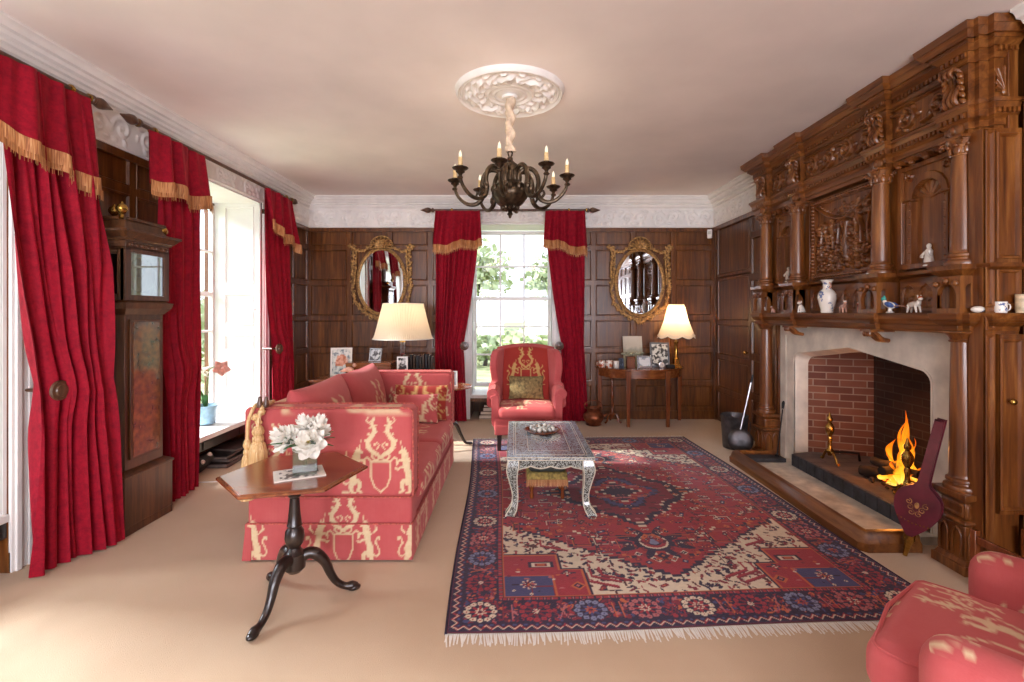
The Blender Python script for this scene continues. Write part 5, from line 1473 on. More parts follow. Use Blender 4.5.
for k in range(16):
    a = k*.9; L = .11+.06*rr.random(); el = rr.uniform(-.1, .6); d = Vector((math.cos(a)*math.cos(el), math.sin(a)*math.cos(el), math.sin(el))); s_ = d.cross(Vector((0, 0, 1))).normalized()
    b = Vector((.02*math.cos(a), .02*math.sin(a), .135)); V_ = []
    for t in np.linspace(0, 1, 7):
        c = b+d*L*t-Vector((0, 0, .02*t*t)); w_ = .018*math.sin(PI*min(1, t*.95+.03))
        V_ += [tuple(c-s_*w_), tuple(c+Vector((0, 0, -.003))), tuple(c+s_*w_)]
    mb.add(V_, [f for j in range(6) for f in ((j*3, j*3+1, j*3+4, j*3+3), (j*3+1, j*3+2, j*3+5, j*3+4))])
mb.build('leaves', M['leaf'], lf)

# ---------------------------------------------------------------- longcase clock
ck = thing('longcase_clock', 'tall dark walnut longcase clock with square glazed hood, between two red curtains', 'clock', (-2.55, 3.2, 0))
XB = -2.70
mb = MB(); mb.box(XB, -2.425, 3.0, 3.42, 0, .33)
stack(mb, (-2.425, 3.0, 3.42), [(0, .014, .05, .014), (.05, .012, .06, 0)], back=0)
def cst(mb, x1, y0, y1, layers):
    for (z0, p0, z1, p1) in layers: mb.frustum((XB, x1+p0, y0-p0, y1+p0), z0, (XB, x1+p1, y0-p1, y1+p1), z1)
mb = MB(); cst(mb, -2.425, 3.0, 3.42, [(0, .0, .05, .0), (.05, -.0, .36, 0), (.36, .008, .375, .008), (.375, .006, .40, -.03)])
bw(mb, 'base', M['walnut'], ck, bevel=.003)
mb = MB(); cst(mb, -2.46, 3.045, 3.375, [(.40, 0, 1.40, 0)]); bw(mb, 'trunk', M['walnut'], ck, bevel=.003)
mb = MB(); mb.box(-2.459, -2.447, 3.075, 3.345, .46, 1.36); dr = bw(mb, 'trunk_door', M['walnut'], ck, bevel=.003)
bw(MB().box(-2.448, -2.4445, 3.095, 3.325, .48, 1.34), 'burr_panel', M['burr'], dr)
mb = MB(); cst(mb, -2.445, 3.03, 3.39, [(1.39, -.01, 1.43, .02), (1.43, .022, 1.465, .03), (1.465, .015, 1.48, .0)]); bw(mb, 'hood_moulding', M['walnut'], ck, bevel=.002)
mb = MB()
y0, y1, x1 = 3.02, 3.40, -2.435
mb.box(XB, -2.62, y0, y1, 1.48, 1.82); mb.box(XB, x1, y0, y1, 1.80, 1.82)
for a, b in ((y0, y0+.045), (y1-.045, y1)): mb.box(x1-.035, x1, a, b, 1.48, 1.81)
mb.box(x1-.03, x1-.001, y0+.04, y1-.04, 1.48, 1.515); mb.box(x1-.03, x1-.001, y0+.04, y1-.04, 1.785, 1.81)
mb.box(-2.64, -2.60, y0, y0+.02, 1.48, 1.81); mb.box(-2.49, x1-.01, y0, y0+.02, 1.48, 1.81); mb.box(-2.61, -2.48, y0, y0+.02, 1.48, 1.52); mb.box(-2.61, -2.48, y0, y0+.02, 1.77, 1.81)
mb.box(-2.62, x1-.03, y1-.02, y1, 1.48, 1.81)
bw(mb, 'hood', M['walnut'], ck, bevel=.002)
bw(MB().box(-2.61, -2.48, y0+.008, y0+.011, 1.52, 1.77), 'side_glass', M['glass'], ck)
bw(MB().box(x1-.06, x1-.05, y0+.05, y1-.05, 1.50, 1.80), 'dial', plain('dial_silvered', '#c9c9a6', .3, .2, .2, 12), ck)
bw(MB().lathe([(.10, 0), (.115, .001), (.115, .004), (.10, .004)], 32, Matrix.Translation((x1-.05, (y0+y1)/2, 1.65)) @ Euler((0, PI/2, 0)).to_matrix().to_4x4()), 'chapter_ring', M['brass'], ck)
mb = MB(); mb.cbox((x1-.044, (y0+y1)/2+.02, 1.68), (.002, .006, .09), 0, R(-25)); mb.cbox((x1-.044, (y0+y1)/2-.025, 1.645), (.002, .008, .06), 0, R(75)); bw(mb, 'hands', M['black'], ck)
bw(MB().box(x1-.012, x1-.008, y0+.045, y1-.045, 1.515, 1.785), 'hood_glass', mk_glass('clock_glass', '#dfe6da', .3), ck)
mb = MB(); cst(mb, x1, y0, y1, [(1.81, .0, 1.86, .0), (1.86, .01, 1.875, .015), (1.875, .02, 1.91, .05), (1.91, .055, 1.925, .055), (1.925, .04, 1.935, .0), (1.935, -.01, 1.99, -.02), (1.99, -.01, 2.01, -.012)])
for k in range(16): mb.ell((x1+.002, y0+.03+.32*k/15, 1.835), (.008, .009, .014), seg=8, rings=6)
bw(mb, 'cornice', M['walnut'], ck, bevel=.002)
for (x, y, z) in ((-2.47, 3.035, 2.01), (-2.47, 3.385, 2.01-.085), (-2.655, 3.20, 2.03)):
    bw(MB().lathe([(.012, z-.02), (.018, z-.012), (.012, z), (.009, z+.012), (.02, z+.02), (.032, z+.038), (.033, z+.05), (.026, z+.068), (.01, z+.078), (.006, z+.09), (0, z+.092)], 18, Matrix.Translation((x, y, 0))), 'ball_finial', M['brass'], ck)

# ---------------------------------------------------------------- chandelier
CHX, CHY = -.034, 3.3
ch = thing('chandelier', 'dark bronze eight-armed chandelier hanging from the plaster ceiling rose', 'chandelier', (CHX, CHY, 2.05))
zc = 2.05
def zz(l): return [(r_, z-zc) for r_, z in l]
mb = MB(); mb.lathe(zz([(.0, 2.045), (.008, 2.05), (.012, 2.065), (.02, 2.075), (.012, 2.09), (.03, 2.11), (.06, 2.125), (.085, 2.145), (.10, 2.165), (.118, 2.19), (.125, 2.215), (.118, 2.235), (.10, 2.25), (.092, 2.26), (.105, 2.27), (.085, 2.285), (.07, 2.30), (.066, 2.35), (.07, 2.38), (.055, 2.41), (.035, 2.425), (.02, 2.44), (.018, 2.46), (0, 2.462)]), 40, wob=lambda a, k: .05*np.abs(np.sin(a*6))-.02)
for k in range(12):
    a = 2*PI*k/12
    mb.ell((.115*math.cos(a), .115*math.sin(a), 2.245-zc), (.018, .016, .026), rz=a, seg=8, rings=6); mb.ell((.07*math.cos(a), .07*math.sin(a), 2.33-zc), (.012, .014, .05), rz=a, seg=8, rings=6); mb.ell((.05*math.cos(a), .05*math.sin(a), 2.118-zc), (.016, .012, .018), rz=a, seg=8, rings=6)
mb.build('body', M['bronze'], ch)
for k in range(8):
    a = R(-90-9+45*k); m = rotz(a)
    P = [(.055, 2.335), (.09, 2.372), (.14, 2.38), (.18, 2.345), (.195, 2.285), (.188, 2.225), (.205, 2.175), (.25, 2.148), (.305, 2.156), (.35, 2.19), (.38, 2.235), (.386, 2.275)]
    mb = MB(); mb.tube([(x, 0, z-zc) for x, z in P], [.013, .015, .016, .016, .016, .017, .017, .014, .013, .012, .011, .010], 9, m, smooth=4)
    mb.ell((.192, 0, 2.235-zc), (.022, .02, .03), m, 8, 6); mb.ell((.39, 0, 2.262-zc), (.02, .02, .012), m, 8, 6); mb.tube([(.215, 0, 2.18-zc), (.235, 0, 2.205-zc), (.225, 0, 2.228-zc), (.213, 0, 2.22-zc)], [.01, .009, .007, .004], 6, m, smooth=3)
    arm = mb.build('arm', M['bronze'], ch)
    mc = m @ Matrix.Translation((.388, 0, 2.275-zc))
    MB().lathe([(.010, 0), (.014, .01), (.03, .022), (.026, .03), (.046, .04), (.052, .047), (.05, .05), (.03, .046), (.02, .044), (.022, .062), (.014, .063), (0, .063)], 20, mc).build('drip_pan', M['bronze'], arm)
    MB().lathe([(.0, .06), (.0145, .06), (.015, .075), (.0135, .085), (.0145, .115), (.012, .117), (0, .117)], 12, mc).build('candle_sleeve', M['cream_wax'], arm)
    MB().lathe([(.0, .116), (.008, .118), (.0105, .128), (.009, .142), (.004, .156), (0, .163)], 10, mc).build('flame_bulb', M['bulb'], arm)
mb = MB()
mb.tube([(0, 0, 2.46-zc), (.012, 0, 2.475-zc), (.016, 0, 2.495-zc), (0, 0, 2.515-zc), (-.014, 0, 2.495-zc), (-.008, 0, 2.47-zc)], .006, 6, closed=True)
mb.build('hanging_ring', M['bronze'], ch)
P = np.zeros((60, 20, 3)); 
for i in range(60):
    z = 2.50+(2.868-2.50)*i/59; rad = .028*(1+.1*math.sin(i*.3)); c = .007
    for j in range(20):
        a = 2*PI*j/20; r2 = rad*(1+.28*math.cos(2*a+i*.34)); P[i, j] = (c*math.cos(i*.34)+r2*math.cos(a), c*math.sin(i*.34)+r2*math.sin(a), z-zc)
mb = MB(); mb.grid(np.transpose(P, (1, 0, 2)), wrap=True); mb.build('rope_sleeve', plain('rope_silk', '#d0bca6', .7, 0, .12, 30), ch)
# ---------------------------------------------------------------- gilt oval mirrors
def gilt_mirror(label, loc):
    t = thing('gilt_mirror', label, 'mirror', loc, 0, 'gilt oval mirrors')     # local: x right, z up, -y into the room
    a_, b_ = .295, .415; n = 64
    ring = lambda s, y=0: [((a_+s)*math.cos(2*PI*k/n), y, (b_+s)*math.sin(2*PI*k/n)) for k in range(n)]
    P = ring(0)
    mb = MB(); mb.add([(x, -.012, z) for x, y, z in P]+[(x, -.004, z) for x, y, z in P], [tuple(range(n))[::-1], tuple(range(n, 2*n))]+[(i, (i+1) % n, n+(i+1) % n, n+i) for i in range(n)])
    mb.build('mirror_glass', M['mirror'], t)
    mb = MB(); mb.tube(ring(.012, -.016), .018, 8, closed=True); mb.tube(ring(.03, -.012), .009, 6, closed=True)
    for k in range(60): a = 2*PI*k/60; mb.ell(((a_+.002)*math.cos(a), -.026, (b_+.002)*math.sin(a)), .006, seg=6, rings=4)
    mb.build('oval_frame', M['gold'], t)
    r = random.Random(4)
    def leafy(name, pts, rad, nl, spread=.03):
        mb = MB(); C, _ = catmull([Vector((p[0], -.02, p[1])) for p in pts], [0]*len(pts), 6)
        mb.tube([tuple(c) for c in C], rad, 6)
        for k in range(nl):
            c = C[int(k/(nl)*(len(C)-1))]; a = r.uniform(0, 6.28)
            mb.ell((c.x+spread*math.cos(a)*r.random(), -.022-r.uniform(0, .012), c.z+spread*math.sin(a)*r.random()), (.011+.006*r.random(), .009, .020+.008*r.random()), ry=r.uniform(-1.3, 1.3), seg=8, rings=5)
        return mb.build(name, M['gold'], t)
    for s in (-1, 1):
        leafy('top_scroll', [(s*.10, .50), (s*.17, .44), (s*.26, .40), (s*.35, .425), (s*.395, .46)], .014, 16, .018)
        leafy('corner_flower', [(s*.37, .44), (s*.40, .48)], .01, 16, .04)
        leafy('side_garland', [(s*.375, .42), (s*.365, .30), (s*.385, .17), (s*.37, .05), (s*.385, -.06), (s*.365, -.17), (s*.345, -.27)], .011, 46, .028)
        leafy('side_scroll', [(s*.33, .40), (s*.335, .25), (s*.345, .1), (s*.35, -.03)], .012, 6, .01)
        leafy('bottom_scroll', [(s*.345, -.27), (s*.29, -.34), (s*.22, -.40), (s*.13, -.45), (s*.05, -.49)], .014, 26, .03)
        mb = MB(); mb.tube([(x, -.022, z) for x, z in spiral((s*.235, -.385), .04, 1.3, 18, PI/2, s, .008)], .009, 6); mb.tube([(x, -.022, z) for x, z in spiral((s*.14, -.47), .035, 1.3, 18, PI/2, s, .008)], .009, 6); mb.build('scroll_curl', M['gold'], t)
    # shell crest and base cartouche
    mb = MB()
    for k in range(11):
        a = R(-15+210*k/10); mb.tube([(0, -.03, .455), (.075*math.cos(a), -.05, .465+.075*math.sin(a)), (.135*math.cos(a), -.022, .465+.12*math.sin(a))], [.012, .016, .012], 6)
    mb.ell((0, -.035, .47), (.04, .025, .04)); mb.tube([(.145*math.cos(q), -.018, .465+.13*math.sin(q)) for q in np.linspace(-.3, PI+.3, 20)], .012, 6)
    mb.build('shell_crest', M['gold'], t)
    mb = MB()
    for k in range(9):
        a = R(180+180*k/8); mb.ell((.05*math.cos(a), -.025, -.475+.05*math.sin(a)), (.014, .012, .034), ry=-a+PI/2, seg=8, rings=5)
    mb.ell((0, -.03, -.48), (.03, .02, .03)); mb.build('base_shell', M['gold'], t)
    return t
MYW = YB-.007
gilt_mirror('gilt oval mirror with a shell crest, left of the far window above the pleated lamp', (-1.757, MYW, 1.815))
gilt_mirror('gilt oval mirror with a shell crest, above the half-round table right of the far window', (1.645, MYW, 1.80))

# ---------------------------------------------------------------- half-round table on the right
DX, DYB, DZ, DR = 1.625, YB-.02, .705, .575
dt = thing('demilune_table', 'half-round mahogany side table with four square legs against the panelling', 'side table', (DX, DYB, 0))
el = lambda r_, ry_: [(r_*math.cos(a), -ry_*math.sin(a)) for a in np.linspace(0, PI, 36)]
mb = MB(); mb.prism(el(DR, .49)[::-1], DZ-.018, DZ); mb.build('table_top', M['mahog'], dt, bevel=.003)
MB().prism(el(DR-.03, .46)[::-1], DZ-.115, DZ-.0185).build('apron', M['mahog'], dt, bevel=.002)
for x, y in ((-DR+.055, -.05), (DR-.055, -.05), (-.235, -.43), (.25, -.43)):
    MB().frustum((x-.019, x+.019, y-.018, y+.018), 0, (x-.03, x+.03, y-.024, y+.024), DZ-.02).build('leg', M['mahogz'], dt, bevel=.002)
# turned stand tucked beneath it
cs = thing('candle_stand', 'slender turned wooden stand tucked under the left of the half-round table', 'stand', (DX-.385, DYB-.20, 0))
MB().lathe([(.0, .58), (.03, .58), (.032, .57), (.014, .56), (.012, .5), (.022, .47), (.012, .44), (.018, .38), (.024, .33), (.014, .30), (.02, .24), (.012, .2), (.024, .16), (.026, .1), (.014, .07), (.0, .06)], 14).build('pole', M['mahogz'], cs)
for k in range(3):
    a = k*2*PI/3-.5; MB().tube([(.01*math.cos(a), .01*math.sin(a), .12), (.06*math.cos(a), .06*math.sin(a), .10), (.09*math.cos(a), .09*math.sin(a), .03), (.12*math.cos(a), .12*math.sin(a), .012)], [.014, .013, .011, .012], 8, smooth=3).build('leg', M['mahogz'], cs)
# copper pot
cp = thing('copper_pot', 'round copper pot with a dark mouth on the floor left of the half-round table', 'pot', (.985, 6.05, 0))
cop = plain('old_copper', '#8a5238', .4, .7, .35, 14)
MB().lathe([(.0, 0), (.09, 0), (.10, .008), (.085, .02), (.11, .05), (.13, .09), (.125, .13), (.10, .155), (.085, .17), (.088, .20), (.10, .215), (.094, .213), (.08, .19), (.075, .165), (.11, .12), (.10, .05), (.0, .03)], 26).build('body', cop, cp)
MB().tube([(-.10, 0, .2), (-.115, 0, .25), (-.06, 0, .295), (.03, 0, .30), (.1, 0, .26), (.10, 0, .2)], .007, 8, smooth=4).build('handle', cop, cp)
MB().tube([(.11, -.02, .11), (.15, -.03, .13), (.165, -.035, .15)], [.02, .014, .010], 8, smooth=3).build('spout', cop, cp)
# silk lamp
lp = thing('table_lamp', 'brass column lamp with a scalloped cream silk shade, on the half-round table', 'lamp', (2.055, 6.16, DZ+.0008))
MB().cbox((0, 0, .012), (.115, .115, .024)).cbox((0, 0, .035), (.09, .09, .024)).cbox((0, 0, .075), (.066, .066, .06)).build('base', M['brass'], lp, bevel=.004)
MB().lathe([(.036, .105), (.038, .115), (.028, .125), (.022, .135), (.02, .3), (.024, .31), (.03, .325), (.03, .335), (.012, .34), (.010, .42), (.02, .425), (.02, .47), (0, .47)], 18, wob=lambda a, k: .06*np.cos(a*8)*((k > .25)*(k < .5))).build('column', M['brass'], lp)
n = 96; prof = [(.095, .80), (.11, .77), (.125, .70), (.15, .60), (.19, .50), (.222, .43), (.232, .405)]
def shade_mesh(prof, n, sc, ph=8, ribs=.0):
    P = np.zeros((n, len(prof), 3))
    for j, (r_, z) in enumerate(prof):
        for i in range(n):
            a = 2*PI*i/n; k = j/(len(prof)-1); q = abs(math.sin(a*ph/2)); rr = r_*(1-.05*k*(1-q))*(1+ribs*math.cos(a*n/2*1.0)); P[i, j] = (rr*math.cos(a), rr*math.sin(a), z-(sc*k**4)*q)
    return P
P = shade_mesh(prof, n, .03); mb = MB(); mb.grid(P, wrap=True, flip=True); sh = mb.build('lamp_shade', M['shade_p'], lp, angle=70)
mb = MB(); mb.tube([tuple(P[i, -1]) for i in range(n)], .005, 5, closed=True); mb.tube([(P[i, -1][0]*.985, P[i, -1][1]*.985, P[i, -1][2]+.028) for i in range(n)], .004, 5, closed=True); mb.tube([tuple(P[i, 0]) for i in range(n)], .004, 5, closed=True); mb.build('shade_braid', M['paper'], sh)
MB().ell((0, 0, .53), (.03, .03, .045)).lathe([(.014, .468), (.014, .5)], 10).build('bulb', M['bulb_s'], lp)
# things on the half-round table
zt = DZ+.0008
def frame(name, label, loc, w, h, rz, fm, pic, fw=.012, lean=10, cat='picture frame', grp=None):
    o = thing(name, label, cat, loc, rz, grp, rx=-R(lean)); d = .012
    mb = MB(); mb.box(-w/2, w/2, 0, d, 0, fw); mb.box(-w/2, w/2, 0, d, h-fw, h); mb.box(-w/2, -w/2+fw, 0, d, fw, h-fw); mb.box(w/2-fw, w/2, 0, d, fw, h-fw); mb.box(-w/2+.002, w/2-.002, d-.003, d, .002, h-.002)
    mb.build('frame', fm, o, bevel=.002); MB().box(-w/2+fw, w/2-fw, d*.4, d*.5, fw, h-fw).build('photograph', pic, o)
    mb = MB(); mb.add([(-.02, d, h*.6), (.02, d, h*.6), (.02, d+h*.33, .002+h*.06), (-.02, d+h*.33, .002+h*.06), (-.02, d+.003, h*.6), (.02, d+.003, h*.6), (.02, d+h*.33+.003, .004+h*.06), (-.02, d+h*.33+.003, .004+h*.06)], [(0, 1, 2, 3), (7, 6, 5, 4), (0, 4, 5, 1), (2, 6, 7, 3), (0, 3, 7, 4), (1, 5, 6, 2)]); mb.build('strut', M['black'], o)
    return o
M['silverf'] = plain('silver_frame', '#b9bbc0', .25, .8, .1, 30)
ph = lambda n, ink, base, sc=14, thr=.5: mk_print(n, ink, sc, base, thr)
frame('framed_photo', 'grey framed photograph of people beside the lamp on the half-round table', (1.862, 6.19, zt), .245, .32, R(-4), plain('pewter', '#5d6168', .35, .6, .15, 30), ph('photo_group', '#2e2e2e', '#cdd0cc', 22, .5), .022)
frame('framed_photo', 'small silver frame with a bright photograph, front middle of the half-round table', (1.64, 6.10, zt), .19, .155, R(2), M['silverf'], ph('photo_bright', '#8e9aa6', '#e6ecee', 12, .42), .024)
frame('framed_photo', 'small dark blue framed photograph left of the wooden box on the half-round table', (1.355, 6.14, zt), .065, .12, R(5), plain('blue_frame', '#39475f', .4, 0, .2, 30), ph('photo_blue', '#26303e', '#6d7f95', 25, .55), .01)
card = thing('leaning_picture', 'unframed pale landscape picture leaning on the panelling behind the half-round table', 'picture', (1.535, 6.245, zt), 0, None, rx=-R(12))
def mk_land():
    t = NT('landscape_paint'); v = t.coords('Object'); n = t.noise(v, 9, 5, .6); sx = t.n('ShaderNodeSeparateXYZ'); t.l(v, sx.inputs[0])
    g = t.math('ADD', t.math('MULTIPLY', sx.outputs[2], 1.9), t.math('MULTIPLY', t.math('SUBTRACT', n, .5), .5))
    return t.bsdf(t.ramp(g, [(.1, '#8d8a6e'), (.3, '#b3a888'), (.42, '#a8a592'), (.52, '#cfc7b4'), (.75, '#d8d2c2')]), .6)
MB().box(-.125, .125, 0, .008, 0, .40).build('painting', mk_land(), card)
bx = thing('wooden_box', 'small upright wooden box between the frames on the half-round table', 'box', (1.465, 6.13, zt))
MB().box(-.05, .05, -.04, .04, 0, .125).build('body', M['mahogz'], bx, bevel=.003); MB().box(-.053, .053, -.043, .043, .1255, .145).build('lid', M['mahogz'], bx, bevel=.004)
mb = MB(); rr = random.Random(6)
for k in range(26): mb.ell((rr.uniform(-.13, .13), rr.uniform(-.03, .03), .0+rr.uniform(.005, .03)), (.022, .015, .013), rz=rr.random()*3, seg=8, rings=5)
tag(mb.build('dried_flowers', plain('dried_flower', '#a8ab94', .8, 0, .35, 40), loc=(1.50, 6.165, zt+.155)), 'spray of pale dried flowers lying on the wooden box, in front of the leaning picture', 'flowers')
def mug(label, loc, r_, h, mat, rz=0, name='mug', cat='mug', grp=None):
    o = thing(name, label, cat, loc, rz, grp)
    MB().lathe([(.0, 0), (r_*.9, 0), (r_*.95, h*.05), (r_, h*.3), (r_, h*.97), (r_*.97, h), (r_*.92, h*.97), (r_*.9, h*.1), (0, h*.08)], 22).build('body', mat, o)
    MB().tube([(r_*.95, 0, h*.8), (r_*1.45, 0, h*.75), (r_*1.6, 0, h*.5), (r_*1.4, 0, h*.25), (r_*.95, 0, h*.2)], r_*.11, 6, smooth=4).build('handle', mat, o); return o
def mk_spots(name, base, ink, sc, thr):
    t = NT(name); n = t.noise(t.coords('Object'), sc, 3); return t.bsdf(t.ramp(n, [(thr, base), (thr+.04, ink)]), .15, 0, None, Coat_Weight=.4)
M['imari'] = mk_spots('imari', '#e9e2d6', '#b4582e', 38, .52); M['bluewhite'] = mk_spots('blue_white', '#ece8e0', '#5a6c9a', 45, .58); M['bluewhite2'] = mk_spots('blue_white_b', '#e6e0d4', '#6a7690', 30, .6)
mug('orange and white porcelain mug, leftmost on the half-round table', (1.115, 6.20, zt), .042, .085, M['imari'], 2.6, grp=None)
mug('second orange and white porcelain mug, just right of the leftmost one on the half-round table', (1.205, 6.17, zt), .042, .09, M['imari'], -2.5)
mug('plain white mug beside the small blue frame on the half-round table', (1.285, 6.13, zt), .036, .085, M['porcelain'], -2.2)
dc = thing('desk_clock', 'tiny round silver clock in front of the large grey frame', 'clock', (1.845, 6.07, zt))
mc = TM((0, 0, .042), 0, PI/2); MB().lathe([(.0, -.012), (.036, -.012), (.04, -.006), (.04, .01), (.034, .012), (0, .012)], 24, mc).box(-.02, .02, -.012, .012, 0, .008).build('case', M['silverf'], dc)
mb = MB(); mb.lathe([(0, .0122), (.031, .0124), (.031, .0135), (0, .0136)], 24, mc); fc = mb.build('face', M['paper'], dc)
MB().box(-.001, .001, -.0155, -.014, .042, .062).cbox((.007, -.0145, .042), (.016, .0012, .002)).build('hands', M['black'], fc)
mb = MB(); mb.rbox((-.055, -.022, 0), (.055, .022, .045), .012, .02); tag(mb.build('black_box', M['black'], loc=(1.955, 6.08, zt)), 'small dark box right of the tiny clock on the half-round table', 'box')
ws = thing('motion_sensor', 'small white alarm sensor high in the right-hand corner of the panelling', 'sensor', (XR-.075, YB-.045, 2.38), R(-35))
MB().rbox((-.03, -.02, 0), (.03, .02, .115), .008, .02).build('housing', M['white'], ws); MB().box(-.018, .018, -.0225, -.0205, .05, .09).build('lens', plain('sensor_lens', '#d9d9d6', .2), ws)

# ---------------------------------------------------------------- furniture behind the sofa
wt = thing('writing_table', 'long dark writing table behind the far end of the sofa', 'table', (-1.60, 5.55, 0))
MB().box(-.62, .66, -.36, .36, .655, .68).build('table_top', M['mahog'], wt, bevel=.004); MB().box(-.58, .62, -.32, .32, .57, .6545).build('apron', M['mahog'], wt)
for x in (-.56, .60):
    for y in (-.30, .30): MB().frustum((x-.016, x+.016, y-.016, y+.016), 0, (x-.025, x+.025, y-.025, y+.025), .569).build('leg', M['mahogz'], wt)
for k in range(2): d = MB().box(-.5+.55*k, .0+.55*k, -.327, -.3205, .585, .64).build('drawer', M['mahogz'], wt); MB().ell((-.25+.55*k, -.335, .612), .011).build('knob', M['brass'], d)
wz = .6808
sb = thing('writing_box', 'brown wooden writing box on the table behind the sofa, a framed photo on its lid', 'box', (-1.63, 5.52, wz))
MB().box(-.25, .25, -.16, .16, 0, .13).build('body', M['mahog'], sb, bevel=.004); MB().box(-.253, .253, -.163, .163, .1305, .165).build('lid', M['mahog'], sb, bevel=.006)
MB().box(-.02, .02, -.166, -.1605, .075, .11).build('lock_plate', M['brass'], sb)
frame('framed_photo', 'small tilted silver framed photo standing on the wooden writing box', (-1.60, 5.50, wz+.168), .15, .155, R(-10), M['silverf'], ph('photo_pair', '#4a4a50', '#c8ccd0', 18, .5), .016, 14)
frame('framed_photo', 'white framed photograph in front of the pleated lamp on the writing table', (-1.215, 5.215, wz), .115, .25, R(14), M['white'], ph('photo_dark', '#1d1d20', '#dcdcdc', 12, .5), .014, 12)
gc = thing('greeting_card', 'tall printed card with a flower picture standing at the left of the writing table', 'card', (-2.0, 5.55, wz), R(8), None, rx=-R(6))
MB().box(-.12, .12, 0, .003, 0, .32).build('card_sheet', M['paper'], gc)
def mk_card():
    t = NT('card_flower_print'); v = t.coords('Object'); n = t.noise(v, 22, 4); m2 = t.n('ShaderNodeMapping'); t.l(v, m2.inputs[0]); m2.inputs['Location'].default_value = (0, 0, -.17)
    ln = t.n('ShaderNodeVectorMath'); ln.operation = 'LENGTH'; t.l(m2.outputs[0], ln.inputs[0])
    bgc = t.ramp(n, [(.42, '#6f7f86'), (.5, '#c9cdc6'), (.6, '#dfe0d8')]); fl = t.ramp(n, [(.4, '#b8643c'), (.55, '#e0a284')])
    return t.bsdf(t.mix(t.math('LESS_THAN', t.math('ADD', ln.outputs['Value'], t.math('MULTIPLY', t.math('SUBTRACT', n, .5), .12)), .07), bgc, fl), .5)
MB().box(-.10, .10, -.001, -.0002, .02, .30).build('picture', mk_card(), gc)
tp = thing('china_bird', 'small pink and gold china bird beside the tall printed card', 'figurine', (-1.80, 5.26, wz))
MB().ell((0, 0, .1), (.05, .03, .035), ry=.3).ell((.05, 0, .15), (.02, .02, .022)).lathe([(.03, 0), (.03, .01), (.012, .02), (.012, .07)], 12).tube([(-.04, 0, .1), (-.1, 0, .085)], [.025, .008], 8).build('body', M['porc_pink'], tp)
MB().tube([(.065, 0, .15), (.085, 0, .147)], [.006, .001], 6).build('beak', M['gold'], tp)
rr = random.Random(12); x = -1.35
for k, c in enumerate(('#26211f', '#3a2a20', '#1d2028')): M['dkbook%d' % k] = plain('dark_book_%d' % k, c, .5, 0, .3, 20)
for k in range(11):
    w_ = rr.uniform(.022, .032); h = rr.uniform(.18, .235)
    o = thing('book', 'thin dark book in the row on the writing table behind the lamp', 'book', (x+w_/2, 5.79, wz), 0, 'dark books behind the lamp')
    MB().box(-w_/2+.0005, -w_/2+.003, -.07, .07, 0, h).box(w_/2-.003, w_/2-.0005, -.07, .07, 0, h).box(-w_/2+.0005, w_/2-.0005, -.073, -.07, 0, h).build('cover', M['dkbook%d' % (k % 3)], o); MB().box(-w_/2+.0032, w_/2-.0032, -.0695, .065, .003, h-.004).build('pages', M['paper'], o)
    x += w_+.010
pl = thing('table_lamp', 'lamp with a pleated cream drum shade on a clear glass column, on the writing table', 'lamp', (-1.255, 5.42, wz))
MB().cbox((0, 0, .012), (.14, .14, .024)).build('base', M['brass'], pl, bevel=.004)
MB().cbox((0, 0, .21), (.055, .055, .37)).build('glass_column', M['lampglass'], pl, bevel=.004)
MB().cbox((0, 0, .40), (.06, .06, .015)).lathe([(.012, .405), (.012, .50), (.018, .505), (.018, .55)], 12).build('stem', M['brass'], pl)
n = 180; prof = [(.222, .825), (.232, .78), (.27, .62), (.31, .47), (.328, .43)]
P = np.zeros((n, len(prof), 3))
for j, (r_, z) in enumerate(prof):
    for i in range(n): a = 2*PI*i/n; rr_ = r_*(1+.011*(1 if i % 2 else -1)); P[i, j] = (rr_*math.cos(a), rr_*math.sin(a), z)
mb = MB(); mb.grid(P, wrap=True, flip=True); sh = mb.build('lamp_shade', M['shade'], pl, angle=20)
MB().tube([(.332*math.cos(2*PI*k/60), .332*math.sin(2*PI*k/60), .432) for k in range(60)], .005, 5, closed=True).tube([(.224*math.cos(2*PI*k/60), .224*math.sin(2*PI*k/60), .823) for k in range(60)], .005, 5, closed=True).build('shade_braid', M['paper'], sh)
MB().ell((0, 0, .60), (.03, .03, .045)).build('bulb', M['bulb_s'], pl)  # glow added to this unlit lamp's bulb
mb = MB(); mb.rbox((-.045, -.03, 0), (.045, .03, .035), .006, .02); tag(mb.build('white_box', M['white'], loc=(-1.07, 5.24, wz)), 'small white box on the writing table just right of the pleated lamp', 'box')
# little tripod table between sofa and far window
st = thing('pedestal_table', 'small round pedestal table with a dark claw leg, beyond the sofa end', 'side table', (-.69, 5.02, 0))
MB().lathe([(0, .628), (.235, .628), (.245, .634), (.245, .642), (.232, .644), (.228, .638), (0, .638)], 36).build('table_top', M['mahog'], st)
MB().lathe([(.03, .627), (.02, .6), (.018, .4), (.03, .33), (.034, .29), (.022, .25), (.03, .2), (0, .19)], 16).build('column', M['dkwood'], st)
for k in range(3):
    a = R(25)+k*2*PI/3; c_, s_ = math.cos(a), math.sin(a)
    MB().tube([(.02*c_, .02*s_, .24), (.08*c_, .08*s_, .235), (.13*c_, .13*s_, .13), (.18*c_, .18*s_, .04), (.235*c_, .235*s_, .022), (.26*c_, .26*s_, .02)], [.02, .022, .018, .014, .017, .012], 8, smooth=4).build('leg', M['dkwood'], st)
frame('framed_photo', 'white framed picture on the small pedestal table by the far window', (-.66, 5.0, .6385), .13, .16, R(8), M['white'], ph('photo_grey', '#7d868c', '#a9b2b6', 10, .5), .016, 10)
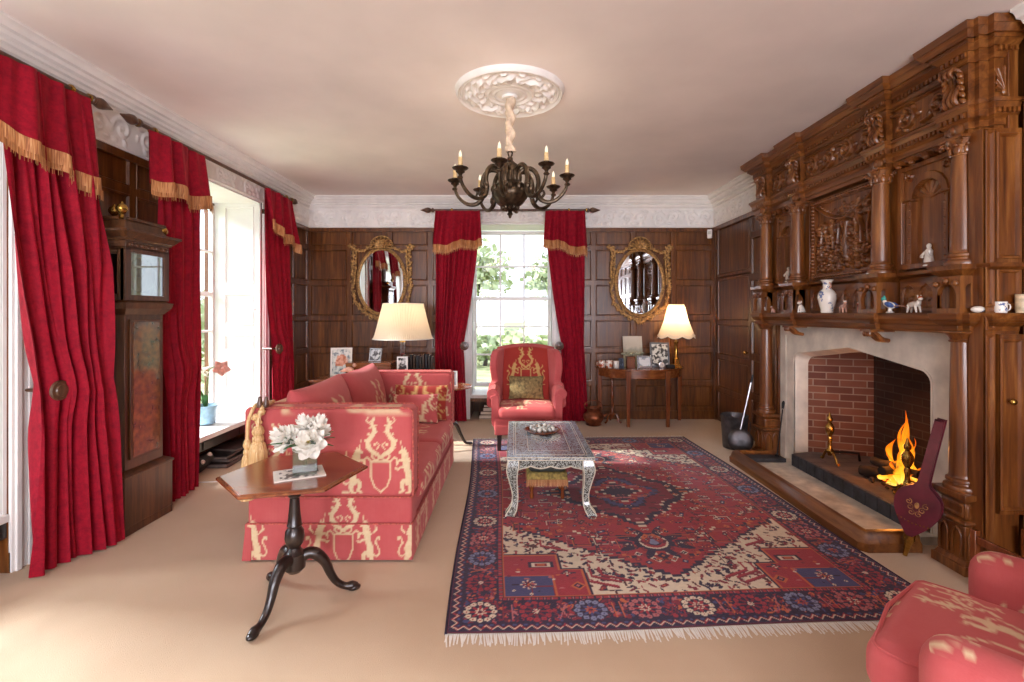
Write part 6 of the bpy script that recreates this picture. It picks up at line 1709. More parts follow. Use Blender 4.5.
# books under the far window seat
zb_ = 0.0
for k, (w_, d_, h_, c) in enumerate(((.36, .22, .05, '#4a3626'), (.33, .22, .045, '#5a4a38'), (.30, .2, .05, '#2e2420'), (.28, .2, .035, '#6a5a44'))):
    o = thing('book', ['large brown book at the bottom of the stack under the far window seat', 'tan book second from the bottom under the far window seat', 'dark book third in the stack under the far window seat', 'thin buff book on top of the stack under the far window seat'][k], 'book', (-.30+.01*k, 6.50, zb_+.0005), R([2, -3, 4, -2][k]), 'books under the far window seat')
    cm = plain('book_cover_%d' % k, c, .6, 0, .2, 20)
    MB().box(-w_/2, w_/2, -d_/2, d_/2, 0, .004).box(-w_/2, w_/2, -d_/2, d_/2, h_-.004, h_).box(-w_/2, -w_/2+.004, -d_/2, d_/2, .004, h_-.004).build('cover', cm, o); MB().box(-w_/2+.0045, w_/2-.006, -d_/2+.005, d_/2-.005, .0045, h_-.0045).build('pages', M['paper'], o); zb_ += h_+.0008

# ---------------------------------------------------------------- by the shuttered window
op = thing('potted_orchid', 'orchid with one pink bloom in a pale blue pot on the side window seat', 'potted plant', (-3.0, 4.68, SILL+.0005))
potm = plain('pot_blue', '#8fb6cc', .3, 0, .12, 20, Coat_Weight=.4)
MB().lathe([(0, .012), (.082, .012), (.088, .02), (.105, .17), (.112, .185), (.106, .188), (.098, .17), (.085, .15), (0, .15)], 28).build('pot', potm, op)
mb = MB()
for k in range(3): a = k*2.1; mb.ell((.06*math.cos(a), .06*math.sin(a), .008), (.016, .016, .009))
mb.build('pot_foot', potm, op); MB().lathe([(0, .151), (.084, .151), (.08, .158), (0, .162)], 20).build('compost', M['dkwood'], op)
def leafblade(mb, base, d, L, w_, arch):
    d = Vector(d).normalized(); s_ = d.cross(Vector((0, 0, 1))).normalized(); V_ = []
    for t in np.linspace(0, 1, 9):
        c = Vector(base)+d*L*t+Vector((0, 0, arch*math.sin(t*2.2))); ww = w_*math.sin(PI*min(1, .1+t*.9))**.7
        V_ += [tuple(c-s_*ww+Vector((0, 0, ww*.3))), tuple(c), tuple(c+s_*ww+Vector((0, 0, ww*.3)))]
    mb.add(V_, [f for j in range(8) for f in ((j*3, j*3+1, j*3+4, j*3+3), (j*3+1, j*3+2, j*3+5, j*3+4))])
for (d, L, w_, ar) in (((-.3, -.4, .9), .24, .028, .05), ((.2, .1, 1.0), .28, .026, .02), ((-.6, .3, .6), .2, .024, .06), ((.3, -.5, .5), .16, .024, .05)):
    mb = MB(); leafblade(mb, (0, 0, .16), d, L, w_, ar); mb.build('leaf', M['leaf'], op)
MB().tube([(0, 0, .155), (.01, 0, .35), (.03, .01, .52), (.08, .02, .56)], .0045, 6, smooth=5).tube([(.02, 0, .15), (.03, .02, .75)], .003, 6).build('stem', plain('stem_green', '#6f8a4a', .5), op)
def bloom(c, sz, rot, mat):
    mb = MB(); m = TM(c, *rot)
    for k in range(5):
        a = 2*PI*k/5; u = np.linspace(-1, 1, 6)[:, None]*np.ones((1, 6)); v = np.linspace(0, 1, 6)[None, :]*np.ones((6, 1)); wd = np.sin(np.clip(v*.85+.15, 0, 1)*PI)*.42
        mb.grid(np.stack([v*sz, u*wd*sz, .25*sz*v*v-.1*sz*u*u], -1), m @ rotz(a))
    mb.tube([(0, 0, 0), (sz*.2, 0, sz*.35), (sz*.35, 0, sz*.3)], [sz*.1, sz*.13, sz*.05], 6, m); return mb.build('bloom', mat, op)
bloom((.13, .04, .54), .085, (.6, 1.2, .3), plain('orchid_pink', '#e3a394', .6, 0, .15, 30)); bloom((.02, -.07, .52), .075, (2.4, 1.0, .4), plain('orchid_pale', '#e6dccb', .6, 0, .1, 30))
# folded papers and a flowered bag under the seat
for k, (dx, dy, w_, l_, h_, rz, c) in enumerate(((0, 0, .30, .62, .035, 3, '#2b2422'), (.03, .03, .30, .56, .03, -4, '#3a302c'), (-.01, -.05, .28, .5, .03, 6, '#1f1c1e'), (.05, .1, .26, .44, .02, -8, '#4a3c38'))):
    zk = [0, .0365, .068, .099][k]
    o = thing('folder', ['large dark folder, lowest of the pile under the side window seat', 'dark brown folder, second in the pile under the side window seat', 'black folder, third in the pile under the side window seat', 'small brown folder on top of the pile under the side window seat'][k], 'folder', (-2.76+dx, 4.66+dy, zk+.0006), R(rz), 'folders under the side window seat')
    cm = plain('folder_%d' % k, c, .35, 0, .2, 20); MB().box(-w_/2, w_/2, -l_/2, l_/2, 0, .004).box(-w_/2, w_/2, -l_/2, l_/2, h_-.004, h_).box(-w_/2, -w_/2+.006, -l_/2, l_/2, .004, h_-.004).build('cover', cm, o); MB().box(-w_/2+.01, w_/2-.01, -l_/2+.008, l_/2-.008, .0042, h_-.0042).build('sheets', plain('old_paper_%d' % k, '#7c6e66', .7, 0, .1, 30), o)
fb = thing('flowered_bag', 'small black bag with pink and white flowers on the floor under the side window seat', 'bag', (-2.79, 4.20, 0)); rr = random.Random(3)
mb = MB(); pillow(mb, .26, .20, .16, None, 18, TM((0, 0, .075), R(80), R(60))); mb.build('body', M['black'], fb)
mb = MB()
for k in range(15): mb.ell((rr.uniform(-.02, .09), rr.uniform(-.11, .10), .07+rr.uniform(-.03, .08)), (.016+.012*rr.random(),)*3, seg=8, rings=6)
mb.build('flower_print', plain('flower_dots', '#e6cfc4', .6, 0, .25, 60), fb)
tag(MB().tube([(-2.66, 3.98, .004), (-2.45, 4.0, .004), (-2.1, 4.06, .004), (-1.8, 4.12, .004)], .004, 6, smooth=5).build('cable', M['white']), 'thin white cable lying on the carpet behind the sofa', 'cable')
wb = thing('wicker_basket', 'small tan wicker basket at the left edge on the nearest window seat', 'basket', (-2.93, 2.47, SILL+.0005))
MB().lathe([(0, 0), (.075, 0), (.08, .01), (.10, .14), (.105, .15), (.098, .15), (.085, .02), (0, .015)], 30, wob=lambda a, k: .02*np.sin(a*15+k*60)).build('body', plain('wicker', '#a87c52', .7, 0, .3, 60), wb)
MB().tube([(.1, 0, .14), (.09, 0, .23), (0, 0, .28), (-.09, 0, .23), (-.1, 0, .14)], .006, 6, smooth=4).build('handle', plain('wicker_h', '#94683f', .7, 0, .3, 60), wb)

# ---------------------------------------------------------------- hearth things
# andirons
def andiron(label, loc, rz):
    t = thing('andiron', label, 'andiron', loc, rz, 'brass andirons')
    MB().lathe([(.014, .06), (.018, .08), (.03, .10), (.018, .12), (.014, .16), (.02, .2), (.014, .22), (.024, .24), (.034, .27), (.034, .30), (.02, .325), (.012, .335), (.02, .345), (.022, .365), (.012, .385), (.006, .41), (0, .42)], 16).build('shaft', M['brass'], t)
    for s in (-1, 1): MB().tube([(0, 0, .085), (0, s*.04, .09), (0, s*.075, .05), (0, s*.09, .014), (0, s*.11, .0135)], [.012, .012, .010, .009, .012], 8, smooth=3).build('leg', M['brass'], t)
    MB().tube([(.01, 0, .09), (.14, 0, .085), (.24, 0, .075), (.25, 0, .011)], [.010, .010, .010, .010], 8).build('log_bar', M['iron'], t); return t
andiron('brass andiron standing alone on the raised hearth, left of the fire', (2.62, 4.02, .156), R(0))
andiron('tall brass andiron in front of the flames, beside the bellows', (2.60, 3.20, .156), R(0))
# logs, embers, flames
FX, FYc, FZ = 2.78, 3.47, .166
bark = plain('charred_log', '#2a211c', .9, 0, .5, 14, .4)
for k, (a, b, r_) in enumerate((((-.14, .22, .035), (.10, -.20, .045), .036), ((-.10, -.22, .04), (.13, .16, .05), .04), ((-.16, -.02, .10), (.14, .08, .115), .034), ((-.06, .20, .115), (.0, -.16, .125), .03), ((.08, -.24, .04), (.16, .22, .04), .04))):
    o = thing('log', ['burning log at the front of the fire, lying towards the left', 'charred log crossing at the front of the fire', 'charred log laid across the fire from front to back', 'thin charred log on top of the fire', 'charred log at the back of the fire'][k], 'log', (FX, FYc, FZ), 0, 'logs on the fire')
    A = Vector(a); B = Vector(b); mb = MB(); mb.tube([tuple(A+(B-A)*t+Vector((0, 0, .006*math.sin(t*9+k)))) for t in np.linspace(0, 1, 9)], [r_*(1+.12*math.sin(t*7+k*2)) for t in np.linspace(0, 1, 9)], 10); mb.build('bark', bark, o)
mb = MB(); rr = random.Random(21)
for k in range(160):
    a = rr.random()*6.28; q = rr.random()**.6; mb.ell((FX+.20*q*math.cos(a), FYc+.27*q*math.sin(a), FZ+.003+.02*rr.random()*(1-q)), (.018*rr.uniform(.5, 1.2), .014, .010), rz=rr.random()*3, rx=rr.random(), seg=6, rings=4)
o = mb.build('embers', None or plain('ash_embers', '#3a2c26', .9, 0, .5, 30)); tag(o, 'bed of ash and charred chips under the burning logs', 'embers', None, 'stuff')
mb = MB()
for k in range(34):
    a = rr.random()*6.28; q = rr.random(); mb.ell((FX+.14*q*math.cos(a), FYc+.18*q*math.sin(a), FZ+.024+.012*rr.random()), (.012, .010, .007), rz=rr.random()*3, seg=6, rings=4)
o = mb.build('glowing_coals', mk_emit('coal_glow', '#ff5a10', 3.0)); tag(o, 'glowing orange coals among the ash of the fire', 'embers', None, 'stuff')
def mk_flame():
    t = NT('flame'); lw = t.n('ShaderNodeLayerWeight'); lw.inputs['Blend'].default_value = .45
    g = t.attr('pat').outputs['Fac']
    c = t.ramp(g, [(.0, '#ffd060'), (.3, '#ffae2a'), (.65, '#ff8414'), (1., '#e8500a')]); c2 = t.mix(t.math('MULTIPLY', lw.outputs['Facing'], .5), c, '#ff7a14')
    e = t.n('ShaderNodeEmission'); t.l(c2, e.inputs[0]); e.inputs[1].default_value = 1.0
    tr = t.n('ShaderNodeBsdfTransparent'); mx = t.n('ShaderNodeMixShader')
    n = t.noise(t.coords('Object', (1, 1, .55)), 16, 3, .6, .8)
    al = t.math('MULTIPLY', t.math('SUBTRACT', 1.12, t.math('POWER', lw.outputs['Facing'], 1.2)), t.math('SUBTRACT', 1.1, t.math('MULTIPLY', g, .5)))
    al = t.math('MULTIPLY', al, t.ramp(n, [(.36, .25), (.55, 1.0)]))
    t.l(al, mx.inputs[0]); t.l(tr.outputs[0], mx.inputs[1]); t.l(e.outputs[0], mx.inputs[2]); t.l(mx.outputs[0], t.out.inputs[0]); return t.m
M['flame'] = mk_flame()
fl = thing('fire_flames', 'orange flames leaping from the logs in the fireplace', 'fire', (FX, FYc, FZ+.03))
TONG = [(rr.gauss(0, .045), rr.gauss(0, .075)) for _ in range(34)]
for k, (x, y) in enumerate(TONG):
    q = math.exp(-(x/.07)**2-((y+.02)/.10)**2); h = .07+.42*q*rr.uniform(.45, 1.0); w_ = rr.uniform(.016, .034)
    if k == 0: x, y, h, w_ = 0, -.03, .52, .034
    if k == 1: x, y, h, w_ = -.02, .10, .30, .034
    nz, na = 26, 14; P = np.zeros((na, nz, 3)); G = np.zeros((na, nz))
    p1, p2 = rr.random()*6, rr.random()*6
    for j in range(nz):
        t = j/(nz-1); rad = w_*(math.sin(PI*min(1, .25+t*.75))**.8)*(1-.5*t)*(1+.30*math.sin(t*10+p1)); cx = x*(1-.35*t)+.03*math.sin(t*5+p1)*t; cy = y*(1-.3*t)+.04*math.sin(t*7+p2)*t-.02*t
        for i in range(na):
            a = 2*PI*i/na; r2 = rad*(1+.25*math.sin(a*2+t*7+p2)); P[i, j] = (cx+r2*math.cos(a)*.7, cy+r2*math.sin(a), t*h); G[i, j] = t
    mb = MB(); mb.grid(P, wrap=True, pat=G); mb.build('flame', M['flame'], fl, angle=180)
# bellows leaning on the column
bl = thing('bellows', 'large maroon leather bellows with brass nozzle leaning against the near column', 'bellows', (2.25, 2.785, .012))
M['maroon'] = plain('maroon_leather', '#5e1c2a', .35, 0, .2, 12, Coat_Weight=.3); M['maroon_d'] = plain('maroon_leather_dark', '#431420', .5, 0, .3, 20)
def bell_out(s=1.0):
    half = [(.014, .0), (.03, .02), (.075, .085), (.105, .15), (.112, .21), (.095, .27), (.055, .31), (.031, .335), (.026, .40), (.023, .72), (.02, .735)]
    c, _ = catmull([Vector((a, b, 0)) for a, b in half], [0]*len(half), 4); h = [(p.x*s, p.y) for p in c]
    return [(x, y) for x, y in h]+[(-x, y) for x, y in h[::-1]]
mb = MB(); mI = Matrix(((1, 0, 0, 0), (0, 0, -1, 0), (0, 1, 0, .13), (0, 0, 0, 1)))
mb.prism(bell_out(), .022, .034, mI); fb_ = mb.build('front_board', M['maroon'], bl, bevel=.003)
MB().prism(bell_out(), -.034, -.022, mI).build('back_board', M['maroon'], bl, bevel=.003)
bodyo = [p for p in bell_out(.9) if p[1] < .36]
MB().prism(bodyo, -.0218, .0218, mI).build('leather_gusset', M['maroon_d'], bl, bevel=.004)
MB().lathe([(.0, -.035), (.012, -.03), (.014, 0), (.018, .03), (.02, .05), (.03, .08), (.028, .13)], 16, Matrix.Translation((0, 0, .02))).build('nozzle', M['brass'], bl)
mb = MB()
for k in range(9): mb.ell((-.075+.15*k/8, -.0355, .13+.085+.012*abs(k-4)/4), (.005, .003, .005), seg=8, rings=4)
mb.build('brass_studs', M['brass'], fb_)
mb = MB()
for q in range(3):
    for s in (-1, 1): mb.tube([(x, -.0355, z) for x, z in spiral((s*(.018+.012*q), .13+.15+.03*q), .018, 1.2, 14, PI/2, s, .004)], .0025, 5)
mb.ell((0, -.0355, .13+.20), (.012, .002, .02)); mb.build('gilt_crest', M['gold'], fb_)
# orient: lean top towards the column, face turned to the room
top = Vector((2.355, 2.672, .80)); base_ = Vector((2.25, 2.785, .012)); zax = (top-base_).normalized(); yax = Vector((.80, .60, 0)); yax = (yax-zax*yax.dot(zax)).normalized(); xax = yax.cross(zax)
bl.scale = (.93, .93, .93); bl.rotation_euler = Matrix((xax, yax, zax)).transposed().to_euler()
# coal bucket with its shovel
cb = thing('coal_bucket', 'grey metal coal bucket on the carpet left of the fireplace', 'bucket', (2.28, 5.02, 0))
bm__ = plain('bucket_metal', '#5d5a5c', .4, .6, .3, 14)
MB().lathe([(0, .004), (.11, .004), (.115, .01), (.135, .33), (.14, .34), (.135, .345), (.128, .33), (.108, .02), (0, .02)], 28, wob=lambda a, k: .02*np.sin(a*2)).build('body', bm__, cb); MB().tube([(.136, 0, .30), (.16, 0, .27), (.165, 0, .2), (.15, 0, .14)], .006, 6, smooth=4).build('handle', bm__, cb)
mb = MB(); rr = random.Random(9)
for k in range(16): a = k*2.4; mb.ell((.09*math.sqrt(k/16)*math.cos(a), .09*math.sqrt(k/16)*math.sin(a), .26+.02*rr.random()), (.035, .03, .026), rz=a, rx=a, seg=6, rings=5)
o = mb.build('coal', M['black'], loc=(2.28, 5.02, 0.0)); tag(o, 'heap of coal in the grey metal bucket', 'coal', None, 'stuff')
sv = thing('warming_pan', 'round dark metal pan with a long pale handle leaning on the coal bucket', 'pan', (2.24, 4.80, .008))
q = Vector((.08, .05, .62)).normalized(); 
mb = MB(); mb.lathe([(0, -.02), (.09, -.018), (.112, -.006), (.118, .0), (.112, .008), (.09, .016), (.04, .02), (0, .02)], 30, TM((0, 0, .125), R(-20), PI/2+R(-8), 0)); mb.build('pan_body', plain('pan_metal', '#4b484a', .35, .7, .3, 12), sv)
MB().tube([(0, .0, .235), (.05, .0, .45), (.105, .0, .70)], [.009, .009, .010], 8).build('handle', M['steel'], sv); MB().tube([(.105, .0, .70), (.125, .0, .78)], [.012, .008], 8).build('grip', M['iron'], sv)
pk = thing('poker', 'long black iron poker leaning against the left of the stone surround', 'poker', (2.40, 4.425, .0865))
MB().tube([(0, 0, 0), (.085, .06, .42)], [.006, .006], 8).build('rod', M['iron'], pk); MB().tube([(.086, .061, .425), (.096, .068, .475), (.1, .071, .495)], [.010, .014, .006], 8, smooth=3).build('handle', M['iron'], pk); MB().lathe([(.008, .0), (.02, .004), (.02, .012), (.008, .02)], 10).build('tip', M['iron'], pk)
# rack by the near end of the chimneypiece
lr = thing('log_rack', 'low dark red-brown wooden rack between the chimneypiece end and the near armchair', 'rack', (2.46, 2.30, 0))
for y in (-.17, .15): MB().box(-.14, -.11, y-.015, y+.015, 0, .30).build('post', M['mahogz'], lr, bevel=.003)
for y in (-.17, .15): MB().box(.12, .15, y-.015, y+.015, 0, .30).build('post', M['mahogz'], lr, bevel=.003)
for x in (-.125, .135): MB().box(x-.010, x+.010, -.153, .133, .235, .275).build('rail', M['mahogz'], lr, bevel=.003); MB().box(x-.010, x+.010, -.153, .133, .06, .09).build('rail', M['mahogz'], lr, bevel=.003)
MB().box(-.108, .118, -.17, .15, .062, .08).build('shelf', M['mahogz'], lr)

# ---------------------------------------------------------------- china on the mantel shelf
mz = 1.4008; MXX = 2.43
def px2y(px, x=MXX): return x*483/(px-515)
cv_ = thing('china_vase', 'tall white porcelain vase with blue and pink flowers, middle-left of the mantel shelf', 'vase', (2.42, px2y(827, 2.42), mz))
MB().lathe([(a*1.1, b*1.12) for a, b in [(0, 0), (.036, 0), (.04, .008), (.038, .02), (.05, .06), (.058, .10), (.057, .125), (.045, .15), (.028, .165), (.024, .18), (.026, .205), (.036, .222), (.042, .228), (.038, .228), (.02, .205), (0, .2)]], 26).build('body', mk_spots('vase_flowers', '#ebe6dc', '#6f7fa6', 26, .6), cv_)
for s in (-1, 1): MB().tube([(0, s*.027, .188), (0, s*.045, .20), (0, s*.042, .224), (0, s*.03, .233)], .005, 6, smooth=4).build('handle', M['porc_pink'], cv_)
def dog(name, label, px, x, sc, rz, mat, mark=None, sit=True, z=mz):
    t = thing(name, label, 'figurine', (x, px2y(px, x), z), rz, 'china figures on the mantel'); mb = MB(); s = sc
    if sit:
        mb.tube([(-.02*s, 0, .02*s), (-.005*s, 0, .045*s), (.01*s, 0, .072*s)], [.022*s, .02*s, .013*s], 9, smooth=3); mb.ell((.02*s, 0, .09*s), (.017*s, .014*s, .015*s)); mb.ell((.036*s, 0, .086*s), (.01*s, .008*s, .007*s))
        for q in (-1, 1): mb.tube([(.012*s, q*.01*s, .06*s), (.02*s, q*.011*s, .004*s)], [.007*s, .006*s], 6); mb.ell((-.018*s, q*.014*s, .012*s), (.02*s, .009*s, .012*s)); mb.ell((.012*s, q*.014*s, .096*s), (.006*s, .004*s, .013*s))
    else:
        mb.tube([(-.04*s, 0, .05*s), (.0, 0, .055*s), (.035*s, 0, .056*s), (.05*s, 0, .075*s)], [.017*s, .02*s, .018*s, .012*s], 9, smooth=3); mb.ell((.062*s, 0, .088*s), (.017*s, .012*s, .012*s)); mb.tube([(-.045*s, 0, .055*s), (-.075*s, 0, .05*s)], [.006*s, .002*s], 6)
        for q in (-1, 1):
            mb.tube([(.03*s, q*.011*s, .05*s), (.045*s, q*.012*s, .003*s)], [.008*s, .005*s], 6); mb.tube([(-.033*s, q*.011*s, .05*s), (-.05*s, q*.012*s, .003*s)], [.009*s, .005*s], 6); mb.tube([(.055*s, q*.008*s, .095*s), (.05*s, q*.01*s, .113*s)], [.005*s, .002*s], 6)
    mb.build('body', mat, t)
    if mark: MB().ell((.02*s if sit else .06*s, 0, (.098 if sit else .096)*s), (.015*s, .013*s, .01*s)).build('head_patch', mark, t)
    return t
dog('china_dog', 'tiny white china dog at the far left end of the mantel shelf', 765, 2.42, .55, R(200), M['porcelain'])
dog('china_dog', 'pale pink china animal second from the far left of the mantel shelf', 773, 2.42, .6, R(160), M['porc_pink'], M['porcelain'])
dog('china_dog', 'small grey and white china animal left of the sitting white dog', 784, 2.46, .65, R(220), M['bluewhite2'])
dog('china_dog', 'upright sitting white china dog left of the tall vase', 801, 2.41, .95, R(200), M['porcelain'], M['porc_pink'])
dog('china_dog', 'pinkish white china dog on all fours, right of the tall vase', 843, 2.42, .85, R(250), M['porc_pink'], M['porcelain'], False)
dog('china_dog', 'small dark brown china animal beside the pedestal right of the vase', 860, 2.44, .7, R(200), M['porc_rust'], M['porcelain'])
dog('china_fox', 'white china hound with a rust-coloured head, lowered front, right part of the mantel', 914, 2.42, .95, R(260), M['porcelain'], M['porc_rust'], False)
# bird with a blue wing and a long tail
bd = thing('china_bird', 'blue and white china bird with a teal head and long drooping tail', 'figurine', (2.42, px2y(890, 2.42), mz), R(-80))
MB().ell((0, 0, .05), (.036, .02, .022), ry=.35).tube([(-.025, 0, .055), (-.04, 0, .08)], [.015, .011], 8).lathe([(.022, 0), (.024, .006), (.012, .012), (.010, .035)], 12).build('body', M['porcelain'], bd)
MB().ell((-.044, 0, .09), (.017, .014, .015)).tube([(-.058, 0, .088), (-.072, 0, .084)], [.006, .001], 6).ell((-.04, 0, .104), (.008, .004, .01)).build('head', M['porc_teal'], bd)
for s in (-1, 1): MB().ell((.01, s*.018, .052), (.034, .006, .016), ry=.35).build('wing', M['porc_blue'], bd)
MB().tube([(.03, 0, .042), (.07, 0, .045), (.11, 0, .035), (.145, 0, .012)], [.009, .008, .007, .003], 6, smooth=4, flat=.5).build('tail', M['porc_pink'], bd)
cr = thing('china_cockerel', 'small dark teal china cockerel behind the blue and white bird', 'figurine', (2.475, px2y(878, 2.475), mz), R(-90))
MB().ell((0, 0, .05), (.03, .018, .026)).tube([(-.018, 0, .06), (-.028, 0, .09)], [.014, .009], 8).ell((-.03, 0, .098), (.011, .009, .01)).lathe([(.018, 0), (.018, .006), (.008, .01), (.008, .03)], 10).build('body', M['porc_teal'], cr)
MB().tube([(.02, 0, .06), (.04, 0, .10), (.06, 0, .09)], [.014, .012, .004], 8, smooth=3).build('tail', M['porc_blue'], cr); MB().ell((-.03, 0, .112), (.008, .003, .007)).build('comb', M['porc_rust'], cr)
sh_ = thing('china_shell', 'small pale patterned china dish near the right end of the mantel shelf', 'dish', (2.43, px2y(978, 2.43), mz)); MB().ell((0, 0, .018), (.034, .026, .018)).build('body', M['bluewhite2'], sh_)
mug('white mug with blue sprigs at the right end of the mantel shelf', (2.512, 2.545-.045, mz), .028, .058, M['bluewhite'], R(-10))
mug('tall cream jar behind the white sprigged mug, at the right edge of the mantel shelf', (2.592, 2.47, mz), .026, .095, plain('cream_jar', '#cdb896', .4, 0, .2, 40), R(60), 'jar', 'jar')
# figures in the niches
def niche_fig(label, y, s):
    t = thing('china_figure', label, 'figurine', (2.535, y, 1.6862), R(200), 'white china figures in the niches')
    MB().lathe([(0, 0), (.034, 0), (.036, .008), (.026, .014), (.03, .03), (.022, .07), (.024, .09), (.012, .105), (0, .107)], 14, Matrix.Diagonal((s*.85, s*.85, s, 1))).ell((0, 0, .118*s), (.013*s, .013*s, .016*s)).tube([(.02*s, .0, .085*s), (.03*s, .015*s, .06*s), (.02*s, .025*s, .05*s)], .007*s, 6, smooth=3).tube([(.0, -.02*s, .085*s), (.015*s, -.032*s, .06*s), (.026*s, -.02*s, .055*s)], .007*s, 6, smooth=3).build('body', M['porcelain'], t)
niche_fig('white china figure in the arched niche nearest the camera', (OUT[0]+INN[0])/2, 1.05)
niche_fig('white china figure in the far arched niche', (OUT[1]+INN[1])/2, 1.05)
SKY = 1.25; SUN = 4.5; EXPO = .97; REAR = 150; SIDE = 1500
POINT_LIGHTS = [((2.72, 3.5, .42), 2.6, '#ff9a40', .08), ((2.055, 6.16, 1.34), 4.5, '#ffd9a8', .03), ((-1.255, 5.42, 1.39), 2.4, '#ffe0b8', .03)]  # fire, lit right lamp, and a light added inside the unlit left lamp
POINT_LIGHTS += [((CHX+.388*math.cos(R(-99+45*k)), CHY+.388*math.sin(R(-99+45*k)), 2.48), .35, '#ffe2c4', .03) for k in range(8)]  # faint lights added at the chandelier's unlit bulbs
# ---------------------------------------------------------------- outside
g = MB(); g.box(-60, 60, -40, 90, -.45, -.35); struct(g.build('ground', M['lawn'], smooth=False))
def mk_foliage(name, a, b):
    t = NT(name); c = t.mix(t.noise(t.coords('Object'), 3, 3), a, b); return t.bsdf(c, .7, 0)
fol = [mk_foliage('foliage_a', '#a3b088', '#c8d2a8'), mk_foliage('foliage_b', '#98a684', '#bac6a0'), mk_foliage('foliage_c', '#b0bc94', '#d0d8b4')]
def tree(name, loc, h, w, label, cat, k, n=900, low=.3):
    t = thing(name, label, cat, loc, 0, 'garden trees and bushes'); r = np.random.default_rng(k*13+5)
    mb = MB(); V = []; F = []
    for i in range(n):
        d = r.normal(size=3); d /= np.linalg.norm(d); q = d*(r.random()**.4)*(.8+.35*math.sin(d[0]*5+k)*math.cos(d[1]*4+d[2]*6))
        c = np.array((q[0]*w/2, q[1]*w/2, h*(low+1)/2+q[2]*h*(1-low)/2)); s = w*.045*(.6+r.random())
        a = r.normal(size=3); a /= np.linalg.norm(a); b = np.cross(a, r.normal(size=3)); b /= np.linalg.norm(b)
        o = len(V); V += [c-a*s, c+b*s*.7, c+a*s, c-b*s*.7]; F.append((o, o+1, o+2, o+3))
    mb.add(V, F); mb.build('crown', fol[k % 3], t, smooth=False)
    MB().tube([(0, 0, 0), (.03*w, 0, h*.3), (0, .02*w, h*.65)], [w*.03, w*.022, w*.01], 8).build('trunk', M['dkwood'], t)
tree('garden_tree', (-2.6, 34, -.35), 7, 5, 'tall pale tree beyond the lawn, left in the far window', 'tree', 0)
tree('garden_tree', (2.0, 27, -.35), 5.4, 3.4, 'rounded tree beyond the lawn, right in the far window', 'tree', 1)
tree('garden_bush', (.6, 13, -.35), 1.5, 2.4, 'low bush on the lawn outside the far window', 'bush', 2, 600, 0)
tree('garden_tree', (-9.0, 50, -.35), 9, 9, 'wide tree far across the lawn, seen through the left panes of the far window', 'tree', 3)
tree('garden_bush', (-1.0, 16, -.35), 1.3, 2.6, 'spreading bush in the flower bed outside the far window, left panes', 'bush', 4, 600, 0)
tree('garden_bush', (-6.3, 8.2, -.35), 2.6, 2.6, 'green bush outside the side window behind the orchid', 'bush', 6, 900, 0)

tree('garden_tree', (-13.0, .2, -.35), 11.5, 6.5, 'tall unseen tree added to keep sun out of the near side window', 'tree', 7, 2600, .45)  # out of view, placed to block the sun at the near window
# ---------------------------------------------------------------- light
w = bpy.data.worlds.new('sky'); SC.world = w; w.use_nodes = True
bg = w.node_tree.nodes['Background']; bg.inputs[0].default_value = (*lin('#e8eeff'), 1); bg.inputs[1].default_value = SKY
s = bpy.data.lights.new('sun', 'SUN'); s.energy = SUN; s.angle = R(1.2); s.color = lin('#fff4e6')
so = bpy.data.objects.new('sun', s); COL.objects.link(so)
so.rotation_euler = Vector((1, .10, -.56)).to_track_quat('-Z', 'Y').to_euler()
def portal(c, sx, sy, dirv):
    l = bpy.data.lights.new('window_daylight', 'AREA'); l.shape = 'RECTANGLE'; l.size = sx; l.size_y = sy
    l.cycles.is_portal = True
    o = bpy.data.objects.new('window_daylight', l); COL.objects.link(o); o.location = c
    o.rotation_euler = Vector(dirv).to_track_quat('-Z', 'Z').to_euler()
for a, b in (W1, W2): portal((XL-TH-.06, (a+b)/2, (SILL+HEAD)/2), b-a, HEAD-SILL, (1, 0, 0))
portal((sum(WB)/2, YB+TH+.02, (SILL+HEAD)/2), WB[1]-WB[0], HEAD-SILL, (0, -1, 0))
for a, b in RW: portal(((a+b)/2, YR-.25, 1.45), b-a, 2.3, (0, 1, 0))
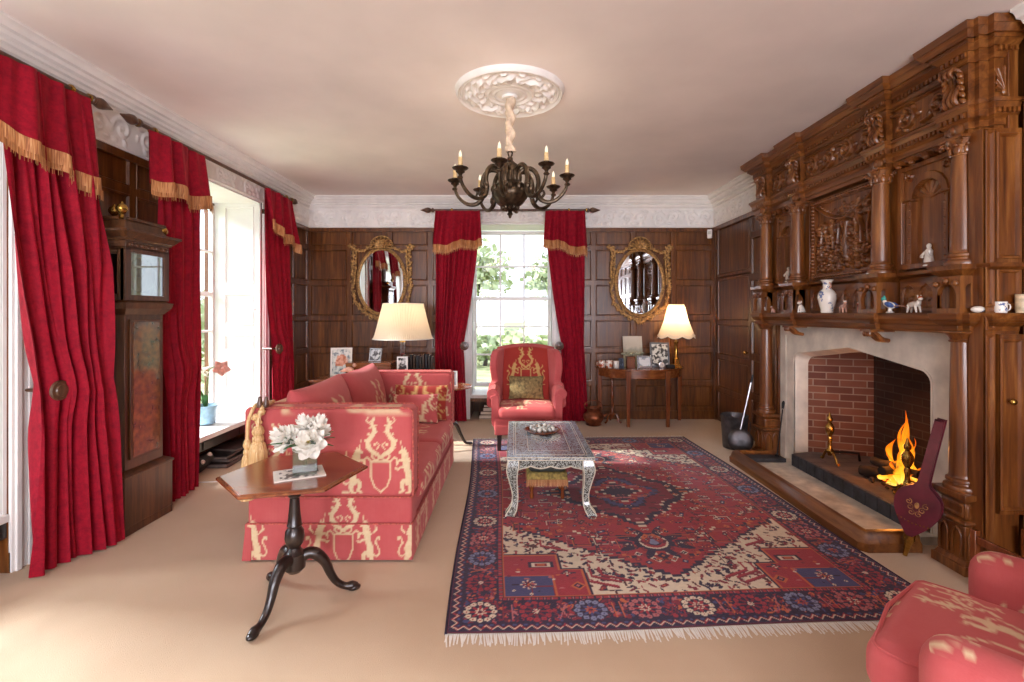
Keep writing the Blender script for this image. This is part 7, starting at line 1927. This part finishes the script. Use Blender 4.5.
def bulb(loc, e, col='#ffd9a0', r=.04):
    l = bpy.data.lights.new('point_light', 'POINT'); l.energy = e; l.color = lin(col); l.shadow_soft_size = r
    o = bpy.data.objects.new('point_light', l); COL.objects.link(o); o.location = loc
for a, b in RW:      # fill lights added behind the camera, set in the added rear windows
    l = bpy.data.lights.new('rear_fill_light', 'AREA'); l.shape = 'RECTANGLE'; l.size = b-a-.1; l.size_y = 2.1; l.energy = REAR; l.color = lin('#f8f5ff')
    o = bpy.data.objects.new('rear_fill_light', l); COL.objects.link(o); o.location = ((a+b)/2, YR-.12, 1.45); o.rotation_euler = Vector((0, 1, .75)).to_track_quat('-Z', 'Z').to_euler()
for (a, b), en in ((W1, SIDE*.15), (W2, SIDE)):      # unseen fill lights added high outside, aimed through the side windows
    l = bpy.data.lights.new('side_fill_light', 'AREA'); l.shape = 'RECTANGLE'; l.size = 2.2; l.size_y = 1.8; l.energy = en; l.color = lin('#eef4ff')
    o = bpy.data.objects.new('side_fill_light', l); COL.objects.link(o); o.location = (-9.0, (a+b)/2-.2, 6.0); o.rotation_euler = Vector((1, .03, -.62)).to_track_quat('-Z', 'Z').to_euler()
for loc, e, col, r in POINT_LIGHTS: bulb(loc, e, col, r)

# ---------------------------------------------------------------- camera
cd = bpy.data.cameras.new('camera'); cam = bpy.data.objects.new('camera', cd); COL.objects.link(cam)
cam.location = (0, 0, 1.4); cam.rotation_euler = (PI/2, 0, 0)
cd.sensor_width = 36; cd.lens = 483/1024*36; cd.shift_x = -3/1024; cd.shift_y = -28/1024; cd.clip_start = .05
SC.camera = cam
SC.view_settings.view_transform = 'Standard'; SC.view_settings.look = 'None'; SC.view_settings.gamma = 1
SC.view_settings.exposure = EXPO; SC.view_settings.use_curve_mapping = False
c = SC.cycles
c.use_denoising = True; c.max_bounces = 10; c.diffuse_bounces = 5; c.glossy_bounces = 4; c.transparent_max_bounces = 12
c.transmission_bounces = 6; c.sample_clamp_indirect = 6; c.caustics_reflective = False; c.caustics_refractive = False
bpy.context.view_layer.update()
